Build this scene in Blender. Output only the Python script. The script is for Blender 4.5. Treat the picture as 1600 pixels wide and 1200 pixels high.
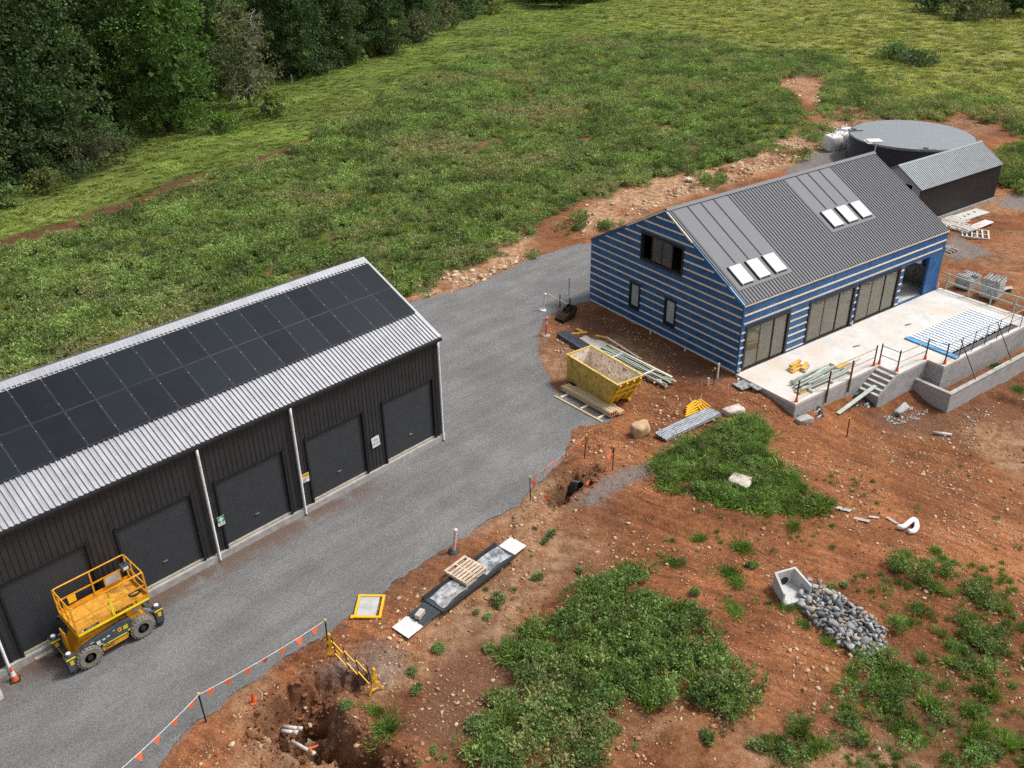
import bpy, bmesh, math, random
import numpy as np
from mathutils import Vector, Matrix
from mathutils.geometry import tessellate_polygon

for _o in list(bpy.data.objects):
    bpy.data.objects.remove(_o)
SC = bpy.context.scene
COL = SC.collection
R = math.radians
rng = np.random.default_rng(7)
random.seed(7)

# ------------------------------------------------------------------ camera
FPX, PITCH, ROLL, CH = 1424.85, 0.51315, -0.01558, 23.509
_F = np.array([0, math.cos(PITCH), -math.sin(PITCH)])
_R0 = np.array([1.0, 0, 0]); _U0 = np.array([0, math.sin(PITCH), math.cos(PITCH)])
_R = math.cos(ROLL) * _R0 + math.sin(ROLL) * _U0
_U = -math.sin(ROLL) * _R0 + math.cos(ROLL) * _U0
_O = np.array([0, 0, CH])
cam_d = bpy.data.cameras.new('camera'); cam = bpy.data.objects.new('camera', cam_d); COL.objects.link(cam)
cam.matrix_world = Matrix(((_R[0], _U[0], -_F[0], 0), (_R[1], _U[1], -_F[1], 0), (_R[2], _U[2], -_F[2], CH), (0, 0, 0, 1)))
cam_d.sensor_width = 36; cam_d.lens = 36 * FPX / 1600; cam_d.clip_end = 2000; cam_d.clip_start = .5
SC.camera = cam

# ------------------------------------------------------------------ sky, sun, exposure
SUN_DIR = Vector((0.72, 0.16, 1.12)).normalized()          # towards the sun
elev = math.asin(SUN_DIR.z); azim = math.atan2(SUN_DIR.x, SUN_DIR.y)
W = bpy.data.worlds.new('World'); SC.world = W; W.use_nodes = True
nt = W.node_tree; bg = nt.nodes['Background']
sky = nt.nodes.new('ShaderNodeTexSky'); sky.sky_type = 'NISHITA'; sky.sun_disc = False
sky.sun_elevation = elev; sky.sun_rotation = azim; sky.air_density = 1.0; sky.dust_density = 5.0; sky.ozone_density = 1.0
hs = nt.nodes.new('ShaderNodeHueSaturation'); hs.inputs['Saturation'].default_value = 0.35   # thin overcast
nt.links.new(sky.outputs[0], hs.inputs['Color']); nt.links.new(hs.outputs[0], bg.inputs[0])
bg.inputs[1].default_value = 0.13
sd = bpy.data.lights.new('sun', 'SUN'); sd.energy = 2.3; sd.angle = R(10); sd.color = (1.0, .965, .91)
sun = bpy.data.objects.new('sun', sd); COL.objects.link(sun); sun.rotation_euler = SUN_DIR.to_track_quat('Z', 'Y').to_euler()
SC.view_settings.view_transform = 'Standard'; SC.view_settings.look = 'None'
SC.view_settings.exposure = 0.30; SC.view_settings.gamma = 1.0
SC.render.engine = 'CYCLES'
SC.cycles.max_bounces = 6; SC.cycles.diffuse_bounces = 3; SC.cycles.glossy_bounces = 3; SC.cycles.transparent_max_bounces = 8
SC.cycles.use_denoising = False

# ------------------------------------------------------------------ site frames (metres)
HX, HY, HYAW, HW, HL, HE, HS_ = 11.909, 42.345, 0.6158, 12.087, 18.284, 4.04, 0.516    # house
SX, SY, SYAW, SE, SS_ = -3.235, 36.562, 0.7948, 5.397, 0.429                              # long shed
ha = np.array([math.cos(HYAW), math.sin(HYAW)]); hn = np.array([-math.sin(HYAW), math.cos(HYAW)])
sa = np.array([math.cos(SYAW), math.sin(SYAW)]); sn = np.array([-math.sin(SYAW), math.cos(SYAW)])
def Hw(u, v, w=0):
    p = np.array([HX, HY]) + ha * u + hn * v; return np.array([p[0], p[1], w])
def Sw(a, b, w=0):
    p = np.array([SX, SY]) + sa * a + sn * b; return np.array([p[0], p[1], w])

# ------------------------------------------------------------------ noise + terrain
_perm = np.random.default_rng(3).random((257, 257))
def vnoise(x, y):
    xi = np.floor(x).astype(int); yi = np.floor(y).astype(int); fx = x - xi; fy = y - yi
    fx = fx * fx * (3 - 2 * fx); fy = fy * fy * (3 - 2 * fy); a = xi & 255; b = yi & 255
    p = _perm
    return (p[a, b] * (1 - fx) + p[a + 1, b] * fx) * (1 - fy) + (p[a, b + 1] * (1 - fx) + p[a + 1, b + 1] * fx) * fy
def fbm(x, y, o=4):
    s = 0; am = .5
    for k in range(o):
        s = s + am * vnoise(x * 2 ** k + 17.3 * k, y * 2 ** k + 5.1 * k); am *= .5
    return s / (1 - .5 ** o)          # 0..1
def sstep(a, b, x):
    t = np.clip((x - a) / (b - a), 0, 1); return t * t * (3 - 2 * t)
def seg_dist(x, y, pts):
    d = np.full(np.shape(x), 1e9); tt = np.zeros(np.shape(x))
    for i in range(len(pts) - 1):
        ax, ay = pts[i]; bx, by = pts[i + 1]; dx, dy = bx - ax, by - ay
        t = np.clip(((x - ax) * dx + (y - ay) * dy) / (dx * dx + dy * dy), 0, 1)
        q = np.hypot(x - ax - t * dx, y - ay - t * dy); m = q < d
        d = np.where(m, q, d); tt = np.where(m, (i + t) / (len(pts) - 1), tt)
    return d, tt
def ray(px, py):
    return _F + _R * (px - 800) / FPX - _U * (py - 600) / FPX
def G0(px, py, z=0.0):
    d = ray(px, py); t = (z - CH) / d[2]; return _O + d * t
PIT = [G0(*p)[:2] for p in ((500, 1172), (450, 1150), (445, 1115), (490, 1090), (540, 1068))]
PIT2 = [G0(*p)[:2] for p in ((480, 1110), (512, 1150), (540, 1185), (575, 1200), (610, 1215))]
PIT3 = [G0(*p)[:2] for p in ((440, 1140), (395, 1138))]
TRENCH = [G0(*p)[:2] for p in ((868, 778), (895, 757), (922, 738))]
DITCH = [G0(*p, -1.9)[:2] for p in ((1555, 618), (1600, 632), (1660, 650))]
def T(x, y, fine=True):
    x = np.asarray(x, float); y = np.asarray(y, float)
    u = (x - HX) * ha[0] + (y - HY) * ha[1]; v = (x - HX) * hn[0] + (y - HY) * hn[1]
    z = -2.05 * sstep(0, 8, -v) * sstep(-6, 5, u)
    z = z + .9 * sstep(17, 22, u) * sstep(6, 2, -v) * sstep(0, 3, -v)
    far = sstep(62, 130, y)
    z = z + far * (fbm(x * .03, y * .03, 2) - .5) * 1.6
    if fine:
        for P_, dep, w0, w1 in ((PIT, 1.35, .42, .74), (PIT2, 1.0, .2, .62), (PIT3, .7, .2, .55), (TRENCH, 1.2, .26, .46), (DITCH, .35, .1, .7)):
            d, t = seg_dist(x, y, P_)
            d = d + (fbm(x * 2.2, y * 2.2, 4) - .5) * .8
            z = z - dep * sstep(w1, w0, d) * (.55 + .45 * sstep(1.0, .6, t))
        d, t = seg_dist(x, y, PIT2); z = z + .32 * sstep(1.9, .9, d) * sstep(.5, .8, d)
    return z
def G(px, py, dz=0.0):
    """point of the ground seen in direction (px, py) of the survey photo, lifted dz"""
    d = ray(px, py); z = 0.0
    for _ in range(14):
        t = (z + dz - CH) / d[2]; p = _O + d * t; z = float(T(p[0], p[1], False))
    return np.array([p[0], p[1], z + dz])
def inpoly(x, y, poly):
    x = np.asarray(x); y = np.asarray(y); c = np.zeros(x.shape, bool); n = len(poly)
    for i in range(n):
        x1, y1 = poly[i][:2]; x2, y2 = poly[(i + 1) % n][:2]
        m = ((y1 > y) != (y2 > y)) & (x < (x2 - x1) * (y - y1) / (y2 - y1 + 1e-12) + x1)
        c ^= m
    return c
def soft(x, y, poly, w):
    """1 inside poly, 0 outside, blurred over w metres"""
    d, _ = seg_dist(x, y, list(poly) + [poly[0]])
    s = np.where(inpoly(x, y, poly), d, -d)
    return sstep(-w, w, s)
def PX(*pts):
    return [tuple(G(*p)[:2]) for p in pts]

# ------------------------------------------------------------------ node helpers + materials
MATS = {}
def newmat(name):
    m = bpy.data.materials.new(name); m.use_nodes = True; n = m.node_tree
    return m, n, n.nodes['Principled BSDF']
def nd(n, t, **kw):
    x = n.nodes.new('ShaderNode' + t)
    for k, v in kw.items(): setattr(x, k, v)
    return x
def mixc(n, fac, a, b, blend='MIX'):
    m = nd(n, 'Mix', data_type='RGBA', blend_type=blend)
    for i, v in ((0, fac), (6, a), (7, b)):
        if isinstance(v, bpy.types.NodeSocket): n.links.new(v, m.inputs[i])
        elif isinstance(v, (int, float)): m.inputs[i].default_value = v if i == 0 else (v, v, v, 1)
        else: m.inputs[i].default_value = (*v[:3], 1)
    return m.outputs[2]
def math_(n, op, a, b=None, c=None, clamp=False):
    m = nd(n, 'Math', operation=op); m.use_clamp = clamp
    for i, v in enumerate((a, b, c)):
        if v is None: continue
        if isinstance(v, bpy.types.NodeSocket): n.links.new(v, m.inputs[i])
        else: m.inputs[i].default_value = v
    return m.outputs[0]
def noise(n, vec, scale, detail=4, rough=.6, out=0):
    x = nd(n, 'TexNoise'); x.inputs['Scale'].default_value = scale; x.inputs['Detail'].default_value = detail; x.inputs['Roughness'].default_value = rough
    if vec is not None: n.links.new(vec, x.inputs['Vector'])
    return x.outputs[out]
def ramp(n, fac, lo, hi):
    x = nd(n, 'MapRange', interpolation_type='SMOOTHSTEP'); n.links.new(fac, x.inputs[0])
    x.inputs[1].default_value = lo; x.inputs[2].default_value = hi
    return x.outputs[0]
def bump(n, h, strength, dist, bsdf):
    b = nd(n, 'Bump'); b.inputs['Strength'].default_value = strength; b.inputs['Distance'].default_value = dist
    n.links.new(h, b.inputs['Height']); n.links.new(b.outputs[0], bsdf.inputs['Normal'])
def objco(n):
    tc = nd(n, 'TexCoord'); oi = nd(n, 'ObjectInfo'); s = nd(n, 'VectorMath', operation='SCALE'); s.inputs[0].default_value = (31, 17, 23)
    n.links.new(oi.outputs['Random'], s.inputs['Scale'])
    a = nd(n, 'VectorMath', operation='ADD'); n.links.new(tc.outputs['Object'], a.inputs[0]); n.links.new(s.outputs[0], a.inputs[1])
    return a.outputs[0], oi.outputs['Random']
def mat(name, col, rough=.6, metal=0.0, var=.18, scale=3.0, dirt=None, damt=.35, bmp=.0, bscale=30., rnd=.0, stretch=None, spec=.5):
    """painted / metal / timber surface: base colour with worn variation, optional dirt in blotches"""
    if name in MATS: return MATS[name]
    m, n, b = newmat(name); co, rn = objco(n)
    if stretch:
        mp = nd(n, 'Mapping'); mp.inputs['Scale'].default_value = stretch; n.links.new(co, mp.inputs[0]); co = mp.outputs[0]
    f = noise(n, co, scale, 6)
    c = mixc(n, ramp(n, f, .3, .7), [x * (1 - var) for x in col], [min(1, x * (1 + var)) for x in col])
    if rnd:
        c = mixc(n, 1.0, c, mixc(n, rn, 1 - rnd, 1 + rnd), 'MULTIPLY')
    if dirt is not None:
        c = mixc(n, math_(n, 'MULTIPLY', ramp(n, noise(n, co, scale * 1.7, 8, .7), .5, .68), damt), c, dirt)
    n.links.new(c, b.inputs['Base Color'])
    r = math_(n, 'MULTIPLY_ADD', f, .25, rough - .12, clamp=True); n.links.new(r, b.inputs['Roughness'])
    b.inputs['Metallic'].default_value = metal; b.inputs['Specular IOR Level'].default_value = spec
    if bmp: bump(n, noise(n, co, bscale, 5), bmp, .01, b)
    MATS[name] = m; return m

# ------------------------------------------------------------------ mesh helpers
class MB:
    def __init__(s): s.v = []; s.f = []
    def add(s, v, f, M=None):
        k = len(s.v)
        if M is not None: v = [tuple(M @ Vector(p)) for p in v]
        s.v += [tuple(map(float, p)) for p in v]; s.f += [[i + k for i in q] for q in f]; return s
    def box(s, x0, x1, y0, y1, z0, z1, M=None, taper=None):
        v = [(x0, y0, z0), (x1, y0, z0), (x1, y1, z0), (x0, y1, z0), (x0, y0, z1), (x1, y0, z1), (x1, y1, z1), (x0, y1, z1)]
        if taper:
            cx, cy = (x0 + x1) / 2, (y0 + y1) / 2
            v = v[:4] + [(cx + (x - cx) * taper, cy + (y - cy) * taper, z) for x, y, z in v[4:]]
        return s.add(v, [(0, 3, 2, 1), (4, 5, 6, 7), (0, 1, 5, 4), (1, 2, 6, 5), (2, 3, 7, 6), (3, 0, 4, 7)], M)
    def beam(s, p, q, w, h, up=(0, 0, 1)):
        p, q = Vector(p), Vector(q); d = (q - p); L = d.length; d.normalize()
        up = Vector(up); r = d.cross(up)
        if r.length < 1e-4: r = d.cross(Vector((1, 0, 0)))
        r.normalize(); u = r.cross(d)
        M = Matrix(((d.x, r.x, u.x, p.x), (d.y, r.y, u.y, p.y), (d.z, r.z, u.z, p.z), (0, 0, 0, 1)))
        return s.box(0, L, -w / 2, w / 2, -h / 2, h / 2, M)
    def tube(s, pts, r, n=8, cap=True, r2=None):
        pts = [Vector(p) for p in pts]; k = len(s.v); m = len(pts)
        for i, p in enumerate(pts):
            d = (pts[min(i + 1, m - 1)] - pts[max(i - 1, 0)]).normalized()
            a = d.cross(Vector((0, 0, 1)))
            if a.length < .05: a = d.cross(Vector((1, 0, 0)))
            a.normalize(); b = a.cross(d)
            rr = r if r2 is None else r + (r2 - r) * i / (m - 1)
            for j in range(n):
                t = 2 * math.pi * j / n; q = p + a * math.cos(t) * rr + b * math.sin(t) * rr; s.v.append(tuple(q))
        for i in range(m - 1):
            for j in range(n):
                s.f.append([k + i * n + j, k + i * n + (j + 1) % n, k + (i + 1) * n + (j + 1) % n, k + (i + 1) * n + j])
        if cap:
            s.f.append([k + j for j in range(n)][::-1]); s.f.append([k + (m - 1) * n + j for j in range(n)])
        return s
    def lathe(s, prof, n=16, M=None, cap=True):
        k = len(s.v); v = []; f = []
        for (r, z) in prof:
            for j in range(n):
                t = 2 * math.pi * j / n; v.append((r * math.cos(t), r * math.sin(t), z))
        for i in range(len(prof) - 1):
            for j in range(n): f.append([i * n + j, i * n + (j + 1) % n, (i + 1) * n + (j + 1) % n, (i + 1) * n + j])
        if cap:
            f.append(list(range(n))[::-1]); f.append([(len(prof) - 1) * n + j for j in range(n)])
        return s.add(v, f, M)
    def prism(s, poly, a, b, M=None):
        """poly in (x, z), extruded along y from a to b"""
        n = len(poly); v = [(x, a, z) for x, z in poly] + [(x, b, z) for x, z in poly]
        f = [list(range(n)), list(range(n, 2 * n))[::-1]] + [[i, i + n, (i + 1) % n + n, (i + 1) % n] for i in range(n)]
        return s.add(v, f, M)
    def build(s, name, m, parent=None, smooth=False):
        me = bpy.data.meshes.new(name); me.from_pydata(s.v, [], s.f); me.validate()
        bm = bmesh.new(); bm.from_mesh(me); bmesh.ops.recalc_face_normals(bm, faces=bm.faces); bm.to_mesh(me); bm.free()
        if smooth: me.polygons.foreach_set('use_smooth', [True] * len(me.polygons))
        if m is not None: me.materials.append(m)
        return link(name, me, parent)
def link(name, me, parent=None):
    o = bpy.data.objects.new(name, me); COL.objects.link(o)
    if parent is not None: o.parent = parent
    return o
def mesh_np(name, v, quads, m, smooth=False):
    me = bpy.data.meshes.new(name); k = quads.shape[1]
    me.vertices.add(len(v)); me.vertices.foreach_set('co', np.ascontiguousarray(v, dtype=np.float32).ravel())
    me.loops.add(quads.size); me.loops.foreach_set('vertex_index', np.ascontiguousarray(quads, dtype=np.int32).ravel())
    me.polygons.add(len(quads)); me.polygons.foreach_set('loop_start', np.arange(0, quads.size, k, dtype=np.int32))
    me.update(calc_edges=True)
    if smooth: me.polygons.foreach_set('use_smooth', np.ones(len(quads), bool))
    if m is not None: me.materials.append(m)
    return me
def tag(o, label, cat=None, group=None, kind=None):
    if label: o['label'] = label
    if cat: o['category'] = cat
    if group: o['group'] = group
    if kind or cat: o['kind'] = kind or 'thing'
    return o
def thing(name, label, cat, loc=(0, 0, 0), rz=0.0, group=None):
    o = bpy.data.objects.new(name, None); COL.objects.link(o); o.empty_display_size = .2
    o.location = tuple(map(float, loc)); o.rotation_euler = (0, 0, rz); return tag(o, label, cat, group)
def copy_tree(o, parent=None):
    c = o.copy(); COL.objects.link(c); c.parent = parent
    for ch in list(o.children): copy_tree(ch, c)
    return c
def rot(o, x=0, y=0, z=0): o.rotation_euler = (x, y, z); return o
def at(o, p, rz=0.0): o.location = tuple(map(float, p)); o.rotation_euler = (0, 0, rz); return o
def lettering(txt, size, m, parent, M, name='lettering', bold=0.0):
    c = bpy.data.curves.new(name, 'FONT'); c.body = txt; c.size = size; c.align_x = 'CENTER'; c.align_y = 'CENTER'; c.extrude = .001; c.offset = bold
    c.resolution_u = 2; t = bpy.data.objects.new(name, c); COL.objects.link(t); dg = bpy.context.evaluated_depsgraph_get(); me = bpy.data.meshes.new_from_object(t.evaluated_get(dg))
    bpy.data.objects.remove(t); me.materials.clear(); me.materials.append(m); o = link(name, me, parent); o.matrix_local = M; return o
def frame(x, y, o):
    """matrix with local x along x, local y along y"""
    x, y = Vector(x).normalized(), Vector(y).normalized(); z = x.cross(y)
    return Matrix(((x.x, y.x, z.x, o[0]), (x.y, y.y, z.y, o[1]), (x.z, y.z, z.z, o[2]), (0, 0, 0, 1)))

# ================================================================== GROUND
road_px = [(-300, 1500), (150, 1300), (235, 1215), (262, 1185), (300, 1140), (345, 1100), (400, 1062), (445, 1030), (490, 1003), (545, 962), (600, 922),
           (640, 893), (690, 858), (735, 832), (790, 803), (815, 782), (838, 762), (862, 735), (880, 712), (888, 688), (893, 672), (905, 664), (935, 662), (955, 655),
           (940, 640), (905, 620), (872, 612), (860, 598), (852, 575), (843, 548), (842, 524), (850, 503), (872, 488), (900, 476), (921, 472), (1000, 480), (1000, 350),
           (925, 373), (880, 388), (825, 408), (780, 428), (735, 447), (690, 462), (655, 470), (632, 474)]
road_w = [tuple(G0(*p)[:2]) for p in road_px] + [tuple(Sw(.4, 6)[:2]), tuple(Sw(-.4, .6)[:2]), tuple(Sw(-24, .6)[:2]), tuple(Sw(-40, -2)[:2])]
def ragged(poly, step=.18, amp=.35, fr=.8, closed=False):
    out = []
    for i in range(len(poly) - (0 if closed else 1)):
        a = np.array(poly[i]); b = np.array(poly[(i + 1) % len(poly)]); L = np.linalg.norm(b - a); n = max(1, int(L / step))
        nn = np.array([-(b - a)[1], (b - a)[0]]) / max(L, 1e-6)
        for k in range(n):
            p = a + (b - a) * k / n
            d = (fbm(np.array(p[0] * fr), np.array(p[1] * fr), 5) - .5) * 2 * amp
            out.append(tuple(p + nn * float(d)))
    return out
field_px = [(-900, 640), (0, 600), (300, 505), (560, 405), (640, 462), (700, 430), (760, 398), (825, 362), (870, 335), (905, 318), (960, 300), (1010, 283), (1080, 268), (1130, 258), (1190, 235), (1240, 200), (1262, 180),
            (1230, 150), (1215, 132), (1235, 118), (1290, 120), (1330, 100), (1260, 80), (1180, 85), (1100, 60), (1000, 55), (880, 68), (760, 88), (700, 105), (640, 132), (590, 160), (540, 188), (470, 228), (370, 262), (200, 328), (60, 375), (0, 398), (-900, 700)]
field_w = PX(*field_px[:-1]) + [tuple(G0(-500, 480)[:2])]
field_w[0] = tuple(G0(-500, 760)[:2])
veg_w = PX(*[(-200, 480), (0, 388), (190, 322), (370, 258), (470, 224), (600, 150), (740, 92), (860, 70), (1000, 56), (1180, 86), (1330, 100), (1290, 122), (1330, 165), (1400, 187), (1470, 188), (1495, 168), (1548, 165), (1575, 190), (1600, 220), (1750, 225), (1750, 20), (1600, -15), (-100, -15), (-700, 100)])
veg_w[-3:] = [(260., 420.), (-380., 420.), (-300., 90.)]
pale_w = [PX((628, 470), (655, 440), (700, 425), (760, 395), (832, 368), (818, 405), (775, 428), (722, 452), (670, 468)),
          PX((870, 350), (930, 318), (1000, 284), (1060, 272), (1130, 258), (1200, 232), (1250, 200), (1300, 185), (1335, 205), (1290, 235), (1220, 265), (1130, 290), (1060, 312), (990, 345), (900, 372)),
          PX((1215, 132), (1250, 120), (1300, 135), (1370, 150), (1340, 170), (1270, 165)), PX((1470, 195), (1530, 165), (1560, 185), (1540, 215), (1490, 212)),
          PX((1460, 400), (1600, 370), (1600, 470), (1500, 480)), PX((960, 1130), (1060, 1100), (1090, 1140), (1080, 1200), (960, 1200))]
pale_a = [1., 1., .6, .35, .3, .35]
grav_w = [PX((880, 790), (925, 752), (965, 728), (1030, 712), (1030, 745), (985, 765), (935, 795)), PX((455, 1055), (520, 1020), (590, 985), (640, 1010), (650, 1060), (600, 1095), (560, 1060), (500, 1070)),
          PX((590, 1090), (640, 1120), (690, 1200), (650, 1200), (600, 1130)), PX((1225, 265), (1270, 238), (1325, 222), (1340, 300), (1300, 330), (1230, 300)), PX((1460, 395), (1490, 360), (1535, 385), (1560, 398), (1500, 410)),
          PX((1550, 320), (1575, 300), (1620, 306), (1620, 332), (1580, 328)), PX((870, 540), (890, 545), (900, 565), (880, 565)), PX((620, 960), (700, 960), (740, 1010), (660, 1010)), PX((1040, 590), (1120, 585), (1150, 600), (1080, 606)), PX((1290, 690), (1330, 660), (1350, 690), (1310, 705)), PX((1420, 650), (1500, 640), (1520, 660), (1440, 672))]
grav_a = [.85, .7, .45, 1., .9, .9, .8, .45, .55, .5, .5]
wet_w = [PX((905, 480), (1150, 588), (1120, 602), (1020, 570), (950, 530), (880, 500)), PX((860, 545), (930, 590), (900, 600), (860, 580)), PX((440, 1200), (400, 1140), (520, 1060), (600, 1200)), PX((700, 950), (800, 960), (860, 1060), (700, 1200), (640, 1150)), PX((1350, 640), (1480, 650), (1500, 690), (1380, 680)), PX((840, 790), (890, 750), (935, 730), (920, 765))]
strip_w = [tuple(G0(*p)[:2]) for p in ((-60, 405), (60, 362), (190, 322), (290, 285), (370, 262), (470, 226))]
def axis(bp):
    out = []
    for (a, b, s) in bp: out.append(np.arange(a, b - 1e-6, s))
    return np.concatenate(out + [np.array([bp[-1][1]])])
gx = axis([(-500, -120, 20), (-120, -60, 2), (-60, -22, .5), (-22, -10.5, .2), (-10.5, -3.5, .08), (-3.5, 1, .17), (1, 4.2, .1), (4.2, 34, .17), (34, 60, .4), (60, 120, 2), (120, 500, 20)])
gy = axis([(-120, 8, 8), (8, 16, .5), (16, 22.6, .08), (22.6, 31, .17), (31, 33.6, .1), (33.6, 60, .17), (60, 120, .5), (120, 220, 2), (220, 700, 20)])
Xg, Yg = np.meshgrid(gx, gy); Zg = T(Xg, Yg)
near = (Yg < 62) & (np.abs(Xg) < 62)
inroad = np.zeros(Xg.shape)
inroad[near] = soft(Xg[near], Yg[near], road_w, .5)
field = np.zeros(Xg.shape); mk = (Yg < 240) & (np.abs(Xg) < 160)
field[mk] = soft(Xg[mk] + (fbm(Xg[mk] * .5, Yg[mk] * .5, 3) - .5) * 4, Yg[mk] + (fbm(Xg[mk] * .5 + 50, Yg[mk] * .5, 3) - .5) * 4, field_w, 1.2)
def bareness(x, y): return sstep(.535, .66, .55 * fbm(x * .30, y * .30, 4) + .45 * fbm(x * 1.3 + 8, y * 1.3, 3) + .0)
lawn = soft(Xg, Yg, veg_w, 1.0) * (1 - field); field = field * (1 - .55 * bareness(Xg, Yg))
d_, _ = seg_dist(Xg, Yg, strip_w); bare = sstep(1.7, .7, d_ + (fbm(Xg * .35, Yg * .35, 4) - .5) * 2.6)
pale = np.zeros(Xg.shape); grav = np.zeros(Xg.shape); wet = np.zeros(Xg.shape)
mk = Yg < 130
for P_, a_ in zip(pale_w, pale_a): pale[mk] = np.maximum(pale[mk], a_ * soft(Xg[mk], Yg[mk], P_, .9))
for P_, a_ in zip(grav_w, grav_a): grav[mk] = np.maximum(grav[mk], a_ * soft(Xg[mk], Yg[mk], P_, .7))
for P_ in wet_w: wet[mk] = np.maximum(wet[mk], soft(Xg[mk], Yg[mk], P_, .8))
for P_ in (PIT, PIT2, TRENCH):
    d_, _ = seg_dist(Xg[mk], Yg[mk], P_); wet[mk] = np.maximum(wet[mk], .8 * sstep(1.1, .3, d_))
grav = np.maximum(grav, .75 * sstep(.25, .75, inroad)) 
thin_w = PX((1330, 905), (1450, 870), (1600, 890), (1640, 1210), (1170, 1210), (1180, 1130), (1330, 1070))
field[near] = np.maximum(field[near], .42 * soft(Xg[near], Yg[near], thin_w, 1.2) * sstep(.35, .6, fbm(Xg[near] * .5 + 3, Yg[near] * .5, 3)))
dry = sstep(60, 135, Yg) * sstep(5, 60, Xg + (fbm(Xg * .04, Yg * .04, 3) - .5) * 60)
dirtm = (1 - field) * (1 - lawn)
pale = pale * sstep(.22, .48, fbm(Xg * .45 + 21, Yg * .45, 4)); pale = np.maximum(pale, .55 * sstep(.60, .74, fbm(Xg * .16 + 71, Yg * .16, 4)))
wet = np.maximum(wet, .5 * sstep(.52, .66, fbm(Xg * .11 + 31, Yg * .11, 3)))
rough_z = (fbm(Xg * 1.1, Yg * 1.1, 5) - .5) * .34 * np.clip(dirtm + .3 * field, 0, 1) + (fbm(Xg * .28 + 9, Yg * .28, 3) - .5) * .22 * np.clip(dirtm, 0, 1)
Zg = Zg + np.where(inroad > .02, rough_z * (1 - sstep(.0, .5, inroad)) - .03 * sstep(.3, .8, inroad), rough_z)
# keep the soil below slabs and floors
uu = (Xg - HX) * ha[0] + (Yg - HY) * ha[1]; vv = (Xg - HX) * hn[0] + (Yg - HY) * hn[1]
aa = (Xg - SX) * sa[0] + (Yg - SY) * sa[1]; bb = (Xg - SX) * sn[0] + (Yg - SY) * sn[1]
under = ((uu > .1) & (uu < HL - .1) & (vv > .1) & (vv < HW - .1)) | ((aa > -25) & (aa < -.2) & (bb > .2) & (bb < 10))
Zg = np.where(under, np.minimum(Zg, -.08), Zg)
trough = (uu > 8.8) & (uu < 19) & (vv < -5.3) & (vv > -7.1)
Zg = np.where(trough, -1.5 + rough_z, Zg)
deckm = (uu > .2) & (uu < 18.5) & (vv < .2) & (vv > -3.7)
Zg = np.where(deckm, np.minimum(Zg, -.3), Zg)
nx_, ny_ = len(gx), len(gy)
idx = np.arange(nx_ * ny_).reshape(ny_, nx_)
quads = np.stack([idx[:-1, :-1], idx[:-1, 1:], idx[1:, 1:], idx[1:, :-1]], -1).reshape(-1, 4)

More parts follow.
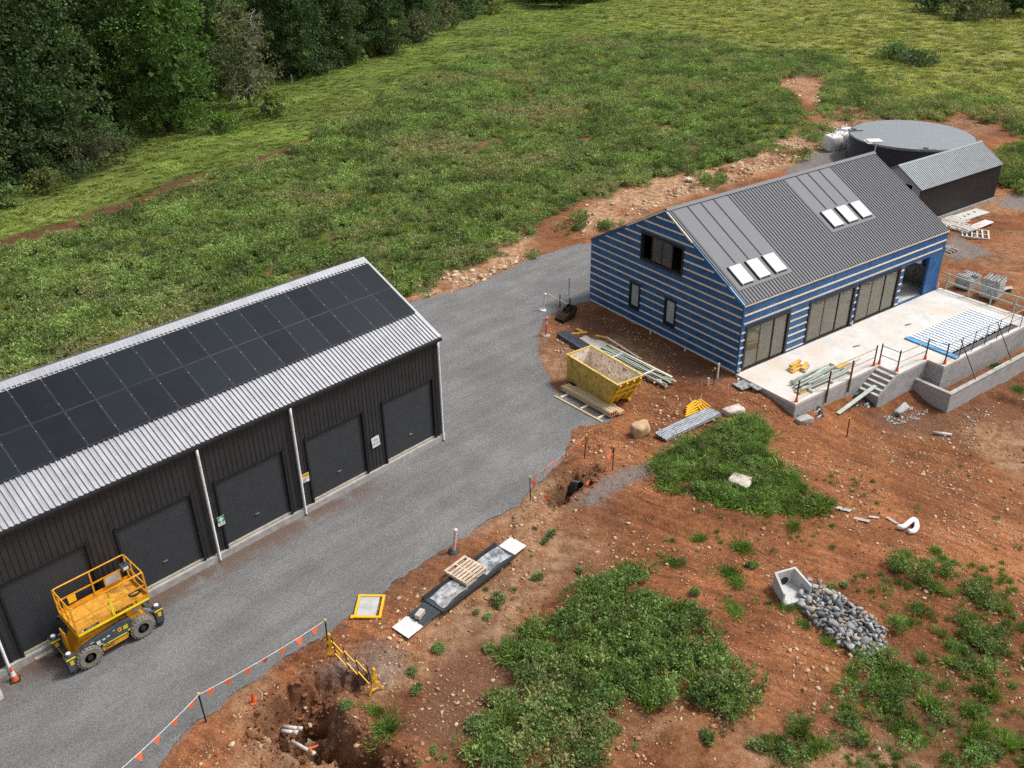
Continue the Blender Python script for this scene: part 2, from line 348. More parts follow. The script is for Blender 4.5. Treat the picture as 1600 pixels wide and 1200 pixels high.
def ground_material():
    m, n, b = newmat('soil_and_grass')
    geo = nd(n, 'NewGeometry'); P = geo.outputs['Position']
    def at_(k):
        a = nd(n, 'Attribute'); a.attribute_name = k; return a.outputs['Fac']
    n1 = noise(n, P, .35, 6, .62); n2 = noise(n, P, 2.2, 8, .65); n3 = noise(n, P, 14, 6, .7); n4 = noise(n, P, 46, 3, .6)
    n5 = noise(n, P, 5.5, 7, .68)
    soil = mixc(n, ramp(n, n2, .34, .66), (.140, .046, .018), (.235, .082, .032))
    soil = mixc(n, ramp(n, n1, .38, .64), soil, mixc(n, ramp(n, n5, .3, .7), (.215, .074, .027), (.335, .135, .056)))
    soil = mixc(n, math_(n, 'MULTIPLY', ramp(n, n5, .50, .70), .55), soil, (.37, .175, .080))
    soil = mixc(n, math_(n, 'MULTIPLY', ramp(n, n5, .46, .30), .65), soil, (.085, .038, .021))
    soil = mixc(n, math_(n, 'MULTIPLY', ramp(n, n3, .50, .66), .45), soil, (.36, .165, .075))
    soil = mixc(n, math_(n, 'MULTIPLY', ramp(n, n3, .48, .34), .5), soil, (.080, .036, .02))
    soil = mixc(n, math_(n, 'MULTIPLY', ramp(n, n4, .58, .68), .6), soil, (.48, .31, .19))
    mt = nd(n, 'Mapping'); mt.vector_type = 'TEXTURE'; mt.inputs['Rotation'].default_value = (0, 0, -.55); mt.inputs['Scale'].default_value = (9, .55, 1); n.links.new(P, mt.inputs[0]); n6 = noise(n, mt.outputs[0], 1.6, 5, .6)
    soil = mixc(n, 1., soil, mixc(n, ramp(n, n6, .36, .64), .80, 1.16), 'MULTIPLY')
    soil = mixc(n, 1., soil, mixc(n, ramp(n, noise(n, P, .16, 4, .55), .34, .66), .76, 1.22), 'MULTIPLY')
    soil = mixc(n, math_(n, 'MULTIPLY', math_(n, 'ADD', at_('wet'), math_(n, 'MULTIPLY_ADD', n5, .5, -.25)), .62, clamp=True), soil, mixc(n, ramp(n, n3, .35, .65), (.085, .048, .031), (.17, .105, .072)))
    v = nd(n, 'TexVoronoi'); v.inputs['Scale'].default_value = 6.5; n.links.new(P, v.inputs['Vector'])
    palec = mixc(n, ramp(n, n2, .3, .7), (.33, .185, .095), (.50, .34, .21))
    palec = mixc(n, math_(n, 'MULTIPLY', ramp(n, v.outputs['Distance'], .34, .12), .7), palec, (.58, .45, .33))
    palec = mixc(n, math_(n, 'MULTIPLY', ramp(n, n3, .5, .66), .6), palec, (.20, .09, .04))
    pf = math_(n, 'MULTIPLY', at_('pale'), math_(n, 'MULTIPLY_ADD', ramp(n, n2, .3, .62), .8, .25), clamp=True)
    soil = mixc(n, pf, soil, palec)
    gr = mixc(n, ramp(n, noise(n, P, 30, 4, .75), .3, .7), (.10, .095, .092), (.28, .27, .265))
    gf = ramp(n, math_(n, 'ADD', at_('grav'), math_(n, 'MULTIPLY_ADD', n5, 1.5, -.95)), .22, .75)
    soil = mixc(n, math_(n, 'MULTIPLY', gf, .85), soil, gr)
    weed = mixc(n, ramp(n, n2, .3, .7), (.055, .07, .025), (.11, .125, .045))
    weed = mixc(n, math_(n, 'MULTIPLY', ramp(n, n1, .56, .7), .75), weed, (.10, .055, .028))
    fld = ramp(n, math_(n, 'ADD', at_('field'), math_(n, 'MULTIPLY_ADD', n2, .8, -.4)), .35, .65)
    c = mixc(n, fld, soil, weed)
    lw = mixc(n, ramp(n, noise(n, P, .16, 5, .6), .34, .66), (.072, .108, .022), (.135, .165, .036))
    lw = mixc(n, math_(n, 'MULTIPLY', ramp(n, n2, .42, .7), .5), lw, (.17, .19, .045))
    lw = mixc(n, math_(n, 'MULTIPLY', ramp(n, noise(n, P, 5.0, 6, .75), .48, .66), .45), lw, (.05, .085, .014))
    yl = mixc(n, ramp(n, noise(n, P, .3, 5, .65), .35, .65), (.145, .170, .038), (.26, .245, .075))
    yl = mixc(n, math_(n, 'MULTIPLY', ramp(n, noise(n, P, 3.0, 7, .75), .48, .66), .5), yl, (.09, .12, .025))
    lw = mixc(n, at_('dry'), lw, yl)
    lf = ramp(n, math_(n, 'ADD', at_('lawn'), math_(n, 'MULTIPLY_ADD', n2, .8, -.4)), .35, .65)
    c = mixc(n, lf, c, lw)
    bs = mixc(n, ramp(n, n3, .35, .7), (.085, .034, .020), (.135, .062, .036))
    c = mixc(n, math_(n, 'MULTIPLY', at_('bare'), ramp(n, n2, .3, .55)), c, bs)
    n.links.new(c, b.inputs['Base Color']); b.inputs['Roughness'].default_value = .95; b.inputs['Specular IOR Level'].default_value = .15
    h = math_(n, 'ADD', math_(n, 'MULTIPLY', n3, .7), math_(n, 'MULTIPLY', n4, .35)); h = math_(n, 'ADD', h, math_(n, 'MULTIPLY', n2, 1.6)); h = math_(n, 'ADD', h, math_(n, 'MULTIPLY', n6, .9)); h = math_(n, 'ADD', h, math_(n, 'MULTIPLY', n5, .8))
    bump(n, h, .75, .10, b)
    return m
gme = mesh_np('ground', np.stack([Xg, Yg, Zg], -1).reshape(-1, 3), quads, ground_material(), True)
for k_, a_ in (('field', field), ('lawn', lawn), ('bare', bare), ('pale', pale), ('grav', grav), ('wet', wet), ('dry', dry)):
    at_ = gme.attributes.new(k_, 'FLOAT', 'POINT'); at_.data.foreach_set('value', a_.astype(np.float32).ravel())
tag(link('ground', gme), 'red soil, weeds and pasture around the building site', kind='structure')

def gravel_material(name, dark=1.0):
    m, n, b = newmat(name); P = nd(n, 'NewGeometry').outputs['Position']
    mp = nd(n, 'Mapping'); mp.vector_type = 'TEXTURE'; mp.inputs['Rotation'].default_value = (0, 0, SYAW); mp.inputs['Scale'].default_value = (5, .8, 1); n.links.new(P, mp.inputs[0])
    f1 = noise(n, P, 34, 3, .8); f2 = noise(n, P, 90, 2, .8); f3 = noise(n, P, .45, 6, .6); f4 = noise(n, mp.outputs[0], .9, 5, .6)
    vo = nd(n, 'TexVoronoi'); vo.inputs['Scale'].default_value = 22; n.links.new(P, vo.inputs['Vector'])
    c = mixc(n, ramp(n, f1, .30, .70), [x * dark for x in (.085, .085, .086)], [x * dark for x in (.245, .244, .243)])
    c = mixc(n, math_(n, 'MULTIPLY', ramp(n, f2, .52, .68), .55), c, [x * dark for x in (.38, .375, .365)])
    c = mixc(n, math_(n, 'MULTIPLY', ramp(n, vo.outputs['Color'], .55, .95), .35), c, [x * dark for x in (.085, .084, .085)])
    k = mixc(n, ramp(n, f3, .3, .7), .88, 1.09); c = mixc(n, 1., c, k, 'MULTIPLY')
    k = mixc(n, ramp(n, f4, .34, .66), .88, 1.08); c = mixc(n, 1., c, k, 'MULTIPLY')
    rd = math_(n, 'MULTIPLY', ramp(n, noise(n, P, .5, 7, .7), .60, .74), .45); c = mixc(n, rd, c, (.17, .10, .07))
    # trampled soil along the shed front
    vs = nd(n, 'VectorMath', operation='DOT_PRODUCT'); n.links.new(P, vs.inputs[0]); vs.inputs[1].default_value = (sn[0], sn[1], 0)
    dist = math_(n, 'SUBTRACT', vs.outputs['Value'], float(SX * sn[0] + SY * sn[1]))
    va = nd(n, 'VectorMath', operation='DOT_PRODUCT'); n.links.new(P, va.inputs[0]); va.inputs[1].default_value = (sa[0], sa[1], 0)
    da = math_(n, 'SUBTRACT', va.outputs['Value'], float(SX * sa[0] + SY * sa[1]))
    edge = math_(n, 'MULTIPLY', ramp(n, math_(n, 'ADD', dist, math_(n, 'MULTIPLY_ADD', noise(n, P, 1.1, 6, .7), 1.6, -.8)), -1.5, -.35), ramp(n, noise(n, P, .8, 4), .3, .5))
    edge = math_(n, 'MULTIPLY', edge, ramp(n, da, -3.0, -6.5))
    c = mixc(n, math_(n, 'MULTIPLY', edge, .8), c, mixc(n, f1, (.07, .04, .03), (.19, .12, .085)))
    n.links.new(c, b.inputs['Base Color']); b.inputs['Roughness'].default_value = .92; b.inputs['Specular IOR Level'].default_value = .2
    bump(n, math_(n, 'ADD', f1, math_(n, 'MULTIPLY', f2, .6)), .7, .03, b)
    return m
def flat_sheet(name, poly, z, m, label):
    P = [Vector((x, y, z)) for x, y in poly]; tri = tessellate_polygon([P])
    me = bpy.data.meshes.new(name); me.from_pydata([tuple(p) for p in P], [], [tuple(t) for t in tri]); me.materials.append(m)
    bm = bmesh.new(); bm.from_mesh(me); bmesh.ops.recalc_face_normals(bm, faces=bm.faces)
    if sum(f.normal.z * f.calc_area() for f in bm.faces) < 0: bmesh.ops.reverse_faces(bm, faces=bm.faces)
    bm.to_mesh(me); bm.free()
    return tag(link(name, me), label, kind='structure')
road_poly = ragged(road_w[:-4], .16, .38, .9)
road_poly = road_poly + [road_w[-5]] + road_w[-4:]
flat_sheet('gravel_driveway', road_poly, .012, gravel_material('grey_crushed_gravel'), 'grey crushed gravel driveway curving between the shed and the house')

# ================================================================== VEGETATION + STONES (scattered masses)
def norm(a): return a / np.maximum(np.linalg.norm(a, axis=-1, keepdims=True), 1e-9)
def leafquads(c, ax, size, asp=.55, r=None, fold=.25):
    """rhombic leaves: base points c, axes ax, lengths size -> verts, quads"""
    r = r or rng; n = len(c); ax = norm(ax); side = norm(np.cross(ax, r.normal(size=(n, 3)))); up = np.cross(side, ax); s = size[:, None]
    v = np.stack([c, c + ax * s * .5 + side * s * asp * .5 + up * s * fold * .3, c + ax * s, c + ax * s * .5 - side * s * asp * .5 + up * s * fold * .3], 1).reshape(-1, 3)
    return v, np.arange(4 * n).reshape(-1, 4)
def clump_geo(n, rad, h, leaf, seed, asp=.55, up=.6, spr=.8):
    r = np.random.default_rng(seed)
    k = max(5, n // 14); t = r.random(k) * 6.283; q = np.sqrt(r.random(k)) * rad * spr
    hub = np.stack([np.cos(t) * q, np.sin(t) * q, h * (.35 + .65 * r.random(k)) * (1 - .5 * (q / rad) ** 2)], 1)
    i = r.integers(0, k, n)
    d = norm(r.normal(size=(n, 3)) + np.array([0, 0, up]))
    c = hub[i] + d * (leaf * 1.1 * r.random((n, 1)) ** .5); c[:, 2] = np.maximum(c[:, 2], .02)
    return leafquads(c, d + r.normal(size=(n, 3)) * .5, leaf * (.6 + .8 * r.random(n)), asp, r)
def grass_geo(n, rad, h, seed, asp=.10):
    r = np.random.default_rng(seed); t = r.random(n) * 6.283; q = np.abs(r.normal(size=n)) * rad * .52 * (1 + .35 * np.sin(t * 2 + seed) + .25 * np.sin(t * 5 + seed * 2))
    c = np.stack([np.cos(t) * q, np.sin(t) * q, np.zeros(n)], 1)
    d = np.stack([np.cos(t) * .6, np.sin(t) * .6, np.ones(n)], 1) + r.normal(size=(n, 3)) * .35
    return leafquads(c, d, h * (.5 + .7 * r.random(n)), asp, r, .6)
def rock_geo(seed, flat=.7, sub=1):
    """broken stone: convex hull of a few scattered points; sub > 1 adds finer chipped relief"""
    r = np.random.default_rng(seed); bm = bmesh.new(); n = 13 if sub == 1 else 18
    sc = np.array([1, .6 + .4 * r.random(), flat * (.6 + .5 * r.random())]); P = .46 * r.choice([-1., 1.], size=(n, 3)) * r.uniform(.35, 1, size=(n, 3)) * sc
    for p in P: bm.verts.new(p)
    h = bmesh.ops.convex_hull(bm, input=bm.verts); bmesh.ops.delete(bm, geom=[e for e in h['geom_interior'] if isinstance(e, bmesh.types.BMVert)], context='VERTS')
    if sub > 1:
        bmesh.ops.subdivide_edges(bm, edges=bm.edges, cuts=2 * (sub - 1), use_grid_fill=True); bmesh.ops.triangulate(bm, faces=bm.faces)
    bm.verts.index_update(); V = np.array([v.co[:] for v in bm.verts]); Fq = np.array([[v.index for v in f.verts] for f in bm.faces]); bm.free()
    return V, Fq
def leaf_mat(name, a, b_, c_=None, camt=.25, pos=.5):
    m, n, b = newmat(name); geo = nd(n, 'NewGeometry'); oi = nd(n, 'ObjectInfo')
    f = math_(n, 'ADD', math_(n, 'MULTIPLY', geo.outputs['Random Per Island'], .55), math_(n, 'MULTIPLY', oi.outputs['Random'], .45))
    c = mixc(n, f, a, b_)
    pn = noise(n, geo.outputs['Position'], pos, 4, .6)
    c = mixc(n, 1., c, mixc(n, ramp(n, pn, .3, .7), .58, 1.5), 'MULTIPLY')
    if c_: c = mixc(n, math_(n, 'MULTIPLY', ramp(n, noise(n, geo.outputs['Position'], pos * .31, 4, .6), .48, .66), camt), c, c_)
    n.links.new(c, b.inputs['Base Color']); b.inputs['Roughness'].default_value = .62; b.inputs['Specular IOR Level'].default_value = .3
    tr = nd(n, 'BsdfTranslucent'); n.links.new(mixc(n, 1., c, (1.1, 1.25, .6), 'MULTIPLY'), tr.inputs[0])
    ms = nd(n, 'MixShader'); ms.inputs[0].default_value = .25; n.links.new(b.outputs[0], ms.inputs[1]); n.links.new(tr.outputs[0], ms.inputs[2])
    n.links.new(ms.outputs[0], n.nodes['Material Output'].inputs[0])
    MATS[name] = m; return m
_gn_cache = {}
def scatter_group(K):
    if K in _gn_cache: return _gn_cache[K]
    g = bpy.data.node_groups.new('scatter_%d' % K, 'GeometryNodeTree')
    g.interface.new_socket('Geometry', in_out='INPUT', socket_type='NodeSocketGeometry'); g.interface.new_socket('Geometry', in_out='OUTPUT', socket_type='NodeSocketGeometry')
    N = g.nodes; L = g.links; gi = N.new('NodeGroupInput'); go = N.new('NodeGroupOutput')
    def attr(nm, ty):
        a = N.new('GeometryNodeInputNamedAttribute'); a.data_type = ty; a.inputs['Name'].default_value = nm; return a.outputs['Attribute']
    pr = attr('proto', 'INT')
    def sep(val):
        c = N.new('FunctionNodeCompare'); c.data_type = 'INT'; c.operation = 'EQUAL'; L.new(pr, c.inputs[2]); c.inputs[3].default_value = val
        s = N.new('GeometryNodeSeparateGeometry'); s.domain = 'POINT'; L.new(gi.outputs[0], s.inputs[0]); L.new(c.outputs[0], s.inputs[1]); return s.outputs[0]
    j = N.new('GeometryNodeJoinGeometry')
    for k in range(K - 1, -1, -1):
        ti = N.new('GeometryNodeGeometryToInstance'); L.new(sep(k), ti.inputs[0]); L.new(ti.outputs[0], j.inputs[0])
    ip = N.new('GeometryNodeInstanceOnPoints'); L.new(sep(-1), ip.inputs['Points']); L.new(j.outputs[0], ip.inputs['Instance'])
    ip.inputs['Pick Instance'].default_value = True; L.new(attr('pick', 'INT'), ip.inputs['Instance Index'])
    e2r = N.new('FunctionNodeEulerToRotation'); L.new(attr('rot', 'FLOAT_VECTOR'), e2r.inputs[0]); L.new(e2r.outputs[0], ip.inputs['Rotation']); L.new(attr('scl', 'FLOAT_VECTOR'), ip.inputs['Scale'])
    L.new(ip.outputs[0], go.inputs[0]); _gn_cache[K] = g; return g
def scatter(name, protos, pts, scl, m, label, rotv=None, kind='stuff', parent=None, pick=None):
    """one mass: every point carries a copy of one of the prototype shapes"""
    K = len(protos); nP = sum(len(p[0]) for p in protos); V = np.concatenate([p[0] for p in protos] + [pts]); q = []; o = 0
    for v, f in protos: q.append(f + o); o += len(v)
    me = mesh_np(name, V, np.concatenate(q), m); n = len(pts)
    pr = np.concatenate([np.full(len(p[0]), k) for k, p in enumerate(protos)] + [np.full(n, -1)]).astype(np.int32)
    pk = np.concatenate([np.zeros(nP), rng.integers(0, K, n) if pick is None else pick]).astype(np.int32)
    if rotv is None: rotv = np.stack([rng.normal(size=n) * .12, rng.normal(size=n) * .12, rng.random(n) * 6.283], 1)
    s3 = scl if np.ndim(scl) == 2 else np.repeat(np.asarray(scl)[:, None], 3, 1)
    for k_, ty, d in (('proto', 'INT', pr), ('pick', 'INT', pk)):
        a = me.attributes.new(k_, ty, 'POINT'); a.data.foreach_set('value', d)
    for k_, d in (('rot', rotv), ('scl', s3)):
        a = me.attributes.new(k_, 'FLOAT_VECTOR', 'POINT'); a.data.foreach_set('vector', np.concatenate([np.zeros((nP, 3)), d]).astype(np.float32).ravel())
    ob = link(name, me, parent); md = ob.modifiers.new('scatter', 'NODES'); md.node_group = scatter_group(K)
    return tag(ob, label, kind=kind)
def sample(poly, dens, thin=None, wobble=.6):
    P = np.array(poly); lo = P.min(0); hi = P.max(0); n = int((hi - lo).prod() * dens); x = lo[0] + (hi - lo)[0] * rng.random(n); y = lo[1] + (hi - lo)[1] * rng.random(n)
    k = inpoly(x + (fbm(x * 1.3, y * 1.3, 3) - .5) * wobble * 3, y + (fbm(x * 1.3 + 40, y * 1.3, 3) - .5) * wobble * 3, poly); x, y = x[k], y[k]
    if thin is not None:
        k = rng.random(len(x)) < thin(x, y); x, y = x[k], y[k]
    return x, y
def free(x, y):
    """not inside road, buildings or terrace"""
    u = (x - HX) * ha[0] + (y - HY) * ha[1]; v = (x - HX) * hn[0] + (y - HY) * hn[1]
    a = (x - SX) * sa[0] + (y - SY) * sa[1]; b = (x - SX) * sn[0] + (y - SY) * sn[1]
    bad = ((u > -.3) & (u < HL + 1) & (v > -4.3) & (v < HW + .3)) | ((u > 6) & (v < 0) & (v > -7.6) & (u < 20)) | ((a > -26) & (a < .6) & (b > -1) & (b < 10.8)) | inpoly(x, y, road_w)
    bad |= (np.hypot(x - 36.0, y - 81.6) < 5.8)
    uc = (x - 29.88) * ha[0] + (y - 64.25) * ha[1]; vc = (x - 29.88) * hn[0] + (y - 64.25) * hn[1]
    bad |= (uc > -.5) & (uc < 11.3) & (vc > -.6) & (vc < 4.8)
    return ~bad
def ground_z(x, y):
    """height of the built ground sheet (bilinear in its grid)"""
    x = np.asarray(x, float); y = np.asarray(y, float)
    i = np.clip(np.searchsorted(gx, x) - 1, 0, nx_ - 2); j = np.clip(np.searchsorted(gy, y) - 1, 0, ny_ - 2)
    fx = (x - gx[i]) / (gx[i + 1] - gx[i]); fy = (y - gy[j]) / (gy[j + 1] - gy[j])
    return (Zg[j, i] * (1 - fx) + Zg[j, i + 1] * fx) * (1 - fy) + (Zg[j + 1, i] * (1 - fx) + Zg[j + 1, i + 1] * fx) * fy
def pts3(x, y, dz=0.0): return np.stack([x, y, ground_z(x, y) + dz], 1)
M_WEED = leaf_mat('weed_leaves', (.105, .172, .048), (.305, .39, .125), (.37, .335, .165), .9, .25)
M_BUSH = leaf_mat('broad_weed_leaves', (.075, .150, .038), (.245, .345, .105), (.26, .27, .125), .55, 1.2)
M_GRASS = leaf_mat('grass_blades', (.10, .18, .03), (.22, .31, .07), (.24, .26, .08), .5, .6)
M_DRYG = leaf_mat('dry_grass_blades', (.26, .30, .06), (.46, .44, .14), (.24, .28, .07), .5, .3)
M_PAST = leaf_mat('pasture_blades', (.17, .25, .045), (.31, .38, .085), (.33, .34, .10), .6, .12)
weedP = [clump_geo(170, .5, .40, .125, s, .45) for s in range(6)]
bushP = [clump_geo(420, .5, .42, .072, s + 20, .58) for s in range(6)]
grassP = [grass_geo(190, .35, .36, s + 40) for s in range(4)]
# pasture weeds of the field behind the buildings
def thinf(x, y):
    bare = bareness(x, y); g = fbm(x * .12 + 30, y * .12, 3)
    return np.clip((1 - .9 * bare) * (.6 + .7 * g), 0, 1)
xs, ys = sample(field_w, 3.4, thinf, .7); k = free(xs, ys) & (seg_dist(xs, ys, strip_w)[0] + (fbm(xs * .35, ys * .35, 4) - .5) * 2.6 > 1.0) & (ys < 175) & (np.abs(xs) < 95); xs, ys = xs[k], ys[k]
k = ys < 78; s_ = .85 + .75 * rng.random(len(xs)) ** 2
keep = k | (rng.random(len(xs)) < .62); xs, ys, s_ = xs[keep], ys[keep], np.where(ys > 78, s_ * 1.15, s_)[keep]
scatter('field_weeds', weedP, pts3(xs, ys), s_, M_WEED, 'dense grey-green weeds covering the field behind the sheds')
xs, ys = sample(field_w, .55, lambda x, y: sstep(.5, .66, fbm(x * .2 + 60, y * .2, 3)), .6); k = free(xs, ys) & (ys < 120); xs, ys = xs[k], ys[k]
scatter('field_grass', grassP, pts3(xs, ys), .9 + .7 * rng.random(len(xs)), M_GRASS, 'bright grass tufts growing among the field weeds')
xs, ys = sample(pale_w[1], 2.2, lambda x, y: sstep(.46, .62, fbm(x * .22 + 5, y * .22, 3)), .8); x2, y2 = sample(PX((800, 420), (840, 370), (930, 330), (925, 368)), 2.5, lambda x, y: sstep(.45, .6, fbm(x * .4, y * .4, 3)), .6)
x3, y3 = sample(PX((1290, 120), (1340, 105), (1420, 160), (1400, 185), (1330, 195), (1270, 180)), 1.6, None, 1.); xs, ys = np.concatenate([xs, x2, x3]), np.concatenate([ys, y2, y3]); k = free(xs, ys); xs, ys = xs[k], ys[k]
scatter('bank_weeds', weedP, pts3(xs, ys), .6 + .8 * rng.random(len(xs)), M_WEED, 'ragged weeds growing through the stony bank behind the house')
x3, y3 = sample(field_w, .9, lambda x, y: sstep(.45, .62, fbm(x * .15 + 80, y * .15, 4)), .4); k = free(x3, y3) & (y3 < 150); x3, y3 = x3[k], y3[k]
scatter('field_seed_heads', grassP, pts3(x3, y3), .8 + .6 * rng.random(len(x3)), M_DRYG, 'dry pale grass stalks in drifts through the weed field')
# mown pasture strip and yellow pasture
xs, ys = sample(veg_w[:-3] + [(150., 240.), (-150., 240.), (-150., 90.)], 3.2, lambda x, y: np.where(y > 120, .5, 1.) * (.35 + .8 * sstep(.35, .65, fbm(x * .25, y * .25, 3))), .2)
k = free(xs, ys) & (np.abs(xs) < .62 * ys + 8) & (ys < 225) & ~inpoly(xs, ys, field_w) & (seg_dist(xs, ys, strip_w)[0] + (fbm(xs * .35, ys * .35, 4) - .5) * 2.6 > 1.2); xs, ys = xs[k], ys[k]
dry_ = sstep(60, 135, ys) * sstep(5, 60, xs)
k = rng.random(len(xs)) < dry_ * .85
scatter('pasture_grass', grassP, pts3(xs[~k], ys[~k]), (.55 + .6 * rng.random((~k).sum()))[:, None] * np.array([1.5, 1.5, .42]), M_PAST, 'short green pasture grass along the line of trees')
scatter('dry_pasture_grass', grassP, pts3(xs[k], ys[k]), (.8 + .9 * rng.random(k.sum()))[:, None] * np.array([1.4, 1.4, .5]), M_DRYG, 'yellowing tussocky pasture grass beyond the water tank')
xs, ys = sample([(0., 100.), (110., 100.), (130., 215.), (10., 215.)], .05, lambda x, y: sstep(.45, .6, fbm(x * .1, y * .1, 3)), 0)
k = free(xs, ys) & ~inpoly(xs, ys, field_w); xs, ys = xs[k], ys[k]
scatter('pasture_weeds', weedP, pts3(xs, ys), .8 + 1.0 * rng.random(len(xs)) ** 2, M_WEED, 'dark weed tussocks dotted over the yellow pasture')
# weed patches on the building site
big = PX((868, 955), (905, 925), (935, 903), (985, 885), (1022, 868), (1032, 900), (1000, 930), (1060, 950), (1100, 970), (1132, 1003), (1122, 1040), (1060, 1065), (1040, 1105), (1000, 1110), (960, 1125), (940, 1210), (735, 1210), (752, 1150), (775, 1100), (800, 1050), (790, 1010), (830, 980))
pt2 = PX((1092, 1055), (1150, 1035), (1188, 1070), (1185, 1105), (1130, 1128), (1095, 1110))
xs, ys = sample(big, 7.5, lambda x, y: 1 - .85 * sstep(.63, .70, fbm(x * .9, y * .9, 3)), .22); x2, y2 = sample(pt2, 7.5, None, .15); 
xs, ys = np.concatenate([xs, x2]), np.concatenate([ys, y2])
def grown(poly, f): c = np.mean(np.array(poly), 0); return [tuple(c + (np.array(p) - c) * f) for p in poly]
x3, y3 = sample(grown(big, 1.13), 5, lambda x, y: sstep(.40, .62, fbm(x * .8 + 9, y * .8, 4)) * .8, .3); x4, y4 = sample(grown(pt2, 1.4), 5, lambda x, y: sstep(.42, .62, fbm(x * .8 + 9, y * .8, 4)) * .8, .3); x3, y3 = np.concatenate([x3, x4]), np.concatenate([y3, y4])
scatter('thicket_fringe', bushP + grassP, pts3(x3, y3), .18 + .34 * rng.random(len(x3)) ** 1.5, M_BUSH, 'straggly small weeds thinning out around the large thicket')
k = rng.random(len(xs)); k1 = (k > .62) & (k < .86); k2 = k >= .86
scatter('thicket_herbs', weedP, pts3(xs[k1], ys[k1]), .8 + .5 * rng.random(k1.sum()), M_WEED, 'grey-green herbs mixed through the large thicket')
scatter('thicket_grass', grassP, pts3(xs[k2], ys[k2]), .9 + .6 * rng.random(k2.sum()), M_GRASS, 'bright grass growing through the large thicket')
k = k <= .62; xs, ys = xs[k], ys[k]
scatter('weed_thicket', bushP, pts3(xs, ys), .7 + .75 * rng.random(len(xs)) ** 1.5, M_BUSH, 'large leafy weed thicket on the brown soil beside the flat roofing sheets')
mound = PX((1030, 716), (1085, 690), (1135, 662), (1165, 655), (1195, 668), (1202, 712), (1240, 750), (1288, 783), (1268, 802), (1195, 800), (1120, 785), (1050, 765), (1028, 735))
x3, y3 = sample(grown(mound, 1.2), 5, lambda x, y: sstep(.40, .6, fbm(x * .8 + 19, y * .8, 4)) * .7, .2); ok_ = free(x3, y3); x3, y3 = x3[ok_], y3[ok_]
scatter('mound_fringe', bushP + grassP, pts3(x3, y3), .15 + .3 * rng.random(len(x3)) ** 1.5, M_GRASS, 'thin grass and seedlings around the grass mound')
xs, ys = sample(mound, 9, None, .22); k = rng.random(len(xs)) < .72
scatter('mound_grass', grassP, pts3(xs[k], ys[k]), (.8 + .5 * rng.random(k.sum()))[:, None] * np.array([1.2, 1.2, .65]), M_GRASS, 'bright green grass on the mound beside the stack of steel sections')
scatter('mound_weeds', bushP, pts3(xs[~k], ys[~k]), .6 + .5 * rng.random((~k).sum()), M_BUSH, 'leafy weeds mixed into the grass mound beside the steel sections')
rp = [PX((1335, 925), (1395, 890), (1450, 878), (1500, 915), (1482, 958), (1425, 985), (1405, 1035), (1345, 1062), (1392, 1010), (1385, 965)), PX((1512, 915), (1560, 900), (1630, 900), (1630, 965), (1530, 955)),
      PX((1395, 1010), (1500, 965), (1620, 1000), (1620, 1220), (1190, 1220), (1185, 1145), (1290, 1130), (1345, 1075)), PX((1330, 1000), (1390, 1040), (1360, 1120), (1310, 1120))]
xs = []; ys = []
for P_, dn, th in zip(rp, (5, 4.5, 3.6, 1.5), (.42, .42, .5, .5)):
    a, b = sample(P_, dn, lambda x, y: 1 - .93 * sstep(th, th + .08, fbm(x * .8, y * .8, 4)), .3); xs.append(a); ys.append(b)
xs, ys = np.concatenate(xs), np.concatenate(ys); k = rng.random(len(xs)) < .6
scatter('slope_weeds', bushP, pts3(xs[k], ys[k]), .5 + .75 * rng.random(k.sum()) ** 1.5, M_BUSH, 'patchy leafy weeds spreading over the red soil beyond the rock apron')
scatter('slope_grass', grassP, pts3(xs[~k], ys[~k]), .6 + .5 * rng.random((~k).sum()), M_GRASS, 'patchy bright grass among the weeds beyond the rock apron')
tankv = PX((1540, 258), (1575, 235), (1640, 225), (1660, 300), (1600, 305), (1568, 298))
xs, ys = sample(tankv, 2.2, None, .4); x2, y2 = sample(PX((1330, 150), (1400, 165), (1500, 150), (1570, 160), (1600, 200), (1600, 225), (1560, 200), (1500, 178), (1450, 192), (1380, 190)), 1.1, None, .8); xs, ys = np.concatenate([xs, x2]), np.concatenate([ys, y2])
scatter('tank_weeds', weedP, pts3(xs, ys), 1.1 + .9 * rng.random(len(xs)), M_WEED, 'green weeds beside the small dark outbuilding and the water tank')
# stray seedlings on bare soil
site = PX((640, 1200), (560, 1000), (700, 930), (880, 790), (1000, 760), (1230, 700), (1600, 700), (1600, 1210), (640, 1210))
x2, y2 = sample(thin_w, 5.5, lambda x, y: .12 + .88 * sstep(.38, .58, fbm(x * .7 + 5, y * .7, 4)), .3)
k = rng.random(len(x2)) < .5; scatter('thin_weeds', bushP, pts3(x2[k], y2[k]), .16 + .34 * rng.random(k.sum()) ** 1.5, M_BUSH, 'thin low weeds spread over the lower right slope')
scatter('thin_grass', grassP, pts3(x2[~k], y2[~k]), .25 + .35 * rng.random((~k).sum()), M_GRASS, 'thin short grass spread over the lower right slope')
xs, ys = sample(site, .8, lambda x, y: sstep(.42, .62, fbm(x * .35 + 11, y * .35, 3)), .3); k = free(xs, ys); xs, ys = xs[k], ys[k]
scatter('seedling_weeds', bushP + grassP, pts3(xs, ys), .14 + .3 * rng.random(len(xs)) ** 2, M_BUSH, 'small weed seedlings sprinkled over the bare red soil')
